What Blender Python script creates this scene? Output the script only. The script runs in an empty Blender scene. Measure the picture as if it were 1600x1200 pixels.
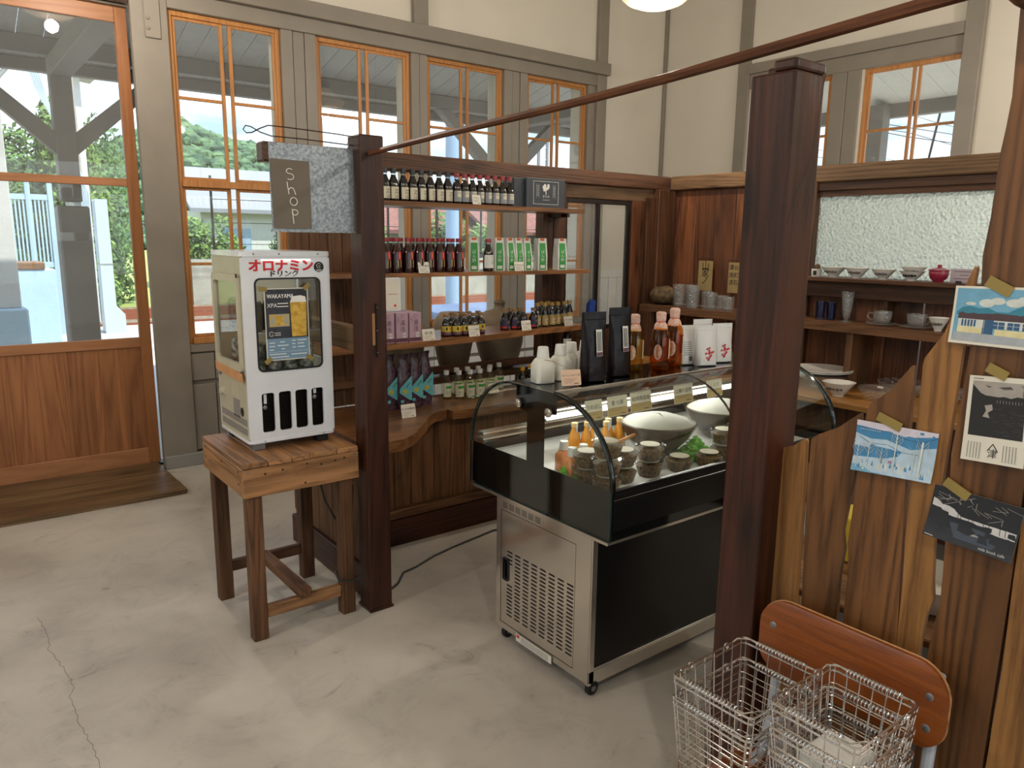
import bpy, bmesh, math, random
from math import sin, cos, pi, radians
from mathutils import Vector, Matrix
random.seed(7)
SC = bpy.context.scene
COL = SC.collection

# ------------------------------------------------------------------ camera
cam_d = bpy.data.cameras.new('camera'); cam = bpy.data.objects.new('camera', cam_d); COL.objects.link(cam)
pit, yaw, roll = 0.18946, 0.913305, 0.012159
F = Vector((cos(pit)*cos(yaw), cos(pit)*sin(yaw), -sin(pit)))
R0 = Vector((sin(yaw), -cos(yaw), 0)); U0 = R0.cross(F)
R = cos(roll)*R0 + sin(roll)*U0; U = -sin(roll)*R0 + cos(roll)*U0
m = Matrix((R, U, -F)).transposed().to_4x4(); m.translation = Vector((0, 0, 1.6))
cam.matrix_world = m
cam_d.sensor_fit = 'HORIZONTAL'; cam_d.sensor_width = 36; cam_d.lens = 36*1174.3/1600
cam_d.clip_start = 0.02; cam_d.clip_end = 1000
SC.camera = cam

# ------------------------------------------------------------------ world, sun, exposure
SC.view_settings.view_transform = 'Standard'; SC.view_settings.look = 'None'
SC.view_settings.gamma = 1; SC.view_settings.use_curve_mapping = False
SC.view_settings.exposure = 0.08
W = bpy.data.worlds.new('sky'); SC.world = W; W.use_nodes = True
wt = W.node_tree; wt.nodes.clear()
def N(t, ty, **k):
    n = t.nodes.new(ty)
    for a, b in k.items(): setattr(n, a, b)
    return n
def ramp(t, stops):
    n = t.nodes.new('ShaderNodeValToRGB'); cr = n.color_ramp
    while len(cr.elements) > 1: cr.elements.remove(cr.elements[-1])
    for i, (p, c) in enumerate(stops):
        e = cr.elements[0] if i == 0 else cr.elements.new(p)
        e.position = p; e.color = (c[0], c[1], c[2], 1)
    return n
tc = N(wt, 'ShaderNodeTexCoord'); sep = N(wt, 'ShaderNodeSeparateXYZ')
wt.links.new(tc.outputs['Generated'], sep.inputs[0])
sr = ramp(wt, [(0.0, (0.33, 0.42, 0.47)), (0.12, (0.27, 0.40, 0.50)), (0.3, (0.42, 0.64, 0.86)), (0.45, (0.20, 0.42, 0.78)), (1.0, (0.12, 0.3, 0.7))])
wt.links.new(sep.outputs[2], sr.inputs[0])
mp = N(wt, 'ShaderNodeMapping'); mp.inputs['Scale'].default_value = (2.2, 2.2, 7)
wt.links.new(tc.outputs['Generated'], mp.inputs[0])
nz = N(wt, 'ShaderNodeTexNoise'); nz.inputs['Scale'].default_value = 1.6; nz.inputs['Detail'].default_value = 8
wt.links.new(mp.outputs[0], nz.inputs['Vector'])
cr2 = ramp(wt, [(0.42, (0, 0, 0)), (0.64, (1, 1, 1))]); wt.links.new(nz.outputs[0], cr2.inputs[0])
mx = N(wt, 'ShaderNodeMixRGB'); mx.inputs[2].default_value = (0.95, 0.97, 1.0, 1)
wt.links.new(cr2.outputs[0], mx.inputs[0]); wt.links.new(sr.outputs[0], mx.inputs[1])
bg = N(wt, 'ShaderNodeBackground'); bg.inputs[1].default_value = 2.5
wt.links.new(mx.outputs[0], bg.inputs[0])
wo = N(wt, 'ShaderNodeOutputWorld'); wt.links.new(bg.outputs[0], wo.inputs[0])
sun_d = bpy.data.lights.new('sun', 'SUN'); sun_d.energy = 7; sun_d.angle = radians(0.6); sun_d.color = (1, 0.95, 0.86)
sun = bpy.data.objects.new('sun', sun_d); COL.objects.link(sun)
# sun high, beyond the roof, slightly to the left of the view
sun.rotation_euler = Vector((0.25, -0.45, 0.95)).to_track_quat('Z', 'Y').to_euler()

def portal(cx, cy, cz, w, h, rot):
    d = bpy.data.lights.new('daylight_portal', 'AREA'); d.shape = 'RECTANGLE'; d.size = w; d.size_y = h
    d.cycles.is_portal = True
    o = bpy.data.objects.new('daylight_portal', d); COL.objects.link(o); o.location = (cx, cy, cz); o.rotation_euler = rot
def lamp_point(x, y, z, e, r=0.045, col=(1, 0.92, 0.82)):
    d = bpy.data.lights.new('lamp_bulb_light', 'POINT'); d.energy = e; d.shadow_soft_size = r; d.color = col
    o = bpy.data.objects.new('lamp_bulb_light', d); COL.objects.link(o); o.location = (x, y, z)

# ------------------------------------------------------------------ materials
def srgb(h):
    h = h.lstrip('#'); v = [int(h[i:i+2], 16)/255 for i in (0, 2, 4)]
    return tuple(c/12.92 if c <= 0.04045 else ((c+0.055)/1.055)**2.4 for c in v)
MATS = {}
def base(name):
    M = bpy.data.materials.new(name); M.use_nodes = True; t = M.node_tree; t.nodes.clear()
    o = N(t, 'ShaderNodeOutputMaterial'); b = N(t, 'ShaderNodeBsdfPrincipled'); t.links.new(b.outputs[0], o.inputs[0])
    MATS[name] = M
    return M, t, b, o
def objvec(t, sc, rnd=True):
    tc = N(t, 'ShaderNodeTexCoord'); mp = N(t, 'ShaderNodeMapping'); mp.inputs['Scale'].default_value = sc
    if rnd:
        oi = N(t, 'ShaderNodeObjectInfo'); mu = N(t, 'ShaderNodeMath', operation='MULTIPLY'); mu.inputs[1].default_value = 37.0
        t.links.new(oi.outputs['Random'], mu.inputs[0]); ad = N(t, 'ShaderNodeVectorMath', operation='ADD')
        t.links.new(tc.outputs['Object'], ad.inputs[0]); t.links.new(mu.outputs[0], ad.inputs[1])
        t.links.new(ad.outputs[0], mp.inputs[0])
    else: t.links.new(tc.outputs['Object'], mp.inputs[0])
    return mp.outputs[0]
def plain(name, col, rough=0.5, metal=0.0, var=0.0, vs=6.0, bump=0.0, coat=0.0, col2=None, emit=0, spec=0.5, sheen=0):
    if isinstance(col, str): col = srgb(col)
    M, t, b, o = base(name)
    b.inputs['Roughness'].default_value = rough; b.inputs['Metallic'].default_value = metal
    b.inputs['Coat Weight'].default_value = coat; b.inputs['Specular IOR Level'].default_value = spec
    v = objvec(t, (vs, vs, vs)); n = N(t, 'ShaderNodeTexNoise'); n.inputs['Scale'].default_value = 1; n.inputs['Detail'].default_value = 6
    t.links.new(v, n.inputs['Vector'])
    c2 = srgb(col2) if col2 else tuple(c*(1-var) for c in col)
    r = ramp(t, [(0.35, c2), (0.65, col)]); t.links.new(n.outputs[0], r.inputs[0]); t.links.new(r.outputs[0], b.inputs['Base Color'])
    if bump:
        bp = N(t, 'ShaderNodeBump'); bp.inputs['Strength'].default_value = bump; bp.inputs['Distance'].default_value = 0.01
        t.links.new(n.outputs[0], bp.inputs['Height']); t.links.new(bp.outputs[0], b.inputs['Normal'])
    if emit:
        b.inputs['Emission Color'].default_value = (*col, 1); b.inputs['Emission Strength'].default_value = emit
    return M
def wood(name, c1, c2, axis='z', sc=1.0, rough=0.45, knots=True, grain=1.0, coat=0.0, blotch=0.55, oval=0.25):
    c1 = srgb(c1); c2 = srgb(c2)
    M, t, b, o = base(name)
    b.inputs['Roughness'].default_value = rough; b.inputs['Coat Weight'].default_value = coat; b.inputs['Coat Roughness'].default_value = 0.3; b.inputs['Specular IOR Level'].default_value = 0.3
    s = {'x': (0.9, 16, 16), 'y': (16, 0.9, 16), 'z': (16, 16, 0.9)}[axis]
    v = objvec(t, tuple(k*sc for k in s))
    big = N(t, 'ShaderNodeTexNoise'); big.inputs['Scale'].default_value = 0.28; big.inputs['Detail'].default_value = 2; t.links.new(v, big.inputs['Vector'])
    # ring pattern: warp a coordinate by low noise, then take a sine
    mul = N(t, 'ShaderNodeMath', operation='MULTIPLY'); mul.inputs[1].default_value = 120*grain; t.links.new(big.outputs[0], mul.inputs[0])
    fine = N(t, 'ShaderNodeTexNoise'); fine.inputs['Scale'].default_value = 5.5; fine.inputs['Detail'].default_value = 5; fine.inputs['Roughness'].default_value = 0.7; t.links.new(v, fine.inputs['Vector'])
    ad = N(t, 'ShaderNodeMath', operation='MULTIPLY_ADD'); ad.inputs[1].default_value = 3.0; t.links.new(fine.outputs[0], ad.inputs[0]); t.links.new(mul.outputs[0], ad.inputs[2])
    sn = N(t, 'ShaderNodeMath', operation='SINE'); t.links.new(ad.outputs[0], sn.inputs[0])
    h = N(t, 'ShaderNodeMath', operation='MULTIPLY_ADD'); h.inputs[1].default_value = 0.15; h.inputs[2].default_value = 0.5; t.links.new(sn.outputs[0], h.inputs[0])
    h2 = N(t, 'ShaderNodeMath', operation='MULTIPLY_ADD'); h2.inputs[1].default_value = 0.9; t.links.new(fine.outputs[0], h2.inputs[0])
    sb = N(t, 'ShaderNodeMath', operation='SUBTRACT'); sb.inputs[1].default_value = 0.45; t.links.new(h.outputs[0], sb.inputs[0]); t.links.new(sb.outputs[0], h2.inputs[2])
    r = ramp(t, [(0.15, c2), (0.5, tuple((a*0.7+b_*0.3) for a, b_ in zip(c1, c2))), (0.8, c1)]); t.links.new(h2.outputs[0], r.inputs[0])
    # blotches and tone per board
    v2 = objvec(t, {'x': (1.2, 5, 5), 'y': (5, 1.2, 5), 'z': (5, 5, 1.2)}[axis])
    bl = N(t, 'ShaderNodeTexNoise'); bl.inputs['Scale'].default_value = 1.0; bl.inputs['Detail'].default_value = 4; t.links.new(v2, bl.inputs['Vector'])
    rr = ramp(t, [(0.3, (blotch,)*3), (0.62, (1.0,)*3)]); t.links.new(bl.outputs[0], rr.inputs[0])
    m1 = N(t, 'ShaderNodeMixRGB', blend_type='MULTIPLY'); m1.inputs[0].default_value = 1; t.links.new(r.outputs[0], m1.inputs[1]); t.links.new(rr.outputs[0], m1.inputs[2])
    oi = N(t, 'ShaderNodeObjectInfo'); mr = N(t, 'ShaderNodeMapRange'); mr.inputs['To Min'].default_value = 1-oval; mr.inputs['To Max'].default_value = 1+oval
    t.links.new(oi.outputs['Random'], mr.inputs[0])
    m2 = N(t, 'ShaderNodeVectorMath', operation='SCALE'); t.links.new(m1.outputs[0], m2.inputs[0]); t.links.new(mr.outputs[0], m2.inputs['Scale'])
    last = m2.outputs[0]
    if knots:
        v3 = objvec(t, {'x': (1.6, 6, 6), 'y': (6, 1.6, 6), 'z': (6, 6, 1.6)}[axis])
        vo = N(t, 'ShaderNodeTexVoronoi'); vo.inputs['Scale'].default_value = 1.25; t.links.new(v3, vo.inputs['Vector'])
        kr = ramp(t, [(0.0, (0.10,)*3), (0.10, (0.32,)*3), (0.17, (0.75,)*3), (0.32, (1.0,)*3)]); t.links.new(vo.outputs['Distance'], kr.inputs[0])
        m3 = N(t, 'ShaderNodeMixRGB', blend_type='MULTIPLY'); m3.inputs[0].default_value = 0.85
        t.links.new(last, m3.inputs[1]); t.links.new(kr.outputs[0], m3.inputs[2]); last = m3.outputs[0]
    t.links.new(last, b.inputs['Base Color'])
    bp = N(t, 'ShaderNodeBump'); bp.inputs['Strength'].default_value = 0.25; bp.inputs['Distance'].default_value = 0.004
    t.links.new(h2.outputs[0], bp.inputs['Height']); t.links.new(bp.outputs[0], b.inputs['Normal'])
    return M
def glassy(name, tint=(1, 1, 1), refl=0.9, rough=0.0, dust_sparkle=0.0, bump=0.0, bscale=60, ior=1.45):
    M = bpy.data.materials.new(name); M.use_nodes = True; t = M.node_tree; t.nodes.clear(); MATS[name] = M
    o = N(t, 'ShaderNodeOutputMaterial'); tr = N(t, 'ShaderNodeBsdfTransparent'); tr.inputs[0].default_value = (*tint, 1)
    gl = N(t, 'ShaderNodeBsdfGlossy'); gl.inputs['Roughness'].default_value = rough
    fr = N(t, 'ShaderNodeLayerWeight'); fr.inputs[0].default_value = 0.5
    pw = N(t, 'ShaderNodeMath', operation='POWER'); pw.inputs[1].default_value = 4.0; t.links.new(fr.outputs['Facing'], pw.inputs[0])
    mu = N(t, 'ShaderNodeMath', operation='MULTIPLY_ADD'); mu.inputs[1].default_value = 0.75*min(1.2, refl); mu.inputs[2].default_value = 0.04*refl; t.links.new(pw.outputs[0], mu.inputs[0])
    mx = N(t, 'ShaderNodeMixShader'); t.links.new(mu.outputs[0], mx.inputs[0]); t.links.new(tr.outputs[0], mx.inputs[1]); t.links.new(gl.outputs[0], mx.inputs[2])
    out = mx.outputs[0]
    if bump:
        v = objvec(t, (bscale,)*3); n = N(t, 'ShaderNodeTexVoronoi', feature='SMOOTH_F1'); n.inputs['Scale'].default_value = 1; t.links.new(v, n.inputs['Vector'])
        bp = N(t, 'ShaderNodeBump'); bp.inputs['Strength'].default_value = bump; bp.inputs['Distance'].default_value = 0.01
        t.links.new(n.outputs['Distance'], bp.inputs['Height']); t.links.new(bp.outputs[0], gl.inputs['Normal']); t.links.new(bp.outputs[0], fr.inputs['Normal'])
    if dust_sparkle:
        df = N(t, 'ShaderNodeBsdfDiffuse'); df.inputs[0].default_value = (0.8, 0.8, 0.78, 1)
        v = objvec(t, (3, 3, 3)); n = N(t, 'ShaderNodeTexNoise'); n.inputs['Scale'].default_value = 40; n.inputs['Detail'].default_value = 8; t.links.new(v, n.inputs['Vector'])
        rr = ramp(t, [(0.35, (dust_sparkle*0.5,)*3), (0.75, (dust_sparkle*1.6,)*3)]); t.links.new(n.outputs[0], rr.inputs[0])
        m2 = N(t, 'ShaderNodeMixShader'); t.links.new(rr.outputs[0], m2.inputs[0]); t.links.new(out, m2.inputs[1]); t.links.new(df.outputs[0], m2.inputs[2]); out = m2.outputs[0]
    t.links.new(out, o.inputs[0])
    return M

# timber
for ax in 'xyz':
    wood('old_brown_'+ax, '#7a5436', '#3f2716', ax, rough=0.5)
    wood('dark_brown_'+ax, '#5c3c27', '#2e1b10', ax, rough=0.42)
    wood('dark_red_'+ax, '#482415', '#1b0c06', ax, rough=0.4, coat=0.06, blotch=0.55)
    wood('orange_wood_'+ax, '#b98048', '#9a6434', ax, rough=0.4, knots=False, blotch=0.85, oval=0.08)
    wood('stool_wood_'+ax, '#b08055', '#5c3d24', ax, rough=0.45, sc=1.0, blotch=0.6)
    wood('leg_wood_'+ax, '#6d4a30', '#33200f', ax, rough=0.55, sc=1.3)
wood('grey_beam_x', '#73573c', '#3b2a1b', 'x', rough=0.6, sc=1.2); wood('grey_beam_y', '#7c5f42', '#43301e', 'y', rough=0.6, sc=1.2)
wood('red_plank_z', '#7c4c2f', '#40220f', 'z', rough=0.42, coat=0.15)
wood('picket_light', '#a3733f', '#5c3a1d', 'z', rough=0.45, coat=0.04, blotch=0.5, oval=0.1)
wood('picket_wood', '#80552f', '#3c2412', 'z', rough=0.45, coat=0.04, blotch=0.45, oval=0.28)
wood('cedar_panel', '#a06a42', '#7a4a2c', 'z', rough=0.38, knots=False, oval=0.14, blotch=0.8, sc=0.8)
wood('cedar_frame_x', '#ae7850', '#93623f', 'x', rough=0.38, knots=False, oval=0.05, blotch=0.9, sc=0.8)
wood('cedar_frame_z', '#a06a40', '#85522e', 'z', rough=0.38, knots=False, oval=0.05, blotch=0.9, sc=0.8)
wood('threshold_wood', '#7d6243', '#4f3a25', 'x', rough=0.4, oval=0.12, sc=0.8)
wood('honey_wood', '#c08a4c', '#8c5a2c', 'y', rough=0.35, knots=False)
wood('live_edge_x', '#9c6a40', '#5e3a20', 'x', rough=0.35, coat=0.2, knots=False)
wood('ply_wood', '#8e4a15', '#6c3410', 'y', rough=0.3, coat=0.3, knots=False, sc=1.6, blotch=0.8, oval=0.05)
wood('rod_wood', '#7a4b30', '#4a2a1a', 'y', rough=0.45, knots=False)
# walls, paint
plain('plaster', '#c9c1b2', 0.85, var=0.04, vs=3, bump=0.05)
plain('trim_paint', '#80776a', 0.5, var=0.10, vs=5, bump=0.06)
plain('white_board', '#c9c7c3', 0.5, var=0.06, vs=4)
plain('ceiling_paint', '#d0c8b8', 0.8)
# stainless / metals
plain('stainless', '#d8d0c6', 0.15, 0.9, var=0.1, vs=2)
plain('chrome', '#dcdad8', 0.16, 1.0)
plain('dark_iron', '#2a2320', 0.45, 0.7)
plain('wire_iron', '#3a2c26', 0.5, 0.8)
plain('screw_steel', '#8f8f92', 0.35, 0.9)
plain('galvanised', '#a3abb1', 0.45, 0.55, vs=95, col2='#767e85')
plain('black_gloss', '#050606', 0.08, spec=0.6)
plain('black_panel', '#040404', 0.28)
plain('black_plastic', '#0c0c0d', 0.4)
plain('teal_edge', '#0d2e2b', 0.08, coat=0.8)
plain('rubber', '#0b0b0c', 0.6)
plain('white_enamel', '#dcdde0', 0.25, coat=0.4, var=0.04, vs=8)
plain('cream_enamel', '#b9b096', 0.4, var=0.12, vs=7)
plain('white_plastic', '#d9d7cf', 0.4)
plain('frost_plastic', '#d3d0c4', 0.45)
plain('grey_paint', '#85817b', 0.4)
plain('grey_tube', '#a9adb4', 0.35)
plain('paper', '#d9d3c4', 0.7, var=0.03)
plain('pink_paper', '#d9b79c', 0.7)
plain('kraft_paper', '#9b8355', 0.7, var=0.15, vs=20)
plain('lilac_paper', '#a998a0', 0.7)
plain('ink', '#16120f', 0.6); plain('ink_grey', '#5a5650', 0.6); plain('ink_red', '#c4202a', 0.5); plain('ink_white', '#e6e4de', 0.6)
plain('sign_brown', '#6a6154', 0.65)
plain('tape_yellow', '#8f7a3c', 0.5, var=0.1, vs=30)
plain('tape_orange', '#c98d5c', 0.6, var=0.15, vs=30)
plain('soy', '#0d0706', 0.06, coat=0.6); plain('soy_red', '#2b0b0a', 0.07, coat=0.6)
plain('cap_red', '#8e1420', 0.3, coat=0.4); plain('cap_black', '#0c0b0c', 0.3, coat=0.3)
plain('cap_gold', '#a88440', 0.35, 0.3); plain('cap_brown', '#8a6a45', 0.4); plain('cap_white', '#d6d4cc', 0.4); plain('cap_yellow', '#c99a20', 0.35)
plain('lab_cream', '#cfc7b0', 0.6); plain('lab_grey', '#8d9094', 0.6); plain('lab_yellow', '#c2ad3a', 0.6); plain('lab_green', '#2f8f3a', 0.5)
plain('lab_white', '#d8d8d2', 0.6); plain('lab_dark', '#2c2b40', 0.5); plain('lab_gold', '#b59a62', 0.5); plain('lab_orange', '#c8602a', 0.5)
plain('box_navy', '#333a42', 0.55, var=0.05); plain('box_pink', '#b394a2', 0.5); plain('box_pink_dark', '#5a2f44', 0.5)
plain('bag_purple', '#2e1c26', 0.2, vs=70, col2='#55384a', coat=0.4)
plain('bag_dark', '#120708', 0.3, coat=0.15, bump=0.35, vs=22, spec=.2)
plain('cyan_print', '#5fa9ae', 0.5); plain('yellow_print', '#c9b02c', 0.5)
plain('clay', '#917d63', 0.55, var=0.22, vs=6, bump=0.15)
plain('porcelain', '#ddd9d0', 0.18, coat=0.5); plain('porcelain_red', '#8a1f38', 0.2, coat=0.5)
plain('stone', '#6d5839', 0.85, col2='#42331f', vs=30, bump=0.5)
plain('rope', '#a99c7a', 0.8, vs=60, col2='#6d6247')
plain('cable_black', '#2b2823', 0.5)
plain('cloth_pink', '#c79a8a', 0.8, vs=90, col2='#e0c0b0')
plain('leaf_bright', '#86d048', 0.5, col2='#4f9a2c', vs=20)
plain('food_brown', '#7d5c2e', 0.6, vs=120, col2='#2c2010', bump=0.5)
plain('orange_liquid', '#dd8f58', 0.15, coat=0.5)
plain('gold_liquid', '#d08a1a', 0.15, coat=0.5)
plain('cork', '#cbb27c', 0.7)
plain('clay_bowl', '#3a2419', 0.4, coat=0.1)
plain('parchment', '#a8a698', 0.6)
plain('deck_white', '#eceeea', 0.3, coat=0.2)
plain('led_tube', (1, 1, 0.96), 0.5, emit=3.2)
plain('lamp_glass', (1.0, 0.70, 0.42), 0.3, emit=.8)
plain('bulb_glow', (1.0, 0.66, 0.30), 0.3, emit=6)
plain('can_silver', '#b0aca2', 0.35, 0.5, vs=60, col2='#2c3b34')
plain('can_dark', '#57503f', 0.4, 0.4, vs=50, col2='#2b241c')
# outside
plain('platform', '#b8b4a8', 0.9, var=0.12, vs=1.0); plain('ballast', '#8f8069', 0.95, vs=9, col2='#4f4638', bump=0.6)
plain('rust', '#8a4a2c', 0.7); plain('concrete_out', '#a6a394', 0.9, var=0.2, vs=2); plain('canopy_board', '#a3a29d', 0.7, var=0.1)
plain('canopy_beam', '#6f6c68', 0.7, var=0.12, vs=3); plain('post_concrete', '#7e7a74', 0.85, var=0.1, vs=4)
plain('rail_blue', '#9fb9c4', 0.5); plain('box_blue', '#a8c6d6', 0.5, var=0.05); plain('duct_grey', '#b9c6cc', 0.5)
plain('house_white', '#c9cbc8', 0.8, var=0.05); plain('roof_red', '#8b5a4c', 0.8, vs=6, col2='#6a4a44'); plain('roof_grey', '#8b8f93', 0.8)
plain('foliage', '#7d9c4a', 0.8, col2='#3a5a24', vs=1.6); plain('foliage_dark', '#648a42', 0.8, col2='#2c4a1c', vs=1.6)
plain('bark', '#5a4a3a', 0.9); plain('grass', '#7d9a45', 0.9, col2='#a39a5a', vs=3); plain('tarp_blue', '#5a6f8f', 0.5, var=0.3, vs=6, bump=0.4)
plain('steel_blue', '#8aa5bd', 0.6)
plain('hill_green', '#66855c', 0.95, col2='#2f4b3c', vs=0.35)
# glass
glassy('pane_glass', (0.97, 0.985, 0.98), 0.9, dust_sparkle=0.05)
glassy('case_glass', (0.97, 0.99, 0.98), 0.65)
glassy('cup_glass', (0.965, 0.975, 0.97), 2.2, rough=0.03, dust_sparkle=0.06, bump=0.6, bscale=90)  # pale diffuse speckle here stands in for the sparkle of cut glass
glassy('clear_plastic', (0.97, 0.98, 0.97), 0.7, rough=0.05)
glassy('neck_glass', (0.75, 0.78, 0.76), 1.6)
glassy('blue_glass', (0.55, 0.62, 0.82), 1.4)
glassy('juice_amber', (0.95, 0.66, 0.30), .9); glassy('juice_yellow', (0.95, 0.86, 0.50), .9); glassy('pale_liquid', (0.94, 0.94, 0.80), 1.2)
# rippled translucent window glass
M = bpy.data.materials.new('rippled_glass'); M.use_nodes = True; MATS['rippled_glass'] = M; t = M.node_tree; t.nodes.clear()
o_ = N(t, 'ShaderNodeOutputMaterial'); tl = N(t, 'ShaderNodeBsdfTranslucent'); tl.inputs[0].default_value = (0.92, 1, 0.96, 1)
gl = N(t, 'ShaderNodeBsdfGlossy'); gl.inputs['Roughness'].default_value = 0.15
v = objvec(t, (55, 55, 55), False); vo = N(t, 'ShaderNodeTexVoronoi', feature='SMOOTH_F1'); vo.inputs['Scale'].default_value = 1.3; t.links.new(v, vo.inputs['Vector'])
bp = N(t, 'ShaderNodeBump'); bp.inputs['Strength'].default_value = 1.0; bp.inputs['Distance'].default_value = 0.05
t.links.new(vo.outputs['Distance'], bp.inputs['Height']); t.links.new(bp.outputs[0], tl.inputs['Normal']); t.links.new(bp.outputs[0], gl.inputs['Normal'])
mx = N(t, 'ShaderNodeMixShader'); mx.inputs[0].default_value = 0.05; t.links.new(tl.outputs[0], mx.inputs[1]); t.links.new(gl.outputs[0], mx.inputs[2])
tr_ = N(t, 'ShaderNodeBsdfRefraction'); tr_.inputs['Roughness'].default_value = 0.30; tr_.inputs['IOR'].default_value = 1.18; t.links.new(bp.outputs[0], tr_.inputs['Normal'])
mx2 = N(t, 'ShaderNodeMixShader'); mx2.inputs[0].default_value = 0.25; t.links.new(mx.outputs[0], mx2.inputs[1]); t.links.new(tr_.outputs[0], mx2.inputs[2]); t.links.new(mx2.outputs[0], o_.inputs[0])
# concrete floor: trowelled, cracked, scuffed
M, t, b, o_ = base('floor_concrete')
v = objvec(t, (1, 1, 1), False)
n1 = N(t, 'ShaderNodeTexNoise'); n1.inputs['Scale'].default_value = 1.3; n1.inputs['Detail'].default_value = 8; t.links.new(v, n1.inputs['Vector'])
r1 = ramp(t, [(0.3, srgb('#9c948a')), (0.5, srgb('#b9b1a5')), (0.72, srgb('#c8c0b4'))]); t.links.new(n1.outputs[0], r1.inputs[0])
n2 = N(t, 'ShaderNodeTexNoise'); n2.inputs['Scale'].default_value = 5; n2.inputs['Detail'].default_value = 10; n2.inputs['Roughness'].default_value = 0.75; n2.inputs['Distortion'].default_value = 1.2; t.links.new(v, n2.inputs['Vector'])
r2 = ramp(t, [(0.30, (0.50,)*3), (0.385, (0.90,)*3), (0.5, (1.0,)*3), (0.7, (1.04,)*3)]); t.links.new(n2.outputs[0], r2.inputs[0])
mm = N(t, 'ShaderNodeMixRGB', blend_type='MULTIPLY'); mm.inputs[0].default_value = 1; t.links.new(r1.outputs[0], mm.inputs[1]); t.links.new(r2.outputs[0], mm.inputs[2])
t.links.new(mm.outputs[0], b.inputs['Base Color'])
rr = ramp(t, [(0.3, (0.34,)*3), (0.7, (0.5,)*3)]); t.links.new(n1.outputs[0], rr.inputs[0]); t.links.new(rr.outputs[0], b.inputs['Roughness'])
bp = N(t, 'ShaderNodeBump'); bp.inputs['Strength'].default_value = 0.12; bp.inputs['Distance'].default_value = 0.01; t.links.new(n2.outputs[0], bp.inputs['Height']); t.links.new(bp.outputs[0], b.inputs['Normal'])

# ------------------------------------------------------------------ mesh builder
FONT = {}
def font_mesh(s):
    if s not in FONT:
        cu = bpy.data.curves.new('lettering', 'FONT'); cu.body = s; cu.size = 1; cu.resolution_u = 2; cu.align_x = 'CENTER'; cu.align_y = 'CENTER'
        o = bpy.data.objects.new('lettering', cu); COL.objects.link(o)
        me = bpy.data.meshes.new_from_object(o.evaluated_get(bpy.context.evaluated_depsgraph_get()))
        FONT[s] = ([tuple(v.co) for v in me.vertices], [tuple(p.vertices) for p in me.polygons])
        bpy.data.objects.remove(o); bpy.data.curves.remove(cu); bpy.data.meshes.remove(me)
    return FONT[s]
def plate_mesh(outer, holes, th):
    cu = bpy.data.curves.new('outline', 'CURVE'); cu.dimensions = '2D'; cu.fill_mode = 'BOTH'; cu.extrude = th/2
    for pts in [outer]+holes:
        sp = cu.splines.new('POLY'); sp.points.add(len(pts)-1); sp.use_cyclic_u = True
        for p, q in zip(sp.points, pts): p.co = (q[0], q[1], 0, 1)
    o = bpy.data.objects.new('outline', cu); COL.objects.link(o)
    me = bpy.data.meshes.new_from_object(o.evaluated_get(bpy.context.evaluated_depsgraph_get()))
    r = ([tuple(v.co) for v in me.vertices], [tuple(p.vertices) for p in me.polygons])
    bpy.data.objects.remove(o); bpy.data.curves.remove(cu); bpy.data.meshes.remove(me)
    return r
def rrect(x0, x1, y0, y1, r, n=5):
    p = []
    for cx, cy, a in ((x1-r, y1-r, 0), (x0+r, y1-r, 90), (x0+r, y0+r, 180), (x1-r, y0+r, 270)):
        for i in range(n+1):
            t = radians(a+90*i/n); p.append((cx+r*cos(t), cy+r*sin(t)))
    return p
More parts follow.
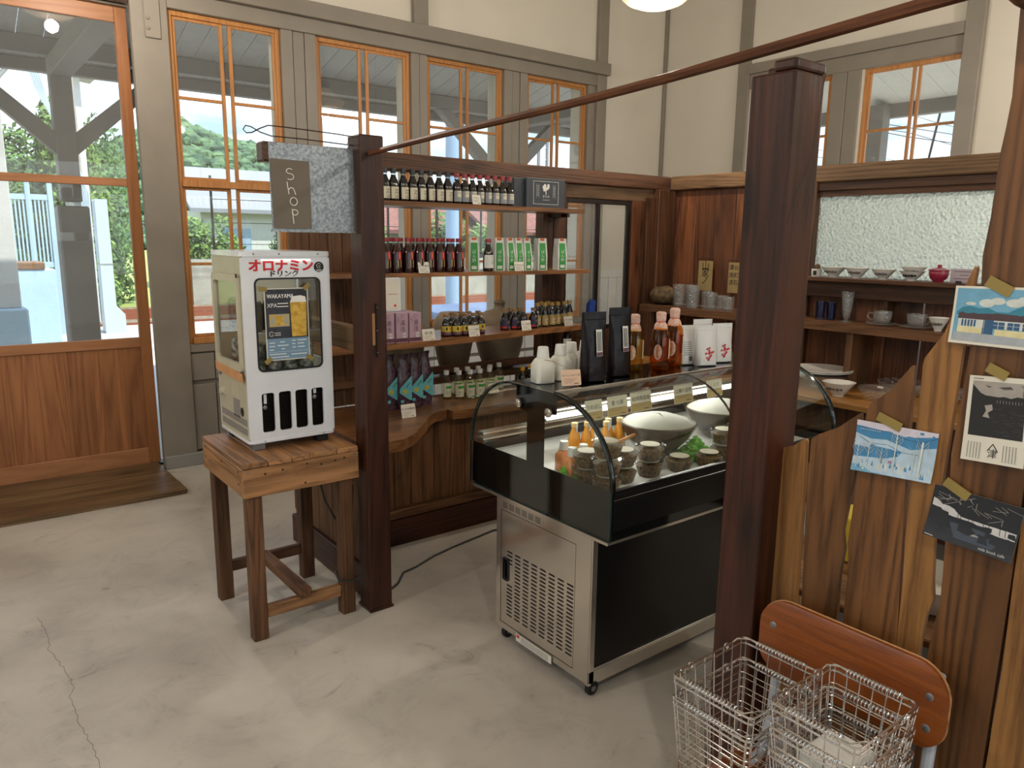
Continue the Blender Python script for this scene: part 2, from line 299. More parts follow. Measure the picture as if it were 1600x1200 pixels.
class MB:
    def __init__(s): s.v = []; s.f = []; s.m = []
    def add(s, vs, fs, m=0):
        k = len(s.v); s.v += [tuple(p) for p in vs]; s.f += [tuple(i+k for i in f) for f in fs]; s.m += [m]*len(fs); return s
    def box(s, x0, x1, y0, y1, z0, z1, m=0, rot=None, about=None):
        vs = [(x, y, z) for x in (x0, x1) for y in (y0, y1) for z in (z0, z1)]
        if rot:
            c = Vector(about or ((x0+x1)/2, (y0+y1)/2, (z0+z1)/2)); vs = [c+rot@(Vector(p)-c) for p in vs]
        return s.add(vs, [(0, 1, 3, 2), (4, 6, 7, 5), (0, 4, 5, 1), (2, 3, 7, 6), (0, 2, 6, 4), (1, 5, 7, 3)], m)
    def prism(s, pts, a, b, axis='z', m=0, mside=None):
        f = {'x': lambda p, h: (h, p[0], p[1]), 'y': lambda p, h: (p[0], h, p[1]), 'z': lambda p, h: (p[0], p[1], h)}[axis]
        n = len(pts); vs = [f(p, a) for p in pts]+[f(p, b) for p in pts]
        s.add(vs, [tuple(range(n))[::-1], tuple(range(n, 2*n))], m)
        s.add(vs, [(i, (i+1) % n, n+(i+1) % n, n+i) for i in range(n)], m if mside is None else mside)
        return s
    def lathe(s, prof, c=(0, 0, 0), seg=20, m=0, a0=0, a1=360, cap=True, ax=1, ay=1):
        full = abs(a1-a0) >= 360; n = seg if full else seg+1; vs = []
        for r, z in prof:
            for i in range(n):
                t = radians(a0+(a1-a0)*i/seg); vs.append((c[0]+r*cos(t)*ax, c[1]+r*sin(t)*ay, c[2]+z))
        fs = []
        for j in range(len(prof)-1):
            for i in range(n if full else n-1):
                i2 = (i+1) % n; fs.append((j*n+i, j*n+i2, (j+1)*n+i2, (j+1)*n+i))
        if cap and full:
            if prof[0][0] > 1e-5: fs.append(tuple(range(n))[::-1])
            if prof[-1][0] > 1e-5: fs.append(tuple(range((len(prof)-1)*n, len(prof)*n)))
        return s.add(vs, fs, m)
    def loft(s, rings, c=(0, 0, 0), seg=20, m=0, jit=0):
        vs = []
        for z, rx, ry, e in rings:
            for i in range(seg):
                t = 2*pi*i/seg; cx, sy = cos(t), sin(t)
                x = math.copysign(abs(cx)**(2/e), cx)*rx; y = math.copysign(abs(sy)**(2/e), sy)*ry
                if jit: x += random.uniform(-jit, jit); y += random.uniform(-jit, jit)
                vs.append((c[0]+x, c[1]+y, c[2]+z))
        n = seg; fs = [(j*n+i, j*n+(i+1) % n, (j+1)*n+(i+1) % n, (j+1)*n+i) for j in range(len(rings)-1) for i in range(n)]
        fs += [tuple(range(n))[::-1], tuple(range((len(rings)-1)*n, len(rings)*n))]
        return s.add(vs, fs, m)
    def tube(s, path, r, seg=6, m=0, closed=False):
        P = [Vector(p) for p in path]; n = len(P); vs = []; up = None
        for i, p in enumerate(P):
            a = P[i-1] if (i > 0 or closed) else p; b_ = P[(i+1) % n] if (i < n-1 or closed) else p
            d = (b_-a).normalized()
            if up is None: up = Vector((0, 0, 1)) if abs(d.z) < 0.9 else Vector((1, 0, 0))
            x = up-d*up.dot(d)
            if x.length < 1e-4: x = d.orthogonal()
            x.normalize(); y = d.cross(x); up = x
            rr = r[i] if isinstance(r, (list, tuple)) else r
            for k in range(seg):
                t = 2*pi*k/seg; vs.append(p+(x*cos(t)+y*sin(t))*rr)
        fs = [(i*seg+k, i*seg+(k+1) % seg, ((i+1) % n)*seg+(k+1) % seg, ((i+1) % n)*seg+k) for i in range(n if closed else n-1) for k in range(seg)]
        if not closed: fs += [tuple(range(seg))[::-1], tuple(range((n-1)*seg, n*seg))]
        return s.add(vs, fs, m)
    def ball(s, c, r, m=0, u=10, w=7, sc=(1, 1, 1)):
        pr = [(r*sin(pi*i/w), -r*cos(pi*i/w)) for i in range(w+1)]
        vs = []
        for rr, z in pr:
            for k in range(u): vs.append((c[0]+rr*cos(2*pi*k/u)*sc[0], c[1]+rr*sin(2*pi*k/u)*sc[1], c[2]+z*sc[2]))
        return s.add(vs, [(j*u+k, j*u+(k+1) % u, (j+1)*u+(k+1) % u, (j+1)*u+k) for j in range(w) for k in range(u)], m)
    def text(s, st, size, x, z, y=0.0, m=0, vert=False, wrap=None, tilt=0, sx=1):
        # letters in the x/z plane facing -y; wrap = radius of a bottle standing at the origin
        items = [(ch, x, z-i*size*1.05) for i, ch in enumerate(st)] if vert else [(st, x, z)]
        for ch, cx, cz in items:
            vs, fs = font_mesh(ch); out = []
            for a, b_, _ in vs:
                px, pz = a*size*sx, b_*size
                if tilt: px, pz = px*cos(tilt)-pz*sin(tilt), px*sin(tilt)+pz*cos(tilt)
                px += cx; pz += cz-(0 if vert or True else 0)
                if wrap: out.append((wrap*sin(px/wrap), -wrap*cos(px/wrap), pz))
                else: out.append((px, y, pz))
            s.add(out, fs, m)
        return s
    def plate(s, outer, holes, th, pos=0.0, axis='y', m=0):
        vs, fs = plate_mesh(outer, holes, th)
        f = {'y': lambda p: (p[0], pos-p[2], p[1]), 'x': lambda p: (pos-p[2], p[0], p[1]), 'z': lambda p: (p[0], p[1], pos+p[2])}[axis]
        return s.add([f(p) for p in vs], fs, m)
    def xf(s, M_): s.v = [tuple(M_ @ Vector(p)) for p in s.v]; return s
    def mesh(s, name, mats, off=Vector((0, 0, 0)), smooth=0.6, fix=True):
        me = bpy.data.meshes.new(name)
        me.from_pydata([(p[0]-off[0], p[1]-off[1], p[2]-off[2]) for p in s.v], [], s.f)
        for k in mats: me.materials.append(MATS[k])
        me.polygons.foreach_set('material_index', s.m)
        if fix:
            bm = bmesh.new(); bm.from_mesh(me); bmesh.ops.recalc_face_normals(bm, faces=bm.faces); bm.to_mesh(me); bm.free()
        if smooth:
            me.polygons.foreach_set('use_smooth', [True]*len(me.polygons)); me.set_sharp_from_angle(angle=smooth)
        me.update()
        return me
    def build(s, name, mats, parent=None, smooth=0.6, bevel=0, fix=True, seg=1):
        if isinstance(mats, str): mats = [mats]
        off = Vector((0, 0, 0)); q = parent
        while q is not None: off += q.location; q = q.parent
        o = bpy.data.objects.new(name, s.mesh(name, mats, off, smooth, fix)); COL.objects.link(o)
        if parent is not None: o.parent = parent
        if bevel:
            bv = o.modifiers.new('bevel', 'BEVEL'); bv.width = bevel; bv.segments = seg; bv.limit_method = 'ANGLE'
        return o
def box(*a, **k): return MB().box(*a, **k)
def tag(o, label=None, cat=None, group=None, kind=None):
    if label: o['label'] = label
    if cat: o['category'] = cat
    if group: o['group'] = group
    if kind: o['kind'] = kind
    return o
def thing(name, label, cat, loc=(0, 0, 0), rz=0, group=None):
    o = bpy.data.objects.new(name, None); COL.objects.link(o); o.location = loc; o.empty_display_size = 0.05
    tag(o, label, cat, group); o.rotation_euler[2] = rz
    return o
def dup(root, loc, rz=0, label=None, group=None, rot=None):
    r = root.copy(); COL.objects.link(r); r.location = loc; r.rotation_euler = rot or (0, 0, rz)
    if label: r['label'] = label
    if group: r['group'] = group
    for ch in list(root.children):
        c = ch.copy(); COL.objects.link(c); c.parent = r
        for g in list(ch.children):
            d = g.copy(); COL.objects.link(d); d.parent = c
    return r
def struct(o, label=None): o['kind'] = 'structure'; return tag(o, label)
ORD = ['first', 'second', 'third', 'fourth', 'fifth', 'sixth', 'seventh', 'eighth', 'ninth', 'tenth', 'eleventh', 'twelfth']
# ================================================================== SETTING
YA = 5.45; XB = 6.13; ZC = 4.4
struct(box(-3.2, 6.13, -3.5, 5.75, -0.12, 0.0).build('floor', 'floor_concrete', smooth=0), 'scuffed pale concrete floor')
struct(box(-3.3, 6.3, -3.6, 5.75, ZC, ZC+0.1).build('ceiling', 'ceiling_paint', smooth=0))
ck_ = [(0.216, 3.553), (0.229, 3.411), (0.232, 3.316), (0.218, 3.236), (0.238, 3.109), (0.256, 2.989), (0.257, 2.888), (0.239, 2.829), (0.242, 2.736), (0.238, 2.653), (0.249, 2.563), (0.26, 2.458), (0.255, 2.352), (.25, 2.2)]
CRK = []
for (x0, y0), (x1, y1) in zip(ck_, ck_[1:]):
    for k in range(5): CRK.append((x0+(x1-x0)*k/5+random.uniform(-.005, .005), y0+(y1-y0)*k/5))
MB().prism([(x-.0009, y) for x, y in CRK]+[(x+.0006, y) for x, y in CRK[::-1]], 0.0, .0004).build('hairline_crack', 'ink_grey', bpy.data.objects['floor'], smooth=0)
wl = MB()
WIN = [(1.39, 2.13), (2.39, 3.175), (3.325, 4.09), (4.35, 5.075)]
ZW0, ZW1 = 0.86, 3.03
# left (window) wall: masonry between and around the openings
wl.box(-3.3, 6.3, 5.53, 5.70, 3.03, ZC)
wl.box(-3.3, -0.35, 5.53, 5.70, 0, 3.03)
wl.box(1.21, 1.39, 5.50, 5.70, 0, 3.03)
wl.box(1.39, 6.3, 5.53, 5.70, 0, 0.86)
for a, b_ in ((2.13, 2.39), (3.175, 3.325), (4.09, 4.35), (5.075, 6.3)): wl.box(a, b_, 5.53, 5.70, 0.86, 3.03)
struct(wl.build('wall_left', 'plaster', smooth=0), 'plastered wall with four tall timber windows')
struct(box(5.29, 6.13, 5.46, 5.53, 0, ZC).build('wall_left_end', 'plaster', smooth=0))
struct(box(-3.2, 5.29, 5.47, 5.53, 3.2, ZC).build('wall_left_top', 'plaster', smooth=0))
trims = [('pilaster beside door', (1.165, 1.385, 5.445, 5.50, 0, 3.13)),
         ('head beam', (-1, 5.30, 5.39, 5.47, 3.13, 3.235)), ('head trim', (1.385, 5.18, 5.44, 5.56, 3.03, 3.13)),
         ('head trim over door', (-1, 1.165, 5.44, 5.56, 3.03, 3.13)),
         ('upper batten', (3.19, 3.318, 5.42, 5.47, 3.235, ZC)), ('upper batten at corner', (5.165, 5.285, 5.42, 5.47, 3.235, ZC)),
         ('corner post', (5.165, 5.285, 5.425, 5.56, 0, 3.13)), ('apron', (1.385, 5.165, 5.47, 5.55, 0.80, 0.86)),
         ('skirting', (1.17, 5.2, 5.43, 5.47, 0, 0.09)), ('corner bead', (6.09, 6.128, 5.43, 5.46, 0, ZC))]
for i, (lab, b_) in enumerate(trims):
    struct(box(*b_).build('trim_%d' % (i+1), 'grey_paint' if lab == 'skirting' else 'trim_paint', smooth=0, bevel=0.004), 'grey-beige painted '+lab)
# boards that fill the space between the windows
n = 20
for a, b_ in ((2.13, 2.39), (3.175, 3.325), (4.09, 4.35), (5.075, 5.165)):
    k = 3 if b_-a > 0.2 else (2 if b_-a > 0.12 else 1)
    w = (b_-a)/k
    r_ = struct(box(a+0.001, b_-0.001, 5.49, 5.54, 0.86, 3.03).build('trim_%d' % n, 'trim_paint', smooth=0)); n += 1
    for i in range(k):
        box(a+i*w+0.002, a+(i+1)*w-0.002, 5.455+0.006*(i % 2), 5.49, 0.86, 3.03).build('board', 'trim_paint', r_, smooth=0, bevel=0.002)
# recessed panels below the windows
r_ = struct(box(1.385, 5.165, 5.50, 5.54, 0.09, 0.80).build('wall_left_wainscot', 'trim_paint', smooth=0))
x = 1.39
while x < 5.1:
    box(x, x+0.16, 5.475, 5.50, 0.60, 0.79).build('panel', 'trim_paint' if x < 2 else 'white_board', r_, smooth=0, bevel=0.004)
    box(x, x+0.16, 5.475, 5.50, 0.10, 0.57).build('panel', 'trim_paint' if x < 2 else 'white_board', r_, smooth=0, bevel=0.004); x += 0.166
r_ = struct(box(5.29, 6.11, 5.435, 5.458, 1.24, 1.32).build('wall_left_dado_cap', 'white_board', smooth=0, bevel=0.004))
x = 5.295
while x < 6.05:
    box(x, x+0.113, 5.44, 5.458, 0.02, 1.24).build('board', 'white_board', r_, smooth=0, bevel=0.003); x += 0.118

def window(num, x0, x1, label):
    fr = MB(); y0, y1 = 5.485, 5.535
    fr.box(x0, x0+0.028, y0, y1, ZW0, ZW1).box(x1-0.028, x1, y0, y1, ZW0, ZW1).box(x0+0.028, x1-0.028, y0, y1, ZW1-0.03, ZW1).box(x0+0.028, x1-0.028, y0-0.02, y1, ZW0, ZW0+0.045)
    fr.box(x0+0.028, x1-0.028, y0-0.012, y1, 1.925, 1.972)
    w = fr.build('window_%d' % num, 'orange_wood_z', smooth=0, bevel=0.003); struct(w, label)
    xm = (x0+x1)/2
    for zb, zt, zbar in ((ZW0+0.045, 1.925, 1.41), (1.972, ZW1-0.03, 2.50)):
        for a, b_, yy, gap in ((x0+0.028, xm-0.018, 5.515, 0), (xm+0.018, x1-0.028, 5.505, 1)):
            s_ = MB(); t_ = 0.022
            # meeting stile of each leaf is set in from the middle so daylight shows between the pair
            s_.box(a, a+t_, yy-0.012, yy+0.012, zb, zt).box(b_-t_, b_, yy-0.012, yy+0.012, zb, zt)
            s_.box(a+t_, b_-t_, yy-0.012, yy+0.012, zt-0.018, zt).box(a+t_, b_-t_, yy-0.012, yy+0.012, zb, zb+0.02)
            s_.box(a+t_, b_-t_, yy-0.01, yy+0.01, zbar-0.010, zbar+0.010)
            so = s_.build('sash', 'orange_wood_z', w, smooth=0, bevel=0.002)
            for z0, z1 in ((zb+0.02, zbar-0.01), (zbar+0.01, zt-0.018)):
                box(a+t_, b_-t_, yy-0.0015, yy+0.0015, z0, z1).build('pane', 'pane_glass', so, smooth=0)
        box(xm-0.018, xm+0.018, 5.5185, 5.5215, zb, zt).build('pane', 'pane_glass', w, smooth=0)
    return w
for i, (a, b_) in enumerate(WIN): window(i+1, a, b_, ['timber sash window nearest the sliding door', 'timber sash window behind the shop sign', 'timber sash window seen above the bottle shelves', 'timber sash window nearest the room corner'][i])

# sliding door and its pilaster plate
dr = MB(); xa, xb = -0.32, 1.174
dr.box(1.103, xb, 5.60, 5.64, 0.02, 3.02).box(xa, xa+0.085, 5.60, 5.64, 0.02, 3.02)
d_ = dr.build('door_1', 'cedar_frame_z', smooth=0, bevel=0.003); struct(d_, 'cedar sliding door with glazed top and boarded bottom')
for z0, z1 in ((2.925, 3.02), (1.915, 1.965), (0.847, 0.913), (0.02, 0.135)):
    box(xa+0.085, 1.103, 5.602, 5.638, z0, z1).build('rail', 'cedar_frame_x', d_, smooth=0, bevel=0.003)
for z0, z1 in ((1.965, 2.925), (0.913, 1.915)): box(xa+0.085, 1.103, 5.618, 5.622, z0, z1).build('pane', 'pane_glass', d_, smooth=0)
ed = [xa+0.085, -0.09, 0.03, 0.19, 0.33, 0.41, 0.485, 0.614, 0.66, 0.80, 0.84, 0.935, 0.98, 1.103]
for a, b_ in zip(ed, ed[1:]): box(a, b_, 5.612+random.uniform(-.001, .001), 5.63, 0.135, 0.847).build('board', 'cedar_panel', d_, smooth=0, bevel=0.0015)
struct(box(-0.6, 1.22, 5.56, 5.70, 3.02, 3.05).build('trim_31', 'trim_paint', smooth=0))
struct(box(-0.6, 1.20, 5.585, 5.70, -0.02, 0.016).build('door_1_track', 'dark_iron', smooth=0))
pl = thing('post_bracket', 'grey painted steel bracket plate with bolts high on the door pilaster', 'bracket', (1.29, 5.44, 2.87))
box(1.243, 1.338, 5.432, 5.4455, 2.83, 3.125).build('plate', 'trim_paint', pl, bevel=0.004)
for z in (2.885, 2.945): MB().lathe([(0.0, 0), (0.011, 0), (0.011, 0.008), (0.006, 0.012), (0, 0.012)], seg=8).xf(Matrix.Translation((1.262, 5.432, z)) @ Matrix.Rotation(pi/2, 4, 'X')).build('bolt', 'trim_paint', pl)
# threshold boards let into the floor
th = struct(box(-1.0, 1.15, 4.835, 5.58, 0.001, 0.012).build('threshold', 'threshold_wood', smooth=0), 'worn wooden threshold boards in front of the sliding door')
for a, b_ in ((4.835, 5.07), (5.075, 5.31), (5.315, 5.58)):
    MB().prism([(-1.0, a), (1.155-(a-4.835)*0.02, a), (1.16-(b_-4.835)*0.02, b_), (-1.0, b_)], 0.012, 0.028).build('board', 'threshold_wood', th, smooth=0, bevel=0.004)

# back wall (right half of the picture)
wb = MB()
BW = [(2.553, 3.366, ZW0, 2.98), (3.63, 4.44, ZW0, 2.98), (-0.3, 1.0, 0.6, 2.22), (1.1, 2.45, 0.6, 2.22)]  # last two openings are unseen, sized to brighten the rippled glass
wb.box(XB, XB+0.15, -3.5, 5.53, 2.98, ZC).box(XB, XB+0.15, 2.45, 5.53, 0, 0.86).box(XB, XB+0.15, -3.5, 2.45, 0, 0.6)
wb.box(XB, XB+0.15, 4.44, 5.53, 0.86, 2.98).box(XB, XB+0.15, 3.366, 3.63, 0.86, 2.98)
wb.box(XB, XB+0.15, -3.5, 2.553, 2.22, 2.98).box(XB, XB+0.15, 2.45, 2.553, 0.86, 2.22).box(XB, XB+0.15, 1.0, 1.1, 0.6, 2.22).box(XB, XB+0.15, -3.5, -0.3, 0.6, 2.22)
struct(wb.build('wall_back', 'plaster', smooth=0), 'plastered back wall with windows behind the partition')
for i, b_ in enumerate([(XB-.03, XB, 4.432, 4.557, 0, ZC), (XB-.05, XB, 2.484, 2.612, 0, ZC), (XB-.045, XB, 2.612, 4.432, 3.10, 3.185), (XB-.02, XB, 2.612, 4.432, 2.98, 3.10),
                        (XB-.02, XB, 3.376, 3.49, .86, 2.98), (XB-.025, XB, 3.493, 3.62, .86, 2.98), (XB-.02, XB, 2.50, 4.5, 0, 0.8)]):
    struct(box(*b_).build('trim_%d' % (40+i), 'trim_paint', smooth=0, bevel=0.003))
for i, (ya, yb, za, zb) in enumerate(BW):
    fr = MB(); xx = XB+0.03
    fr.box(xx, xx+.04, ya, ya+.03, za, zb).box(xx, xx+.04, yb-.03, yb, za, zb).box(xx, xx+.04, ya+.03, yb-.03, zb-.035, zb).box(xx, xx+.04, ya+.03, yb-.03, za, za+.04)
    w = struct(fr.build('window_%d' % (5+i), 'orange_wood_z', smooth=0, bevel=0.003), ['timber window high on the back wall right of the big post', 'timber window in the back wall just behind the big post', 'unseen low window behind the partition, added to brighten the rippled glass', 'unseen low window, sized to light the rippled glass from behind'][i])
    ym = (ya+yb)/2
    for a, b_ in ((ya+.03, ym-.012), (ym+.012, yb-.03)):
        s_ = MB(); t_ = .02; x0, x1 = xx+.008, xx+.03
        s_.box(x0, x1, a, a+t_, za+.04, zb-.035).box(x0, x1, b_-t_, b_, za+.04, zb-.035)
        zz = [za+.04, 1.41, 1.925, 2.5, zb-.035] if zb > 2.5 else [za+.04, 1.41, zb-.035]
        for k, z in enumerate(zz[1:-1]): s_.box(x0, x1, a+t_, b_-t_, z-.01, z+.01)
        so = s_.build('sash', 'orange_wood_z', w, smooth=0)
        for z0, z1 in zip(zz, zz[1:]): box(xx+.018, xx+.021, a+t_, b_-t_, z0+.01, z1-.01).build('pane', 'pane_glass', so, smooth=0)
# walls behind the camera, unseen window bands added for fill daylight
wn = MB(); wn.box(-3.35, -3.2, -3.5, 5.75, 0, 0.9).box(-3.35, -3.2, -3.5, 5.75, 2.7, ZC).box(-3.35, -3.2, 4.4, 5.75, .9, 2.7).box(-3.35, -3.2, -3.5, -2.2, .9, 2.7)
struct(wn.build('wall_near', 'plaster', smooth=0))
wr = MB(); wr.box(-3.35, 6.3, -3.65, -3.5, 0, 0.8).box(-3.35, 6.3, -3.65, -3.5, 2.8, ZC).box(-3.35, -2.2, -3.65, -3.5, .8, 2.8).box(5.0, 6.3, -3.65, -3.5, .8, 2.8)
struct(wr.build('wall_right', 'plaster', smooth=0))
for nm, bx_, bars in (('window_9', (-3.29, -3.26, -2.2, 4.4, .9, 2.7), 'y'), ('window_10', (-2.2, 5.0, -3.59, -3.56, .8, 2.8), 'x')):
    f_ = MB(); x0, x1, y0, y1, z0, z1 = bx_
    for k in range(9):
        t_ = k/8
        if bars == 'y': yy = y0+(y1-y0)*t_; f_.box(x0, x1, yy-.02, yy+.02, z0, z1)
        else: xx = x0+(x1-x0)*t_; f_.box(xx-.02, xx+.02, y0, y1, z0, z1)
    w = struct(f_.build(nm, 'orange_wood_z', smooth=0))
    box((x0+x1)/2-.001 if bars == 'y' else x0, (x0+x1)/2+.001 if bars == 'y' else x1, y0 if bars == 'y' else (y0+y1)/2-.001, y1 if bars == 'y' else (y0+y1)/2+.001, z0, z1).build('pane', 'pane_glass', w, smooth=0)
portal(2.4, 5.72, 1.9, 5.8, 2.3, (-pi/2, 0, 0))
portal(XB+0.2, 2.3, 1.9, 2.2, 4.4, (0, pi/2, 0))
portal(-3.4, 1.1, 1.8, 1.8, 6.6, (0, -pi/2, 0))
portal(1.4, -3.7, 1.8, 7.2, 2.0, (pi/2, 0, 0))

# ================================================================== PENDANT LAMPS
def pendant(x, y, z, label, r=0.2, e=60):
    t_ = thing('pendant_lamp', label, 'lamp', (x, y, z), group='milk glass pendant lamps')
    pr = [(0.0, 0.0), (0.10, 0.006), (0.165, 0.03), (0.195, 0.055), (0.2, 0.075), (0.19, 0.085), (0.15, 0.11), (0.10, 0.16), (0.06, 0.19), (0.05, 0.21)]
    MB().lathe([(a*r/0.2, b_*r/0.2) for a, b_ in pr], (x, y, z), 28, cap=False).build('shade', 'lamp_glass', t_, smooth=1)
    MB().lathe([(0.052, 0.20), (0.055, 0.25), (0.03, 0.28), (0.0, 0.28)], (x, y, z), 16).build('fitter', 'dark_iron', t_)
    MB().tube([(x, y, z+0.27), (x, y, ZC)], 0.006).build('cord', 'dark_iron', t_)
    lamp_point(x, y, z-0.055, e)
# ================================================================== OUTSIDE
struct(box(-30, 60, 5.75, 15.9, -0.3, -0.1).build('station_platform', 'platform', smooth=0))
struct(box(6.28, 60, -30, 5.75, -0.3, -0.1).build('yard_ground', 'platform', smooth=0))
struct(box(-60, 6.28, -40, -3.65, -0.3, -0.1).build('street_ground', 'platform', smooth=0))
struct(box(-60, -3.35, -3.65, 5.75, -0.3, -0.1).build('side_ground', 'platform', smooth=0))
struct(box(-80, 120, 15.9, 24, -0.9, -0.45).build('track_bed', 'ballast', smooth=0))
struct(box(-200, 400, 24, 320, -1.6, -0.5).build('far_ground', 'grass', smooth=0))
for i, y in enumerate((17.2, 18.27, 20.6, 21.67)):
    tag(MB().box(-60, 90, y-.035, y+.035, -.45, -.30).box(-60, 90, y-.06, y+.06, -.45, -.42).build('rail_track', 'rust', smooth=0), 'rusty rail running along the track bed, number %s counted from the platform' % ORD[i], 'rail', 'railway rails')
sl = MB()
for k in range(90): sl.box(-12+k*0.62, -11.76+k*0.62, 17.3, 18.2, -.46, -.425)
tag(sl.build('sleepers', 'concrete_out', smooth=0), 'sleepers under the nearer track', 'sleepers', kind='stuff')
# canopy over the platform
cp = thing('platform_canopy', 'grey boarded canopy over the station platform outside the windows', 'canopy', (4, 8.6, 3.2))
def cz(y): return 3.98-0.26*(y-5.72)
bd = MB(); L = 3.0; w = 0.205
sh = None
for k in range(69):
    x0 = -3.2+k*0.212
    if sh is None:
        mb = MB(); mb.add([(0, 0, 0), (w, 0, 0), (w, L, -0.26*L), (0, L, -0.26*L), (0, 0, 0.02), (w, 0, 0.02), (w, L, 0.02-0.26*L), (0, L, 0.02-0.26*L)], [(0, 1, 2, 3), (7, 6, 5, 4), (0, 4, 5, 1), (1, 5, 6, 2), (2, 6, 7, 3), (3, 7, 4, 0)])
        sh = mb.mesh('board', ['canopy_board'], smooth=0)
    o = bpy.data.objects.new('board', sh); COL.objects.link(o); o.parent = cp; o.location = Vector((x0, 5.72, cz(5.72)))-cp.location
box(-3.3, 11.4, 5.71, 8.8, 4.02, 4.06).build('roof_sheet', 'roof_grey', cp, smooth=0)
for y, h, z in ((8.25, 0.15, None), (8.68, 0.11, None), (6.9, 0.12, None)):
    zt = cz(y)-0.002
    box(-3.3, 11.4, y-.05, y+.05, zt-h, zt).build('beam', 'canopy_beam', cp, smooth=0, bevel=.006)
box(-3.3, 11.4, 8.74, 8.77, cz(8.74)-.06, cz(8.74)+.10).build('fascia', 'canopy_beam', cp, smooth=0)
def ypost(x, label):
    p = thing('canopy_post', label, 'post', (x, 8.25, -0.1), group='platform canopy posts')
    box(x-.085, x+.085, 8.165, 8.335, 1.9, cz(8.25)-.16).build('shaft', 'canopy_beam', p, smooth=0, bevel=.008)
    box(x-.13, x+.13, 8.12, 8.38, -.1, 1.86).build('concrete_jacket', 'post_concrete', p, smooth=0, bevel=.015)
    for s in (-1, 1):
        MB().prism([(x+s*.06, 2.30), (x+s*.06, 2.50), (x+s*.82, 3.16), (x+s*1.0, 3.16)], 8.19, 8.31, 'y').build('brace', 'canopy_beam', p, smooth=0, bevel=.006)
    box(x-.09, x+.09, 5.9, 8.2, 3.0, 3.16).build('tie_beam', 'canopy_beam', p, smooth=0, bevel=.006)
ypost(1.13, 'grey canopy post with two braces seen through the sliding door'); ypost(6.15, 'grey canopy post with two braces seen through the third window'); ypost(-3.0, 'canopy post left of the door')
l_ = thing('platform_lamp', 'glowing round bulb lamp hanging under the platform canopy', 'lamp', (5.6, 7.3, 2.75))
MB().ball((5.6, 7.3, 2.75), .065, u=14, w=10).build('globe', 'bulb_glow', l_, smooth=1); MB().lathe([(.03, .055), (.03, .1), (.012, .12), (.012, .55)], (5.6, 7.3, 2.75), 10).build('stem', 'dark_iron', l_)
# things beyond the platform seen through the door
t_ = thing('utility_pole', 'thick grey concrete utility pole with cables behind the canopy post', 'pole', (2.33, 15.5, -.1))
MB().lathe([(.17, 0), (.15, 2.6), (.13, 7)], (2.20, 15.6, -.1), 16).build('shaft', 'concrete_out', t_)
for k in range(5):
    MB().tube([(1.5-.04*k, 15.3, 5.6), (1.85-.03*k, 15.3, 4.0), (2.05+.03*k, 15.3, 3.0), (2.26+.03*k, 15.35, 2.3), (2.36, 15.4, -.1)], .016, 5).build('cable', 'duct_grey', t_)
t_ = thing('cable_duct', 'pale grey square cable duct with wide foot beyond the platform post', 'duct', (2.85, 14.9, -.1))
MB().prism([(2.37, -.1), (2.70, -.1), (2.70, .22), (2.57, .38), (2.56, 2.2), (2.37, 2.2)], 14.75, 15.05, 'y').build('casing', 'duct_grey', t_, smooth=0, bevel=.02)
box(2.36, 2.57, 14.74, 15.06, 1.10, 1.115).build('joint', 'concrete_out', t_, smooth=0)
t_ = thing('blue_cabinet', 'pale blue metal cabinet standing on the platform', 'cabinet', (.9, 13, -.1))
box(.88, 1.49, 12.95, 13.6, -.1, 1.10).build('body', 'box_blue', t_, smooth=0, bevel=.02); box(.90, 1.36, 12.93, 13.6, 1.10, 1.20).build('lid', 'stool_wood_x', t_, smooth=0, bevel=.01)
t_ = thing('sunlit_column', 'white sunlit column at the left edge outside the door', 'column', (.35, 10.3, -.1))
box(.20, .80, 10.1, 10.5, .78, 4.2).build('shaft', 'house_white', t_, smooth=0, bevel=.01); box(.10, .85, 10.0, 10.6, -.1, .78).build('plinth', 'box_blue', t_, smooth=0, bevel=.02)
t_ = thing('blue_railing', 'pale blue metal railing gate beyond the platform', 'railing', (1.2, 15, -.1))
for z in (1.05, 2.16): box(1.12, 1.74, 15.0, 15.06, z, z+.09).build('rail', 'rail_blue', t_, smooth=0)
for k in range(10): box(1.18+k*.056, 1.205+k*.056, 15.01, 15.05, 1.14, 2.16).build('bar', 'rail_blue', t_, smooth=0)
for x in (1.08, 1.40, 1.72): box(x, x+.07, 14.98, 15.08, -.1, 2.5).build('gate_post', 'rail_blue', t_, smooth=0)
t_ = thing('opposite_shelter', 'pale roof shelter of the platform beyond the left window', 'shelter', (0, 20, -.4))
MB().prism([(-3, 5.7), (3.4, 5.0), (3.4, 5.2), (-3, 6.0)], 19.5, 20.4, 'y').build('roof', 'house_white', t_, smooth=0)
for x in (-2.5, .5, 2.9): box(x, x+.2, 19.8, 20.0, -.4, 5.1).build('post', 'house_white', t_, smooth=0)
for x in (-2.4, .6): MB().tube([(x, 19.9, 3.6), (x+1.2, 19.9, 5.1)], .05, 6).build('strut', 'house_white', t_)
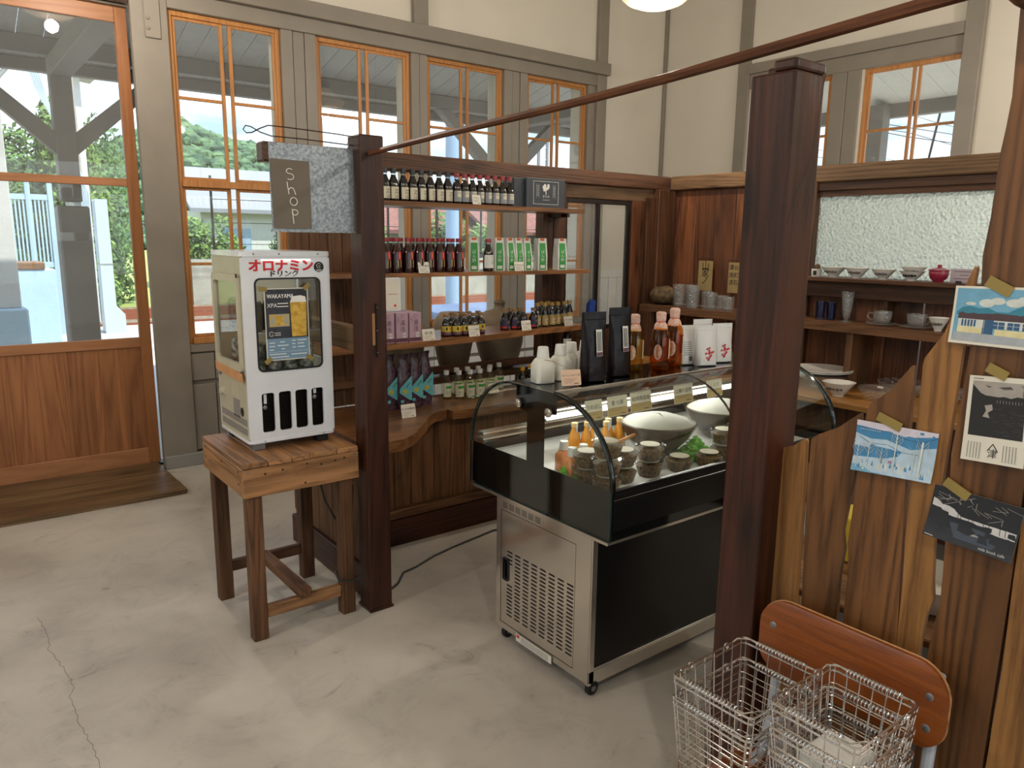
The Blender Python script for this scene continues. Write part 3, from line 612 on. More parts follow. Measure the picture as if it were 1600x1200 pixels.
# shrubs: two shared leaf clouds
def leafcloud(n, rx, ry, rz, s, seed, nb=14):
    rnd = random.Random(seed); mb = MB(); vs = []; fs = []
    blobs = [(rnd.uniform(-.6, .6), rnd.uniform(-.6, .6), rnd.uniform(.2, .95), rnd.uniform(.28, .5)) for _ in range(nb)]
    for i in range(n):
        b_ = blobs[i % nb]
        d = Vector((rnd.gauss(0, 1), rnd.gauss(0, 1), rnd.gauss(0, 1))).normalized()*b_[3]*rnd.uniform(.75, 1.05)
        c = Vector(((b_[0]+d.x)*rx, (b_[1]+d.y)*ry, max(0.02, (b_[2]+d.z))*rz))
        u = Vector((rnd.gauss(0, 1), rnd.gauss(0, 1), rnd.gauss(0, 1))).normalized(); w_ = u.orthogonal().normalized()
        k = s*rnd.uniform(.6, 1.3); j = len(vs)
        vs += [c-u*k, c+w_*k*.55, c+u*k, c-w_*k*.55]; fs.append((j, j+1, j+2, j+3))
    mb.add(vs, fs); return mb
LEAF = [leafcloud(3600, 1.3, .9, 2.2, .10, 1).mesh('leaves', ['foliage'], smooth=0, fix=False), leafcloud(3600, 1.3, .9, 2.2, .10, 2).mesh('leaves', ['foliage_dark'], smooth=0, fix=False)]
TREE = [leafcloud(11000, 1.7, 1.5, 5, .13, 3, 34).mesh('leaves', ['foliage'], smooth=0, fix=False), leafcloud(11000, 1.7, 1.5, 5, .13, 4, 34).mesh('leaves', ['foliage_dark'], smooth=0, fix=False)]
def shrub(x, y, z, sx, sy, sz, k, label, name='shrub'):
    t_ = thing(name, label, 'tree' if name == 'tree' else 'shrub', (x, y, z), group='greenery beyond the tracks')
    o = bpy.data.objects.new('foliage', (TREE if name == 'tree' else LEAF)[k]); COL.objects.link(o); o.parent = t_; o.scale = (sx/1.7, 1, sz/5) if name == 'tree' else (sx/1.3, 1, sz/2.2)
    MB().tube([(x, y, z), (x+.1, y, z+sz*.5)], [.1, .05], 6).build('trunk', 'bark', t_)
for i, (x, y, sx, sz, k) in enumerate([(-.9, 24, 1.7, 3.6, 0), (1.0, 25, 1.7, 3.4, 1), (3.15, 23.3, 1.05, 4.1, 0), (2.1, 26.5, 1.5, 4.0, 1), (3.3, 22.3, .8, 1.5, 0), (2.2, 22.4, .9, 1.4, 0), (3.7, 24.6, 1.0, 2.4, 1), (1.6, 24.0, 1.5, 2.4, 0), (-.6, 24.2, 1.6, 2.6, 1), (4.1, 27, 1.3, 4.3, 1), (.2, 27.5, 2.0, 4.4, 0)]):
    shrub(x, y, -.5, sx, 1.8, sz, k, ['tall leafy tree at the far left beyond the tracks', 'leafy tree behind the braced canopy post', 'tallest leafy tree right of the braced canopy post', 'tree seen beside the door pilaster', 'low yellow-green bush behind the cable duct', 'low bush at the foot of the trees by the door', 'bush filling the gap under the tallest tree', 'bush behind the blue railing', 'bush left of the blue railing', 'tree rising behind the tallest tree by the door', 'tree at the far left behind the sunlit column'][i], 'tree' if i < 4 or i > 8 else 'shrub')
wlk = struct(box(6.3, 60, 24.0, 24.3, -.9, .9).build('retaining_wall', 'concrete_out', smooth=0))
for i in range(9):
    x = 7.6+i*2.9; shrub(x, 26.2, -.5, 1.3, .9, 2.2+.4*(i % 2), i % 2, 'leafy bush behind the low concrete wall, %s from the left' % ORD[i])
fn = thing('track_fence', 'dark wire fence with thin posts above the retaining wall', 'fence', (15, 24.1, .9))
for k in range(14): box(7+k*2.0, 7.06+k*2.0, 24.1, 24.16, .9, 3.4).build('post', 'dark_iron', fn, smooth=0)
for z in (1.35, 2.0, 2.7): box(7, 34, 24.12, 24.14, z, z+.02).build('rail', 'dark_iron', fn, smooth=0)
def house(x0, x1, y0, y1, h, rf, label, wallm='house_white', zb=-.5):
    t_ = thing('house', label, 'house', ((x0+x1)/2, (y0+y1)/2, zb)); ym = (y0+y1)/2
    box(x0, x1, y0, y1, zb, h).build('wall', wallm, t_, smooth=0)
    MB().prism([(y0-.5, h-.1), (ym, h+1.6), (y1+.5, h-.1), (y1+.5, h+.05), (ym, h+1.8), (y0-.5, h+.05)], x0-.5, x1+.5, 'x').build('roof', rf, t_, smooth=0)
    k = x0+.8
    while k < x1-1.2:
        box(k, k+1.1, y0-.04, y0, h-1.7, h-.7).build('window_opening', 'steel_blue', t_, smooth=0); k += 2.2
house(8.6, 13.6, 31, 36, 2.6, 'roof_grey', 'grey roofed low building behind the bushes')
house(14.6, 18.6, 28, 33, 1.9, 'roof_red', 'house with a pale red tiled roof beyond the second window')
house(19.6, 26, 27, 32, 1.9, 'roof_red', 'second red tiled roof further right beyond the third window')
house(29, 40, 27, 33, 2.6, 'roof_grey', 'long grey building far right beyond the fourth window')
t_ = thing('signal_mast', 'pale blue steel mast beyond the third window', 'mast', (10.6, 16.2, -.3))
MB().lathe([(.22, 0), (.18, 8)], (10.6, 16.2, -.3), 12).build('shaft', 'steel_blue', t_); MB().tube([(10.6, 16.2, 5.2), (8.8, 16.2, 6.0)], .07).build('arm', 'steel_blue', t_)
t_ = thing('catenary_mast', 'lattice mast with a bracket arm beyond the fourth window', 'mast', (12.8, 15.4, -.3))
for s in (-.14, .14): box(12.8+s-.03, 12.8+s+.03, 15.37, 15.43, -.3, 7.5).build('chord', 'screw_steel', t_, smooth=0)
for k in range(24): MB().tube([(12.66, 15.4, .2+k*.3), (12.94, 15.4, .35+k*.3)], .015, 4).build('lattice_bar', 'screw_steel', t_)
MB().tube([(12.8, 15.4, 5.0), (14.9, 15.9, 4.7), (15.3, 16, 4.9)], .04).build('bracket_arm', 'screw_steel', t_)
for i, (y, z, sag, r) in enumerate([(16.9, 5.1, .25, .012), (17.4, 6.6, .2, .02), (18.6, 7.3, .2, .02), (20.8, 7.6, .3, .02), (21.6, 5.6, .2, .012), (22.4, 9.2, .3, .018), (23.0, 6.6, .2, .012)]):
    tag(MB().tube([(-20+k*7, y, z-sag*sin(pi*((k % 3)/3))) for k in range(14)], r, 4).build('overhead_wire', 'dark_iron'), 'overhead railway wire, %s from the platform' % ORD[i], 'wire', 'overhead wires above the tracks')
tag(box(8.2, 12, 12.4, 14.8, -.1, .12).build('blue_tarpaulin', 'tarp_blue', smooth=0, bevel=.05, seg=2), 'crumpled blue tarpaulin on the platform beyond the third window', 'tarpaulin')
# wooded hill
hv = []; hf = []; NA, NR = 150, 26; rnd = random.Random(5)
bump_ = [(rnd.uniform(55, 115), rnd.uniform(0, 1), rnd.uniform(1.5, 4)) for _ in range(0)]
def hprof(a):  # ridge height (m, at 170 m) against compass angle
    pts = [(40, 1), (55, 5), (60, 8), (63.7, 12), (67, 16), (69.3, 18.2), (70.6, 19.6), (73.5, 21.0), (75.4, 23.6), (78, 21), (82, 15), (95, 12), (130, 8)]
    for (a0, h0), (a1, h1) in zip(pts, pts[1:]):
        if a <= a1: return h0+(h1-h0)*max(0, (a-a0))/(a1-a0)
    return 12
for j in range(NR):
    for i in range(NA):
        a = 40+90*i/(NA-1); d = 120+j*3.4; f_ = min(1, j/15); f_ = f_*f_*(3-2*f_)
        h = hprof(a)*f_+rnd.uniform(-1, 1)*1.5*min(1, j/3)*(1 if j < 18 else .6)
        if j > 20: h *= 1-(j-20)*.12
        hv.append((cos(radians(a))*d, sin(radians(a))*d, h-1))
for j in range(NR-1):
    for i in range(NA-1): hf.append((j*NA+i, j*NA+i+1, (j+1)*NA+i+1, (j+1)*NA+i))
hl = MB().add(hv, hf).build('wooded_hill', 'hill_green', smooth=0, fix=False); tag(hl, 'hazy green wooded hill seen through the first window', 'hill')
# tree crowns scattered over the hill: one joined mass
cr = MB()
ico = bpy.data.meshes.new('tmp'); bm = bmesh.new(); bmesh.ops.create_icosphere(bm, subdivisions=1, radius=1); iv = [tuple(v.co) for v in bm.verts]; if_ = [tuple(v.index for v in f.verts) for f in bm.faces]; bm.free()
for k in range(4200):
    a = rnd.uniform(56, 100); j = rnd.uniform(1, 19); d = 120+j*3.4; f_ = min(1, j/15); f_ = f_*f_*(3-2*f_); r = rnd.uniform(.8, 1.7)
    c = (cos(radians(a))*d, sin(radians(a))*d, hprof(a)*f_-.2); q = [(1+rnd.uniform(-.25, .25)) for _ in iv]
    cr.add([(c[0]+p[0]*r*w_, c[1]+p[1]*r*w_, c[2]+p[2]*r*.9*w_) for p, w_ in zip(iv, q)], if_)
tag(cr.build('hill_trees', 'hill_green', smooth=0, fix=False), 'mass of tree crowns covering the hill', 'trees', kind='stuff')
# yard side (right): neighbour canopy seen through the back windows
t_ = thing('yard_canopy', 'pale boarded eaves outside the back wall window', 'canopy', (7, 4, 3))
for k in range(21):
    y_ = 2.4+k*.2; MB().add([(6.3, y_, 3.38), (7.75, y_, 2.97), (7.75, y_+.198, 2.97), (6.3, y_+.198, 3.38), (6.3, y_, 3.40), (7.75, y_, 2.99), (7.75, y_+.198, 2.99), (6.3, y_+.198, 3.40)], [(0, 1, 2, 3), (7, 6, 5, 4), (0, 4, 5, 1), (1, 5, 6, 2), (2, 6, 7, 3), (3, 7, 4, 0)]).build('board', 'house_white', t_, smooth=0)
box(7.75, 7.85, 2.4, 6.6, 2.84, 3.0).build('fascia', 'canopy_beam', t_, smooth=0)
box(7.6, 7.74, 3.93, 4.08, -.1, 2.95).build('post', 'canopy_beam', t_, smooth=0)
t_ = thing('neighbour_building', 'pale building edge with a thin aerial seen through the back window', 'building', (14, 5.5, 0))
box(12, 16, 5.2, 8.2, -.1, 2.0).build('wall', 'house_white', t_, smooth=0); MB().prism([(4.9, 2.0), (6.7, 2.55), (8.5, 2.0)], 11.8, 16.2, 'x').build('roof', 'roof_grey', t_, smooth=0)
MB().tube([(13, 6.0, 2.3), (13, 5.7, 4.4)], .02, 4).tube([(13, 5.5, 3.7), (13, 6.1, 3.85)], .015, 4).build('aerial', 'dark_iron', t_)
# ================================================================== SHOP ENCLOSURE: posts, rod, sign
def post(x0, x1, y0, y1, zt, label, notch=False, name='timber_post'):
    t_ = thing(name, label, 'post', ((x0+x1)/2, (y0+y1)/2, 0), group='enclosure posts')
    return t_
pL = post(1.37, 1.475, 2.757, 2.862, 1.995, 'dark red-brown square post beside the drinks cooler, carrying the shop sign')
box(1.37, 1.475, 2.757, 2.862, 0.0, 1.995).build('shaft', 'dark_red_z', pL, smooth=0, bevel=0.006, seg=2)
box(1.365, 1.480, 2.752, 2.867, 0.0, 0.012).build('foot_plate', 'dark_red_z', pL, smooth=0, bevel=0.002)
box(1.422, 1.429, 2.750, 2.757, 1.12, 1.34).build('iron_strip', 'dark_iron', pL, smooth=0)
for z in (1.14, 1.23, 1.325): MB().ball((1.4255, 2.750, z), .0025, u=6, w=4).build('screw', 'screw_steel', pL)
box(1.408, 1.420, 2.7555, 2.7575, 1.17, 1.30).build('mortise_patch', 'stool_wood_z', pL, smooth=0)
pR = post(1.42, 1.53, .92, 1.027, 1.965, 'thick dark red-brown post in the foreground, cracked at its top')
sh = MB()
sh.box(1.42, 1.532, .922, 1.027, 0.0, 1.945)
sh.box(1.42, 1.532, .922, 0.975, 1.945, 1.968).box(1.475, 1.532, .975, 1.027, 1.945, 1.968)
sh.build('shaft', 'dark_red_z', pR, smooth=0, bevel=0.006, seg=2)
# drying cracks: thin dark slivers let into both faces
def crack(path, w, plane, at, parent):
    a = []; b_ = []
    for i, (u, z) in enumerate(path):
        k = w*(sin(pi*(i+.4)/len(path)))+.0003; a.append((u-k, z)); b_.append((u+k, z))
    MB().prism(a+b_[::-1], at-.0006, at+.0010, plane).build('crack', 'ink', parent, smooth=0)
crack([(.985, .80), (.980, .95), (.976, 1.08), (.968, 1.2), (.965, 1.32), (.955, 1.45), (.951, 1.56)], .0012, 'x', 1.4205, pR)
crack([(1.53, 1.95), (1.515, 1.86), (1.50, 1.78), (1.475, 1.73), (1.452, 1.70), (1.430, 1.64)], .0016, 'y', .9225, pR)
crack([(1.515, 1.86), (1.508, 1.76), (1.492, 1.68)], .0010, 'y', .9225, pR)
rod = MB(); A = Vector((1.415, 2.757, 1.925)); B = Vector((1.50, .30, 2.052))
pts = [A+(B-A)*t_+Vector((0, 0, -.010*sin(pi*t_)+.003*sin(9*t_))) for t_ in [i/24 for i in range(25)]]
tag(rod.tube(pts, [0.0105+.0035*(i/24) for i in range(25)], 8).build('hand_rail_rod', 'rod_wood'), 'long thin wooden rod running from the left post over the foreground post', 'rod')
# hanging sign
sg = thing('hanging_sign', 'galvanised metal sign with a brown panel reading Shop, hung from the left post', 'sign', (1.2, 2.80, 1.78))
g_ = MB(); yy = 2.812
g_.prism([(1.035, 1.625), (1.365, 1.622), (1.368, 1.942), (1.034, 1.942)], yy, yy+.004, 'y'); g_.build('metal_sheet', 'galvanised', sg, smooth=0)
MB().prism([(1.042, 1.632), (1.188, 1.632), (1.186, 1.882), (1.036, 1.884)], yy-.004, yy-.0005, 'y').build('brown_panel', 'sign_brown', sg, smooth=0)
def stroke(mb, pts, r, y, m=0):  # round brush stroke laid flat on a y plane
    mb.tube([(p[0], y, p[1]) for p in pts], r, 6, m)
lt = MB(); cx = 1.108
def arc(cx_, cz_, rx, rz, a0, a1, n=10): return [(cx_+rx*cos(radians(a0+(a1-a0)*i/n)), cz_+rz*sin(radians(a0+(a1-a0)*i/n))) for i in range(n+1)]
stroke(lt, arc(cx, 1.842, .013, .009, 40, 270, 8)[:]+arc(cx, 1.822, .015, .011, 90, -130, 8), .0016, yy-.005)
stroke(lt, [(cx-.012, 1.803), (cx-.010, 1.785), (cx-.006, 1.758)], .0016, yy-.005); stroke(lt, [(cx-.009, 1.775)]+arc(cx+.004, 1.770, .011, .012, 160, 20, 6)+[(cx+.020, 1.757)], .0016, yy-.005)
stroke(lt, arc(cx+.011, 1.732, .014, .0145, 0, 360, 16), .0016, yy-.005)
stroke(lt, [(cx+.004, 1.705), (cx+.006, 1.68), (cx+.008, 1.650)], .0016, yy-.005); stroke(lt, arc(cx+.014, 1.692, .012, .010, 150, -170, 12), .0016, yy-.005)
lt.build('lettering', 'ink_white', sg)
MB().box(1.03, 1.37, yy-.006, yy+.006, 1.619, 1.627).build('bottom_fold', 'galvanised', sg, smooth=0)
br = thing('wire_bracket', 'bent iron wire bracket with a looped end above the shop sign', 'bracket', (1.37, 2.80, 1.98))
lp = [(1.372, 2.81, 1.988), (1.30, 2.81, 1.992), (1.10, 2.81, 1.998), (1.035, 2.81, 1.998), (1.005, 2.81, 1.985), (.975, 2.81, 1.968), (.955, 2.81, 1.965), (.944, 2.81, 1.976), (.953, 2.81, 1.990), (.972, 2.81, 1.988), (1.005, 2.81, 1.972), (1.045, 2.81, 1.962), (1.15, 2.81, 1.962), (1.372, 2.81, 1.955)]
MB().tube(lp, .0022, 6).build('wire', 'wire_iron', br)
for x in (1.052, 1.345): MB().tube([(x, 2.81, 1.963), (x+.006, 2.806, 1.955), (x, 2.806, 1.945), (x-.003, 2.808, 1.930), (x+.002, 2.818, 1.926)], .0018, 6).build('hook', 'screw_steel', br)

# ================================================================== BOTTLE SHELVING PARTITION
pt = thing('shelving_partition', 'dark old timber partition with three open shelves and a live-edge counter', 'shelving', (2.6, 3.6, 0))
YP = 3.70
box(1.33, 4.30, YP, YP+.09, 1.958, 2.052).build('top_beam', 'dark_brown_x', pt, smooth=0, bevel=.008)
box(3.27, 4.12, YP+.02, YP+.07, 1.872, 1.958).build('lintel', 'grey_beam_x', pt, smooth=0, bevel=.004)
for x0, x1 in ((1.452, 1.56), (1.563, 1.66), (1.663, 1.74), (1.743, 1.80), (1.806, 1.87)):
    box(x0, x1, YP+.03, YP+.05, .70, 1.958).build('plank', 'old_brown_z', pt, smooth=0, bevel=.003)
for x0, x1, m in ((3.09, 3.175, 'dark_brown_z'), (3.178, 3.28, 'dark_brown_z')):
    box(x0, x1, YP, YP+.08, 0, 1.958).build('post', m, pt, smooth=0, bevel=.004)
box(4.12, 4.235, YP-.03, YP+.09, 0, 1.96).build('corner_post', 'dark_brown_z', pt, smooth=0, bevel=.006)
box(3.90, 3.985, YP+.01, YP+.05, .7, 1.872).build('plank', 'red_plank_z', pt, smooth=0, bevel=.003); box(3.99, 4.03, YP+.02, YP+.05, .7, 1.872).build('plank', 'dark_brown_z', pt, smooth=0, bevel=.003)
box(4.035, 4.118, YP, YP+.06, .7, 1.90).build('plank', 'dark_brown_z', pt, smooth=0, bevel=.003)
sf = MB(); y0, y1 = YP+.025, YP+.055
sf.box(3.283, 3.315, y0, y1, 1.0, 1.872).box(3.868, 3.898, y0, y1, 1.0, 1.872).box(3.578, 3.606, y0, y1, 1.03, 1.845).box(3.315, 3.868, y0, y1, 1.842, 1.872).box(3.315, 3.868, y0, y1, 1.0, 1.03)
sf = sf.build('interior_sash', 'dark_iron', pt, smooth=0, bevel=.002)
for a, b_ in ((3.315, 3.578), (3.606, 3.868)): box(a, b_, YP+.038, YP+.041, 1.03, 1.842).build('pane', 'pane_glass', sf, smooth=0)
for k in range(7): box(3.283+k*.118, 3.398+k*.118, YP+.02, YP+.045, .1, 1.0).build('plank', 'dark_brown_z', pt, smooth=0, bevel=.002)
# slatted low back behind the counter
for z0, z1 in ((.76, .80), (.82, .865)): box(1.80, 3.09, YP+.005, YP+.035, z0, z1).build('back_rail', 'dark_brown_x', pt, smooth=0, bevel=.003)
# shelves
def shelf_pts(x0, x1, yf, yb, wob, n=14, end=True):
    f = [(x0+(x1-x0)*i/n, yf(i/n)+random.uniform(-wob, wob)) for i in range(n+1)]
    if end: f[-1] = (x1-.012, yf(1)+.006); f += [(x1, yf(1)+.02)]
    return f+[(x1, yb), (x0, yb)]
MB().prism(shelf_pts(1.44, 3.20, lambda t_: 3.425+.004*sin(6*t_), 3.70, .001), 1.762, 1.786).build('shelf', 'live_edge_x', pt, smooth=0, bevel=.007, seg=2)
MB().prism(shelf_pts(1.44, 3.25, lambda t_: 3.415+.006*sin(5*t_+1), 3.70, .001), 1.404, 1.426).build('shelf', 'live_edge_x', pt, smooth=0, bevel=.007, seg=2)
MB().prism(shelf_pts(1.44, 3.26, lambda t_: 3.30+.05*t_+.13*t_*t_+.012*sin(11*t_), 3.72, .0025, 22), 1.050, 1.080).build('shelf', 'live_edge_x', pt, smooth=0, bevel=.008, seg=2)
for x in (3.13, 3.2):
    box(x, x+.02, 3.60, 3.70, 1.742, 1.762).build('bracket', 'dark_brown_y', pt, smooth=0)
# counter with a natural edge
ce = [(1.45, 2.93), (1.50, 2.915), (1.579, 2.923), (1.64, 2.93), (1.688, 2.957), (1.75, 3.0), (1.80, 3.06), (1.85, 3.11), (1.89, 3.15), (1.94, 3.215), (2.0, 3.275), (2.06, 3.315), (2.137, 3.330), (2.14, 3.285), (2.25, 3.275), (2.6, 3.27), (3.0, 3.275), (3.28, 3.28)]
MB().prism(ce[:13]+[(2.138, 3.70), (1.45, 3.70)], .648, .70).build('counter_board', 'live_edge_x', pt, smooth=0, bevel=.01, seg=2)
MB().prism([(2.14, 3.70)]+ce[13:]+[(3.28, 3.70)], .653, .70).build('counter_board', 'live_edge_x', pt, smooth=0, bevel=.008, seg=2)
xs = [1.50, 1.62, 1.74, 1.83, 1.935, 2.075, 2.28, 2.47, 2.66, 2.86, 3.06, 3.26]
for a, b_ in zip(xs, xs[1:]): box(a+.0015, b_-.0015, 3.375, 3.395, .19, .65).build('plank', 'old_brown_z', pt, smooth=0, bevel=.003)
box(1.45, 3.28, 3.345, 3.40, .14, .19).build('bottom_rail', 'old_brown_x', pt, smooth=0, bevel=.006)
box(1.46, 3.28, 3.335, 3.375, 0, .14).build('kick_board', 'dark_red_x', pt, smooth=0)
# end panel under the counter, seen between the stool legs
for k, (a, b_) in enumerate(((2.95, 3.10), (3.103, 3.25), (3.253, 3.41), (3.413, 3.56), (3.563, 3.72))): box(1.425, 1.445, a, b_, .15, .648).build('end_plank', 'old_brown_z', pt, smooth=0, bevel=.003)
box(1.405, 1.45, 2.90, 3.73, 0, .15).build('end_kick', 'dark_red_y', pt, smooth=0, bevel=.004)
box(1.40, 1.45, 2.90, 3.72, .640, .665).build('end_trim', 'dark_red_y', pt, smooth=0)
box(1.385, 1.43, 2.862, 3.70, 1.13, 1.235).build('side_rail', 'grey_beam_y', pt, smooth=0, bevel=.005)
box(1.46, 1.80, YP-.01, YP+.03, .80, .84).build('back_rail', 'old_brown_x', pt, smooth=0, bevel=.003)
# bench behind, carrying the storage jars
bn = thing('jar_bench', 'low old wooden bench behind the shelving carrying big clay jars', 'bench', (2.4, 4.1, 0))
for a, b_ in ((3.83, 4.01), (4.015, 4.2)): box(1.55, 3.35, a, b_, .735, .765).build('plank', 'dark_brown_x', bn, smooth=0, bevel=.004)
for x in (1.60, 3.26):
    for y in (3.86, 4.14): box(x, x+.06, y, y+.05, 0, .735).build('leg', 'dark_brown_z', bn, smooth=0)
def urn(x, y, prof, label, lid=None):
    t_ = thing('clay_jar', label, 'jar', (x, y, .765), group='clay jars on the bench')
    MB().lathe(prof, (x, y, .765), 28).build('body', 'clay', t_, smooth=1)
    if lid: MB().lathe(lid, (x, y, .765), 20).build('stopper', 'clay', t_, smooth=1)
urn(2.96, 3.98, [(.085, 0), (.10, .01), (.135, .08), (.158, .17), (.162, .24), (.150, .31), (.118, .355), (.09, .375), (.05, .385)], 'large round-shouldered clay jar with a narrow neck, right of three', [(.05, .38), (.035, .40), (.034, .42), (.042, .43), (.03, .445), (0, .45)])
urn(2.61, 4.00, [(.075, 0), (.085, .01), (.105, .09), (.125, .19), (.130, .27), (.122, .33), (.10, .36), (.085, .38)], 'slim clay jar in the middle of the three behind the shelves')
urn(2.22, 4.02, [(.10, 0), (.115, .02), (.15, .12), (.17, .22), (.172, .30), (.155, .35), (.12, .375), (.125, .39), (.10, .395), (.09, .38)], 'broad clay jar with a collared mouth, left of three behind the shelves')

# ================================================================== BACK PARTITION WITH RIPPLED GLASS
bp_ = thing('glazed_partition', 'dark timber partition with a wide rippled glass pane and shelves', 'partition', (4.26, 2.3, 0))
XP = 4.26
box(4.225, 4.32, -.6, 3.67, 1.955, 2.05).build('top_beam', 'grey_beam_y', bp_, smooth=0, bevel=.008)
box(4.245, 4.31, .2, 2.57, 1.905, 1.955).build('upper_rail', 'dark_brown_y', bp_, smooth=0, bevel=.004); box(4.26, 4.31, .2, 2.57, 1.873, 1.905).build('upper_rail', 'dark_brown_y', bp_, smooth=0)
ys = [3.67, 3.60, 3.46, 3.303, 3.132, 2.96, 2.79, 2.66, 2.57]
for a, b_ in zip(ys, ys[1:]): box(XP+.005, XP+.028, b_+.0015, a-.0015, 1.165, 1.955).build('plank', 'red_plank_z', bp_, smooth=0, bevel=.003)
box(4.235, 4.30, 2.545, 2.60, .8, 1.955).build('stile', 'dark_brown_z', bp_, smooth=0)
box(XP+.02, XP+.03, .2, 2.56, 1.41, 1.873).build('rippled_pane', 'rippled_glass', bp_, smooth=0)
box(4.10, 4.30, .2, 2.60, 1.385, 1.410).build('sill', 'dark_brown_y', bp_, smooth=0, bevel=.004)
box(4.15, 4.20, .2, 2.60, 1.295, 1.385).build('sill_apron', 'dark_brown_y', bp_, smooth=0, bevel=.004)
ys = [2.60, 2.42, 2.25, 2.07, 1.877, 1.872, 1.70, 1.52, 1.34, 1.16, .98, .8, .6, .4, .2]
for a, b_ in zip(ys, ys[1:]):
    if a-b_ > .01: box(XP+.005, XP+.026, b_+.001, a-.001, .8, 1.39).build('plank', 'red_plank_z', bp_, smooth=0, bevel=.003)
for a, b_ in zip([3.67, 3.5, 3.33, 3.15, 2.98, 2.8, 2.6], [3.5, 3.33, 3.15, 2.98, 2.8, 2.6]): box(XP+.005, XP+.026, b_+.001, a-.001, .8, 1.16).build('plank', 'red_plank_z', bp_, smooth=0, bevel=.003)
box(4.18, 4.262, 2.03, 2.05, 1.165, 1.385).build('divider', 'dark_brown_z', bp_, smooth=0)
MB().prism([(4.262, 3.70), (3.99, 3.70), (3.985, 3.3), (4.0, 2.9), (3.99, 2.5), (4.0, 2.0), (3.985, 1.6), (4.0, .8), (4.262, .8)], 1.117, 1.163).build('shelf', 'old_brown_y', bp_, smooth=0, bevel=.008, seg=2)
box(3.985, 4.02, 3.58, 3.70, .8, 1.117).build('shelf_support', 'dark_brown_z', bp_, smooth=0)
box(4.02, 4.26, 2.125, 2.165, .80, 1.117).build('shelf_support', 'old_brown_z', bp_, smooth=0, bevel=.003)
box(3.66, 4.262, .2, 3.68, .765, .80).build('counter', 'honey_wood', bp_, smooth=0, bevel=.008, seg=2)
for k in range(18): box(3.74, 3.76, .2+k*.19, .388+k*.19, 0, .765).build('plank', 'dark_brown_z', bp_, smooth=0, bevel=.002)
for k in range(18): box(4.27, 4.285, .2+k*.19, .389+k*.19, 0, .765).build('plank', 'dark_brown_z', bp_, smooth=0)
box(4.236, 4.29, 3.635, 3.78, .8, 1.955).build('corner_board', 'dark_brown_z', bp_, smooth=0)
# scrolls pinned to the planks, rock, glasses
def scroll(y0, y1, z0, z1, chars, label):
    t_ = thing('paper_scroll', label, 'scroll', (4.255, (y0+y1)/2, z0), group='brush lettered strips')
    M_ = Matrix.Translation((4.235, (y0+y1)/2, z0)) @ Matrix.Rotation(-pi/2, 4, 'Z'); w = abs(y1-y0)/2; h = z1-z0
    MB().box(-w, w, -.001, .001, 0, h-.015).xf(M_).build('sheet', 'kraft_paper', t_, smooth=0)
    MB().tube([(-w, 0, h-.02), (-w-.003, 0, h), (w+.003, 0, h), (w, 0, h-.02)], .0015, 5).xf(M_).build('hanger', 'wire_iron', t_)
    tx = MB()
    for i, c in enumerate(chars): tx.text(c, w*1.1 if len(c) == 1 else w*.62, 0, h-.05-i*h*.23, -.0022)
    tx.xf(M_).build('lettering', 'ink', t_, smooth=0)
scroll(3.385, 3.265, 1.322-.05, 1.49, ['山', '家', 'ノ'], 'tan hanging strip with three brushed characters, nearer the corner')
scroll(3.135, 3.01, 1.27, 1.485, ['澤谷中', '漁町中', '漬石中'], 'tan hanging strip with rows of brushed characters beside the big post')

# ================================================================== PICKET FENCE
fe = thing('picket_fence', 'waist high fence of irregular live-edged wooden planks', 'fence', (1.50, .7, 0))
P = [[(0.948, 1.122), (0.942, 1.139), (0.899, 1.157), (0.873, 1.179), (0.869, 1.173), (0.865, 1.071), (0.861, 0.789), (.862, .02), (.936, .02), (0.936, 0.733), (0.944, 0.94)],
     [(0.858, 1.181), (0.841, 1.196), (0.8, 1.219), (0.755, 1.259), (0.752, 1.24), (0.754, 1.136), (0.762, 1.057), (0.768, 0.998), (0.761, 0.959), (0.765, 0.896), (0.763, 0.804), (.765, .02), (.848, .02), (0.845, 0.796), (0.855, 1.014)],
     [(0.742, 1.266), (0.735, 1.283), (0.702, 1.313), (0.662, 1.372), (0.658, 1.335), (0.655, 1.233), (0.644, 1.011), (0.633, 0.828), (.635, .02), (.75, .02), (0.747, 0.807), (0.747, 0.903), (0.749, 0.947), (0.754, 0.973), (0.75, 1.06), (0.747, 1.145)],
     [(0.642, 1.388), (0.612, 1.44), (0.586, 1.53), (0.574, 1.565), (0.571, 1.559), (0.577, 1.419), (0.584, 1.148), (0.585, 1.032), (0.579, 0.952), (0.574, 0.918), (0.583, 0.88), (0.587, 0.817), (.588, .02), (.632, .02), (0.632, 0.816), (0.634, 0.946), (0.639, 1.022), (0.643, 1.25), (0.643, 1.357), (0.644, 1.373)],
     [(0.555, 1.99), (0.552, 1.90), (0.550, 1.848), (0.553, 1.80), (0.557, 1.756), (0.559, 1.648), (0.564, 1.582), (0.560, 1.526), (0.565, 1.414), (0.574, 1.215), (0.570, 1.149), (0.565, 1.033), (0.562, 0.971), (0.561, 0.915), (0.566, 0.875), (0.571, 0.812), (.571, .02), (.452, .02), (0.452, 0.631), (0.450, 0.843), (0.449, 1.018), (.452, 1.3), (.45, 1.6), (.452, 2.0)],
     [(.446, 2.0), (.446, 1.02), (.443, .84), (.446, .63), (.442, .02), (.34, .02), (.34, 2.0)]]
labs = [None]*6
for i, p in enumerate(P):
    MB().prism(p, 1.488, 1.501 if i != 4 else 1.506, 'x').build('plank', 'picket_light' if i in (0, 3, 5) else 'picket_wood', fe, smooth=0, bevel=.003, seg=2)
for z in (.30, .62): box(1.507, 1.54, .30, .92, z, z+.06).build('rail', 'dark_brown_y', fe, smooth=0, bevel=.003)
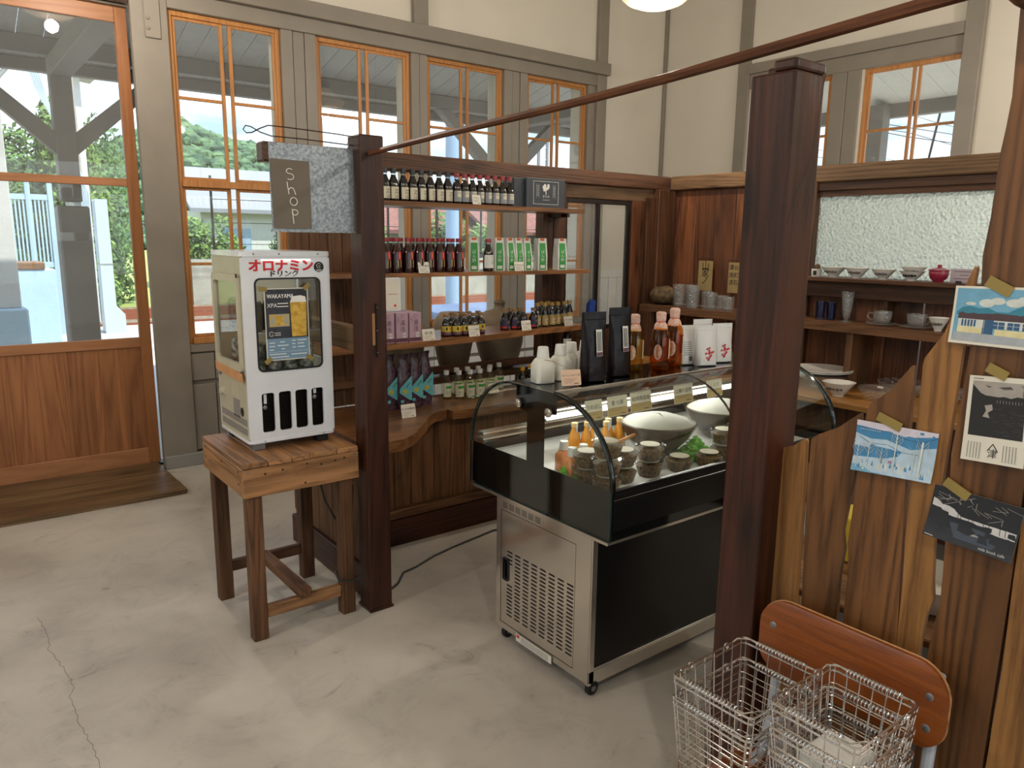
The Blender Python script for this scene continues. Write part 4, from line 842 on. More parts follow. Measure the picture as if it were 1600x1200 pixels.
tag(box(1.53, 1.64, .30, .447, 0.0, 2.3).build('end_post', 'picket_wood', smooth=0, bevel=.008), 'natural-edged upright at the right picture edge behind the tall plank', 'post')
tag(box(1.40, 1.487, .25, .545, 1.975, 2.16).build('cross_block', 'picket_wood', smooth=0, bevel=.01), 'end of a heavy wooden cross beam at the top right picture corner', 'beam')
# things glimpsed through the gaps
t_ = thing('storage_cabinet', 'grey storage cabinet glimpsed through the gaps of the plank fence', 'cabinet', (2.2, .75, 0))
box(2.0, 2.45, .50, 1.30, .05, .85).build('body', 'grey_paint', t_, smooth=0, bevel=.01); box(1.98, 2.47, .48, 1.32, .85, .875).build('worktop', 'dark_brown_y', t_, smooth=0)
tag(box(1.85, 1.97, .93, 1.0, .77, .89).build('yellow_box', 'yellow_print', smooth=0, bevel=.004), 'small yellow box glimpsed between the second and third fence planks', 'box')
sh_ = box(1.62, 1.98, .55, 1.12, .745, .765).build('side_shelf', 'stool_wood_y', smooth=0, bevel=.004); tag(sh_, 'light wooden side shelf behind the plank fence', 'shelf')
for y in (.58, 1.06): box(1.68, 1.72, y, y+.04, 0, .745).build('leg', 'stool_wood_z', sh_, smooth=0); box(1.90, 1.94, y, y+.04, 0, .745).build('leg', 'stool_wood_z', sh_, smooth=0)
t_ = thing('enamel_basin', 'pale oval basin seen through the fence behind the fourth plank', 'basin', (1.80, .73, .765))
MB().loft([(0, .07, .10, 2), (.01, .09, .12, 2), (.07, .11, .15, 2), (.072, .105, .145, 2), (.02, .08, .11, 2)], (1.80, .73, .765), 24).build('bowl', 'porcelain', t_, smooth=.8)
# ================================================================== STOOL
st = thing('workshop_stool', 'square worn wooden stool carrying the drinks cooler', 'stool', (1.11, 3.04, 0))
X0, X1, Y0, Y1, ZT = .865, 1.345, 2.785, 3.315, .75
bs = [X0+.0, .965, 1.06, 1.15, 1.25, X1]
for a, b_ in zip(bs, bs[1:]): box(a+.001, b_-.001, Y0+.0, Y1, ZT-.022, ZT).build('top_board', 'stool_wood_y', st, smooth=0, bevel=.003)
box(X0, X1, Y0, Y0+.022, ZT-.138, ZT-.023).build('apron', 'stool_wood_x', st, smooth=0, bevel=.003); box(X0, X1, Y1-.022, Y1, ZT-.138, ZT-.023).build('apron', 'stool_wood_x', st, smooth=0, bevel=.003)
box(X0, X0+.022, Y0+.023, Y1-.023, ZT-.138, ZT-.023).build('apron', 'stool_wood_y', st, smooth=0, bevel=.003); box(X1-.022, X1, Y0+.023, Y1-.023, ZT-.138, ZT-.023).build('apron', 'stool_wood_y', st, smooth=0, bevel=.003)
for x in (.882, 1.265):
    for y in (2.808, 3.245): box(x, x+.06, y, y+.052, 0, ZT-.023).build('leg', 'leg_wood_z', st, smooth=0, bevel=.004)
box(.942, 1.265, 2.818, 2.85, .085, .135).build('stretcher', 'stool_wood_x', st, smooth=0, bevel=.004); box(.942, 1.265, 3.262, 3.29, .12, .17).build('stretcher', 'leg_wood_x', st, smooth=0, bevel=.004)
MB().prism([(1.075, 2.80), (1.125, 2.80), (1.115, 3.29), (1.07, 3.29)], .137, .172).build('stretcher', 'leg_wood_y', st, smooth=0, bevel=.004)
for x, z in ((.885, .715), (.885, .66), (1.325, .72), (1.325, .68), (.95, .70), (1.02, .705), (1.12, .712), (1.18, .70), (1.24, .705), (1.11, .635), (1.28, .71)):
    MB().lathe([(.004, 0), (.004, .0015), (0, .002)], seg=8).xf(Matrix.Translation((x, Y0, z)) @ Matrix.Rotation(pi/2, 4, 'X')).build('nail', 'screw_steel' if x in (.885, 1.325) else 'dark_iron', st)
for y, z in ((2.84, .71), (2.84, .66), (3.05, .70), (3.27, .715), (3.27, .67)):
    MB().lathe([(.004, 0), (.004, .0015), (0, .002)], seg=8).xf(Matrix.Translation((X0, y, z)) @ Matrix.Rotation(-pi/2, 4, 'Y')).build('nail', 'dark_iron', st)

# ================================================================== DRINKS COOLER
ck = thing('drinks_cooler', 'small white retro tabletop drinks cooler with red lettering on the stool', 'cooler', (1.12, 3.1, .75))
FX0, FX1, FY0, FY1, FZ0, FZ1 = .945, 1.305, 2.925, 3.295, .785, 1.545
E_ = .012
front = rrect(FX0, FX1, FZ0+E_, FZ1-.02, .012, 3)
win = rrect(FX0+.050, FX1-.045, 1.075, 1.440, .022, 5)[::-1]
sl_ = [rrect(a, a+.052, .826, .986, .010, 3)[::-1] for a in (FX0+.055, FX0+.125, FX0+.194, FX0+.263)]
MB().plate(front, [win]+sl_, .010, FY0+.005).build('front_panel', 'white_enamel', ck, smooth=.5, bevel=.0015)
rm = MB(); o1 = rrect(FX0+.047, FX1-.042, 1.072, 1.443, .024, 5); rm.plate(o1, [rrect(FX0+.054, FX1-.049, 1.079, 1.436, .019, 5)[::-1]], .004, FY0-.001).build('window_gasket', 'black_plastic', ck, smooth=0)
box(FX0+.05, FX1-.045, FY0+.011, FY0+.014, 1.07, 1.445).build('window_pane', 'case_glass', ck, smooth=0)
# shell: back, right side, top, bottom
b_ = MB(); b_.box(FX0, FX1, FY1-.01, FY1, FZ0+E_, FZ1-.02).box(FX1-.01, FX1, FY0+.010, FY1-.01, FZ0+E_, 1.10).box(FX1-.01, FX1, FY0+.010, FY1-.01, 1.43, FZ1-.02).box(FX1-.01, FX1, FY0+.010, FY0+.035, 1.10, 1.43).box(FX1-.01, FX1, FY1-.04, FY1-.01, 1.10, 1.43)
b_.build('shell', 'white_enamel', ck, smooth=0, bevel=.004)
# left side: frame with a service window, lower cream panel
side = rrect(FY0+.010, FY1-.010, 1.06, FZ1-.02, .004, 2); hole = rrect(FY0+.035, FY1-.035, 1.10, 1.43, .02, 4)[::-1]
MB().plate(side, [hole], .010, FX0+.005, 'x').build('side_frame', 'cream_enamel', ck, smooth=0)
MB().plate(rrect(FY0+.016, FY1-.025, 1.075, 1.455, .02, 4), [rrect(FY0+.040, FY1-.05, 1.105, 1.425, .018, 4)[::-1]], .012, FX0-.007, 'x').build('side_door', 'cream_enamel', ck, smooth=0, bevel=.002)
box(FX0-.003, FX0-.001, FY0+.035, FY1-.04, 1.10, 1.43).build('side_pane', 'case_glass', ck, smooth=0)
box(FX1-.006, FX1-.004, FY0+.035, FY1-.04, 1.10, 1.43).build('side_pane', 'case_glass', ck, smooth=0)  # unseen window on the far side, added to let light into the cooler
box(FX0, FX0+.01, FY0+.010, FY1-.010, FZ0+E_, 1.06).build('side_panel', 'cream_enamel', ck, smooth=0)
tp = MB(); tp.prism(rrect(FX0-.004, FX1+.004, FY0-.004, FY1+.004, .02, 4), FZ1-.02, FZ1).build('lid', 'white_enamel', ck, smooth=.5, bevel=.003)
MB().prism(rrect(FX0-.003, FX1+.003, FY0-.003, FY1+.003, .02, 4), FZ0, FZ0+E_).build('base_rim', 'white_enamel', ck, smooth=.5, bevel=.002)
for x in (FX0+.05, (FX0+FX1)/2-.03, FX1-.05): MB().ball((x, FY0-.004, FZ1-.010), .004, u=8, w=5).build('rivet', 'screw_steel', ck)
for x in (FX0+.06, FX1-.05): MB().ball((x, FY0-.004, FZ0+.006), .003, u=8, w=5).build('rivet', 'screw_steel', ck)
for x in (FX0+.02, FX1-.07):
    for y in (FY0+.02, FY1-.07): box(x, x+.05, y, y+.05, .75, FZ0).build('foot', 'screw_steel' if x < 1 and y < 3 else 'rubber', ck, smooth=0, bevel=.004)
# finned condenser behind the slots, pipes
fn_ = MB(); fn_.box(FX0+.02, FX1-.02, FY0+.05, FY0+.055, .80, 1.03)
fn_.build('condenser_back', 'black_plastic', ck, smooth=0); fb = MB()
for k in range(28): fb.box(FX0+.045, FX1-.03, FY0+.022, FY0+.045, .815+k*.0062, .8170+k*.0062)
tag(fb.build('condenser_fins', 'dark_iron', ck, smooth=0), kind='stuff')
for x in (FX0+.073, FX0+.283):
    MB().lathe([(0, 0), (.009, 0), (.009, .004), (.004, .005), (0, .005)], seg=12).xf(Matrix.Translation((x, FY0+.020, .925+.02*(x > 1.2))) @ Matrix.Rotation(pi/2, 4, 'X')).build('screw', 'screw_steel', ck)
    box(x-.004, x+.008, FY0+.018, FY0+.020, .94+.02*(x > 1.2), .98).build('clip', 'white_enamel', ck, smooth=0)
# inside: lining, wire shelves
li = MB(); li.box(FX0+.012, FX1-.012, FY1-.03, FY1-.011, 1.055, 1.52).box(FX0+.012, FX1-.012, FY0+.02, FY1-.03, 1.05, 1.06)
li.build('lining', 'cream_enamel', ck, smooth=0)
ws = MB()
for k in range(16): ws.tube([(FX0+.025+k*.02, FY0+.02, 1.225), (FX0+.025+k*.02, FY1-.035, 1.225)], .0012, 4)
for y in (FY0+.02, FY0+.15, FY1-.035): ws.tube([(FX0+.012, y, 1.223), (FX1-.02, y, 1.223)], .002, 5)
tag(ws.build('wire_shelf', 'screw_steel', ck), None)
lc = bpy.data.lights.new('cooler_fill_light', 'AREA'); lc.size = .2; lc.energy = .45; lc.color = (1, .95, .85)  # unseen lamp added under the lid to brighten the cans
lo_ = bpy.data.objects.new('cooler_fill_light', lc); COL.objects.link(lo_); lo_.location = ((FX0+FX1)/2, FY0+.09, 1.515)
# lettering
lt = MB()
for dx_ in (-.0022, 0, .0022):
    for dz_ in (-.0016, .0016): lt.text('オロナミン', .050, FX0+.160+dx_, 1.487+dz_, FY0-.0012-.03*dx_-.05*dz_, sx=1.06)
lt.build('red_lettering', 'ink_red', ck, smooth=0)
lt = MB(); [lt.text('ドリンク', .027, FX0+.168+dx_, 1.457+dx_*.5, FY0-.0012-.06*dx_, sx=1.15) for dx_ in (-.0012, 0, .0012)]; lt.build('black_lettering', 'ink', ck, smooth=0)
def disc(cx_, cz_, r, y, m, parent, name='sticker', plane='y'):
    mb = MB(); p = [(cx_+r*cos(2*pi*i/24), cz_+r*sin(2*pi*i/24)) for i in range(24)]; mb.prism(p, y-.0008, y+.0006, plane); return mb.build(name, m, parent, smooth=0)
sk = disc(FX1-.046, 1.483, .021, FY0-.0006, 'ink', ck, 'round_sticker')
s_ = MB(); s_.tube([(FX1-.046+.009*cos(a), FY0-.0016, 1.488+.009*sin(a)) for a in [radians(30+k*30) for k in range(11)]]+[(FX1-.048, FY0-.0016, 1.489)], .0008, 4)
for k in range(2): s_.box(FX1-.057, FX1-.035, FY0-.0022, FY0-.0014, 1.471-.005*k, 1.4728-.005*k)
s_.build('emblem', 'ink_white', sk, smooth=0)
# side details
MB().prism([(FY0+.005, 1.035), (FY1-.02, 1.045), (FY1-.015, 1.082), (FY0+.010, 1.072)], FX0-.0135, FX0-.013, 'x').build('orange_tape', 'tape_orange', ck, smooth=0)
kn = MB().lathe([(.022, 0), (.022, .004), (.016, .006), (.014, .018), (0, .02)], seg=16).xf(Matrix.Translation((FX0, FY1-.07, .955)) @ Matrix.Rotation(-pi/2, 4, 'Y')).build('thermostat_knob', 'cream_enamel', ck)
disc(FY0+.075, .905, .019, FX0-.0006, 'ink', ck, 'round_sticker', 'x')
box(FX0-.001, FX0, FY0+.10, FY0+.18, .875, .95).build('rating_plate', 'grey_paint', ck, smooth=0); box(FX0-.001, FX0, FY0+.10, FY0+.19, .96, 1.02).build('rating_plate', 'cream_enamel', ck, smooth=0)
vt = MB()
for r_ in range(2):
    for k in range(26): vt.box(FX0-.001, FX0+.0005, FY0+.022+k*.0125, FY0+.030+k*.0125, .815+.038*r_, .843+.038*r_)
tag(vt.build('vent_slots', 'grey_paint', ck, smooth=0), kind='stuff')
MB().ball((FX0-.004, FY1-.04, 1.03), .008, u=8, w=5).build('latch', 'screw_steel', ck); box(FX0-.016, FX0-.012, FY0+.012, FY0+.022, 1.445, 1.46).build('hinge', 'dark_iron', ck, smooth=0)
# cans inside
cn = None
def can_proto(m, label, loc):
    t_ = thing('drink_can', label, 'can', loc, group='cans in the drinks cooler')
    MB().lathe([(.026, 0), (.032, .006), (.033, .012), (.033, .105), (.028, .118), (.0275, .121)], loc, 18).build('body', m, t_); MB().lathe([(.0275, .118), (.0275, .122), (.024, .1195), (0, .1195)], loc, 18, cap=False).build('top', 'screw_steel', t_)
    return t_
c1 = can_proto('can_silver', 'first drink can from the left in the bottom front row of the cooler', (FX0+.065, FY0+.065, 1.061))
for k in range(1, 4): dup(c1, (FX0+.065+.068*k, FY0+.065, 1.061), k, '%s drink can from the left in the bottom front row of the cooler' % ORD[k])
for j in range(1, 4): dup(c1, (FX0+.065, FY0+.065+.072*j, 1.061), j, '%s can from the front in the bottom row behind the cooler side window' % ORD[j])
c2 = can_proto('can_dark', 'first drink can from the left on the upper wire shelf of the cooler', (FX0+.065, FY0+.065, 1.228))
for k in range(1, 4): dup(c2, (FX0+.065+.068*k, FY0+.065, 1.228), k, '%s drink can from the left on the upper wire shelf of the cooler' % ORD[k])
for j in range(1, 4): dup(c2, (FX0+.065, FY0+.065+.072*j, 1.228), j, '%s can from the front on the upper shelf behind the cooler side window' % ORD[j])
# poster on the pane
po = thing('beer_poster', 'taped poster with a beer glass on the drinks cooler window', 'poster', (1.12, 2.92, 1.25))
plain('poster_dark', '#1f222c', 0.5, var=.4, vs=20, col2='#3a3a44'); plain('poster_blue', '#6f8fa6', 0.5); plain('beer', '#b88a1e', .5, vs=50, col2='#d8b24a'); plain('can_art', '#c9a030', .5, vs=80, col2='#8fa0a0')
px0, px1, pz0, pz1, py = FX0+.083, FX0+.262, 1.115, 1.402, FY0-.004
MB().box(px0, px1, py, py+.0008, pz0, pz1).build('sheet', 'paper', po, smooth=0)
q = MB(); q.box(px0+.004, px1-.004, py-.0006, py, pz0+.088, pz1-.004, 0); q.box(px0+.004, px1-.004, py-.0006, py, pz0+.004, pz0+.088, 1)
gx = px1-.042
q.prism([(gx-.030, 1.208), (gx+.030, 1.208), (gx+.034, 1.345), (gx-.034, 1.345)], py-.0010, py-.0006, 'y', 2)
q.prism([(gx-.034, 1.345), (gx+.034, 1.345), (gx+.030, 1.366), (gx+.01, 1.372), (gx-.025, 1.368)], py-.0010, py-.0006, 'y', 3)
q.box(px0+.016, px0+.098, py-.0010, py-.0006, 1.250, 1.300, 4); q.prism([(px0+.044, 1.256), (px0+.072, 1.256), (px0+.075, 1.294), (px0+.041, 1.294)], py-.0014, py-.001, 'y', 2)
q.text('WAKAYAMA', .023, px0+.064, 1.370, py-.0014, 3, sx=.82); q.text('WAKAYAMA', .023, px0+.0648, 1.3703, py-.0016, 3, sx=.82); q.text('XPA', .023, px0+.030, 1.334, py-.0014, 3, sx=.95)
for k in range(2): q.box(px0+.052, px0+.095, py-.0014, py-.0008, 1.340-.012*k, 1.3435-.012*k, 3)
q.tube([(px0+.023+.009*cos(radians(a)), py-.0012, 1.222+.009*sin(radians(a))) for a in range(20, 340, 30)]+[(px0+.023, py-.0012, 1.221)], .0009, 4, 3)
for k in range(2): q.box(px0+.036, px0+.06, py-.0014, py-.0008, 1.224-.008*k, 1.2265-.008*k, 3)
for i, (a, b_, z) in enumerate([(.012, .035, .070), (.055, .075, .072), (.012, .035, .056), (.045, .09, .058), (.012, .03, .042), (.06, .075, .044), (.012, .08, .024), (.012, .09, .012), (.105, .12, .075), (.105, .118, .062), (.105, .12, .048), (.10, .165, .02), (.128, .166, .0755), (.128, .155, .0625), (.128, .158, .0485)]): q.box(px0+a, px0+b_, py-.0012, py-.0008, pz0+z, pz0+z+.0032, 3)
q.box(px0+.008, px1-.008, py-.0012, py-.0008, pz0+.034, pz0+.0348, 3)
q.build('print', ['poster_dark', 'poster_blue', 'beer', 'ink_white', 'can_art'], po, smooth=0)
for x, z, a in ((px0-.004, pz1-.002, .1), (px1-.004, pz1+.004, -.7), (px0+.006, pz0+.002, -.6), (px1-.002, pz0+.002, .6)):
    box(x-.016, x+.016, py-.0018, py-.0014, z-.009, z+.009, rot=Matrix.Rotation(a, 3, 'Y')).build('tape', 'tape_yellow', po, smooth=0)
# mains cable on the floor and flex behind the stool
tag(MB().tube([(1.36, 2.88, .55), (1.34, 2.87, .35), (1.325, 2.90, .20), (1.34, 2.84, .14), (1.36, 2.80, .17), (1.30, 2.79, .155), (1.245, 2.80, .17), (1.26, 2.87, .18), (1.34, 2.89, .16), (1.38, 3.05, .28), (1.39, 3.25, .36), (1.395, 3.40, .55)], .005, 6).build('twisted_flex', 'cable_black'), 'thin brown flex looped round the stool leg', 'cable')
tag(MB().tube([(1.50, 2.87, .006), (1.60, 2.93, .008), (1.68, 3.02, .006), (1.76, 3.04, .006), (1.90, 3.10, .006), (2.05, 3.14, .006), (2.2, 3.17, .006), (2.35, 3.20, .006), (2.55, 3.16, .006), (2.7, 2.9, .006)], .0055, 6).build('floor_cable', 'cable_black'), 'brown power cable lying across the floor behind the left post', 'cable')
# ================================================================== REFRIGERATED DISPLAY CASE
dc = thing('display_case', 'black and stainless refrigerated counter case with curved glass on castors', 'display case', (2.38, 2.05, 0))
CX0, CX1 = 1.70, 3.06
YF, YB = 1.745, 2.29
# stainless end panel with framed door and grille
ef = MB(); ef.plate(rrect(YF, YB, .05, .60, .004, 2), [rrect(1.822, 2.262, .075, .555, .003, 2)[::-1]], .012, CX0+.006, 'x').build('end_frame', 'stainless', dc, smooth=0, bevel=.001)
sl_ = []
for c in range(8):
    y1 = 2.222-c*.0508
    for r_ in range(18):
        z = .118+r_*.0158
        if c == 0 and 9 <= r_ <= 13: continue
        if c < 3 and r_ > 16 - 0: pass
        sl_.append(rrect(y1-.036, y1, z, z+.0072, .0034, 2)[::-1])
gd = MB().plate(rrect(1.825, 2.259, .078, .552, .002, 2), sl_+[rrect(2.215, 2.240, .272, .352, .006, 3)[::-1]], .004, CX0+.003, 'x').build('access_door', 'stainless', dc, smooth=0)
MB().plate(rrect(2.208, 2.247, .264, .360, .009, 3), [rrect(2.215, 2.240, .272, .352, .006, 3)[::-1]], .005, CX0-.001, 'x').build('recessed_handle', 'black_plastic', gd, smooth=0)
box(CX0+.03, CX0+.035, 1.80, 2.27, .06, .56).build('inner_panel', 'black_plastic', dc, smooth=0)
# carcass
cb = MB(); cb.box(CX0+.012, CX1-.05, YB-.01, YB, .05, .60).box(CX1-.06, CX1-.05, YF+.01, YB-.01, .05, .60).box(CX0+.04, CX1-.06, YF+.012, YB-.01, .05, .06)
cb.build('carcass', 'stainless', dc, smooth=0)
box(CX0+.002, CX0+.030, YF-.004, YF+.012, .05, .60).build('corner_trim', 'stainless', dc, smooth=0, bevel=.003)
box(CX0+.030, CX1-.05, YF+.002, YF+.012, .108, .60).build('front_panel', 'black_panel', dc, smooth=0)
box(CX0+.002, CX1-.05, YF-.004, YF+.014, .042, .100).build('bottom_rail', 'stainless', dc, smooth=0, bevel=.003); box(CX0+.03, CX1-.05, YF-.006, YF+.004, .100, .108).build('rail_lip', 'chrome', dc, smooth=0, bevel=.002)
for x in (CX0+.03, CX1-.12):
    for y in (YF-.012, YB-.06):
        w_ = MB().lathe([(0, -.011), (.022, -.011), (.027, -.007), (.027, .007), (.022, .011), (0, .011)], seg=18).xf(Matrix.Translation((x, y+.02, .027)) @ Matrix.Rotation(pi/2, 4, 'X')).build('castor', 'rubber', dc)
        MB().lathe([(0, -.0125), (.010, -.0125), (.011, .0125), (0, .0125)], seg=12).xf(Matrix.Translation((x, y+.02, .027)) @ Matrix.Rotation(pi/2, 4, 'X')).build('hub', 'screw_steel', w_)
        box(x-.012, x+.012, y+.004, y+.036, .040, .052).build('fork', 'dark_iron', w_, smooth=0)
# wide tank above
GY0, GY1, ZB, ZG, ZTOP = 1.655, 2.468, .612, .79, 1.075
box(CX0-.002, CX1, GY0+.015, GY1-.01, .598, ZB).build('underside_trim', 'stainless', dc, smooth=0, bevel=.002)
tk = MB(); tk.box(CX0+.006, CX1-.01, GY0+.012, GY0+.03, ZB, ZG-.01).box(CX0+.006, CX1-.01, GY1-.03, GY1-.012, ZB, ZG-.01).box(CX1-.03, CX1-.01, GY0+.03, GY1-.03, ZB, ZG-.01).box(CX0+.006, CX1-.01, GY0+.03, GY1-.03, ZB, ZB+.012)
tk.build('tank', 'black_gloss', dc, smooth=0)
box(CX0+.008, CX1-.012, GY0+.03, GY1-.03, ZB+.10, .745).build('deck', 'deck_white', dc, smooth=0)
for z0, z1, o in ((.752, .762, 0), (.770, .778, .004), (.786, .796, .0)): box(CX0+.006, CX1-.006, GY0-.002+o, GY0+.014, z0, z1).build('front_trim', 'black_panel', dc, smooth=0, bevel=.002)
box(CX0+.006, CX1-.006, GY0+.0, GY0+.012, ZB+.04, .785).build('front_fascia', 'black_panel', dc, smooth=0)
# glass profile
def arch(y0, y1, za, zt, n=12, ya=1.955, yb=2.20):
    p = [(ya-(ya-y0)*cos(pi/2*i/n), za+(zt-za)*sin(pi/2*i/n)) for i in range(n+1)]
    q = [(yb+(y1-yb)*sin(pi/2*i/n), za+(zt-za)*cos(pi/2*i/n)) for i in range(n+1)]
    return p+q
prof = arch(GY0, GY1, .795, ZTOP)
end = prof+[(GY1, ZB+.005), (GY0, ZB+.005)]
for x, nm in ((CX0-.008, 'end_glass'), (CX1, 'end_glass')):
    MB().prism(end, x, x+.008, 'x', 0, 1).build(nm, ['case_glass', 'teal_edge'], dc, smooth=.5)
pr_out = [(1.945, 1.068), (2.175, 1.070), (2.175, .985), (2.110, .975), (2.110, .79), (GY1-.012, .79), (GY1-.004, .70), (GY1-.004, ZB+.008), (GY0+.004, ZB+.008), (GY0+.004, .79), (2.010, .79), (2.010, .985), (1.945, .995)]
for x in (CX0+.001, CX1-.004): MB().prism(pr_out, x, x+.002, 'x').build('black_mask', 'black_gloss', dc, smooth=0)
for y, z in ((2.150, 1.005), (1.975, 1.000)):
    MB().lathe([(0, 0), (.017, 0), (.017, .008), (.013, .010), (0, .010)], seg=20).xf(Matrix.Translation((CX0-.008, y, z)) @ Matrix.Rotation(-pi/2, 4, 'Y')).build('glass_clamp', 'stainless', dc)
def sheet(p, x0, x1, th=.004):
    n = len(p); mb = MB()
    inn = []
    for i, a in enumerate(p):
        u = Vector(p[min(i+1, n-1)])-Vector(p[max(i-1, 0)]); u.normalize(); inn.append((a[0]+u.y*th, a[1]-u.x*th))
    return mb.prism(p+inn[::-1], x0, x1, 'x', 1, 0)
fp = arch(GY0, GY1, .795, ZTOP)[:13]
sheet([(a, b_) for a, b_ in fp], CX0+.002, 2.385).build('curved_front_glass', ['case_glass', 'teal_edge'], dc, smooth=1)
sheet([(a, b_) for a, b_ in fp], 2.389, CX1-.002).build('curved_front_glass', ['case_glass', 'teal_edge'], dc, smooth=1)
MB().tube([(2.387, a+.002, b_-.003) for a, b_ in fp], .0045, 6).build('glass_joint', 'dark_iron', dc)
# thick dark gasket following each arch
for x in (CX0+.004, CX1-.006):
    MB().tube([(x, a+.004, b_-.005) for a, b_ in fp], .0095, 8).build('arch_gasket', 'black_gloss', dc)
    MB().tube([(x, a-.004, b_-.005) for a, b_ in arch(GY0, GY1, .795, ZTOP)[13:]], .003, 6).build('arch_gasket', 'black_gloss', dc)
bk = arch(GY0, GY1, .795, ZTOP)[13:]
sheet(bk, CX0+.002, CX1-.002).build('rear_glass', ['case_glass', 'teal_edge'], dc, smooth=1)
# top deck with steel lips
box(CX0+.002, CX1-.002, 1.955, 2.21, ZTOP-.012, ZTOP).build('top_shelf', 'black_gloss', dc, smooth=0, bevel=.002)
box(CX0+.002, CX1-.002, 1.946, 1.960, ZTOP-.010, ZTOP+.006).build('top_lip', 'chrome', dc, smooth=0, bevel=.002); box(CX0+.002, CX1-.002, 1.950, 1.966, ZTOP-.030, ZTOP-.012).build('lower_lip', 'dark_iron', dc, smooth=0)
# light bar, rear runners
box(CX0+.10, CX1-.03, 2.14, 2.17, .925, .955).build('light_housing', 'stainless', dc, smooth=0, bevel=.003)
MB().box(CX0+.12, CX1-.05, 2.132, 2.139, .922, .940).build('light_tube', 'led_tube', dc, smooth=0)
for x in (CX0+.10, 2.38, CX1-.04): box(x, x+.012, 2.14, 2.17, .955, 1.063).build('light_hanger', 'stainless', dc, smooth=0)
for z in (.800, .823): box(CX0+.01, CX1-.012, 2.40, 2.445, z, z+.010).build('sliding_track', 'stainless', dc, smooth=0, bevel=.002)
ld = bpy.data.lights.new('case_light', 'AREA'); ld.shape = 'RECTANGLE'; ld.size = 1.1; ld.size_y = .02; ld.energy = 2.8; ld.color = (1, .98, .92)
lo = bpy.data.objects.new('case_light', ld); COL.objects.link(lo); lo.location = (2.35, 2.12, 1.03); lo.rotation_euler = (radians(-25), 0, 0)
# stickers
s_ = MB().box(CX0-.0012, CX0, 2.005, 2.255, .562, .594); s_.build('spec_sticker', 'stainless', dc, smooth=0)
s_ = MB()
for k in range(5):
    for j in range(6): s_.box(CX0-.0016, CX0-.0012, 2.25-.04*j-.032, 2.25-.04*j, .567+.0052*k, .5692+.0052*k)
tag(s_.build('sticker_print', 'ink', dc, smooth=0), kind='stuff')
sk = box(CX0-.0052, CX0-.0045, 1.935, 2.150, .040, .072).build('warning_sticker', 'paper', dc, smooth=0)
s_ = MB()
for k in range(4):
    for j in range(7): s_.box(CX0-.0058, CX0-.0052, 2.118-.024*j-.020, 2.118-.024*j, .046+.006*k, .0478+.006*k, 0)
s_.box(CX0-.0058, CX0-.0052, 2.128, 2.145, .056, .068, 1); s_.build('print', ['ink_grey', 'ink_red'], sk, smooth=0)

# ------------------------------------------------------------------ price cards
def price_card(x, y, z, w, h, txt, label, rz=0, tilt=-.22, paper='paper', group='price cards', lines=2, yellow=False):
    t_ = thing('price_card', label, 'price card', (x, y, z), group=group)
    mb = MB().prism([(-w/2+.003, 0), (w/2-.003, 0), (w/2, .003), (w/2, h-.003), (w/2-.003, h), (-w/2+.003, h), (-w/2, h-.003), (-w/2, .003)], 0, .0008, 'y')
    X = Matrix.Translation((x, y, z)) @ Matrix.Rotation(rz, 4, 'Z') @ Matrix.Rotation(tilt, 4, 'X')
    mb.xf(X).build('card', paper, t_, smooth=0)
    p = MB(); s = min(h*.26, w*.92/max(3, len(txt)))
    p.text(txt, s, 0, h*.64, -.0006)
    for k in range(lines): p.box(-w*.36, w*(.28-.12*k), -.0007, 0, h*(.40-.11*k), h*(.40-.11*k)+.0009)
    p.box(w*.14, w*.36, -.0007, 0, h*.10, h*.10+.0024)
    p.xf(X).build('print', 'ink', t_, smooth=0)
    if yellow: MB().box(-w/2+.002, w/2-.002, -.0005, 0, .002, h*.42).xf(X).build('yellow_strip', 'lab_gold', t_, smooth=0)
    MB().box(-.006, .006, -.003, .008, -.004, .004).xf(X).build('clip', 'clear_plastic', t_, smooth=0)
    return t_

# ------------------------------------------------------------------ bottles
def bottle(name, label, cat, prof, body, capm, cap, lab=None, labm='lab_cream', txt=None, ts=.012, txtm='ink', neck=None, group=None, arc_=75, seg=18, extra=None):
    """prof: (r,z) outline; cap: (r, z0, z1); lab: (z0, z1)"""
    t_ = thing(name, label, cat, (0, 0, 0), group=group)
    MB().lathe(prof, seg=seg).build('body', body, t_, smooth=.7)
    if neck: MB().lathe([(neck[0], neck[1]), (neck[0], neck[2])], seg=12).build('neck', 'neck_glass', t_)
    r, a, b_ = cap
    MB().lathe([(r, a), (r*1.02, a+(b_-a)*.1), (r*.98, b_-.001), (r*.9, b_), (0, b_)], seg=14).build('cap', capm, t_)
    if lab:
        R_ = max(p[0] for p in prof)+.0006; mb = MB()
        mb.lathe([(R_, lab[0]), (R_, lab[1])], seg=16, a0=-90-arc_, a1=-90+arc_, m=0)
        if txt:
            if isinstance(txt, list):
                for (s_, size, px_, pz_, v_) in txt: mb.text(s_, size, px_, pz_, m=1, vert=v_, wrap=R_+.0006)
            else: mb.text(txt, ts, 0, lab[1]-ts*.9, m=1, vert=True, wrap=R_+.0006)
        ms = [labm, txtm]
        if extra:
            for (z0, z1, aa, mat_) in extra:
                ms.append(mat_); mb.lathe([(R_+.0003, z0), (R_+.0003, z1)], seg=10, a0=-90+aa[0], a1=-90+aa[1], m=len(ms)-1)
        mb.build('label', ms, t_, smooth=.7, fix=False)
    return t_
def place_row(proto, spots, labfn, group=None, first=[True]):
    for i, (x, y, z, rz) in enumerate(spots):
        if i == 0: o = proto; o.location = (x, y, z); o.rotation_euler[2] = rz; o['label'] = labfn(i)
        else: o = dup(proto, (x, y, z), rz, labfn(i))
        if group: o['group'] = group
ZS1, ZS2, ZS3, ZCN, ZT_ = 1.7862, 1.4262, 1.0802, .7002, ZTOP+.0002
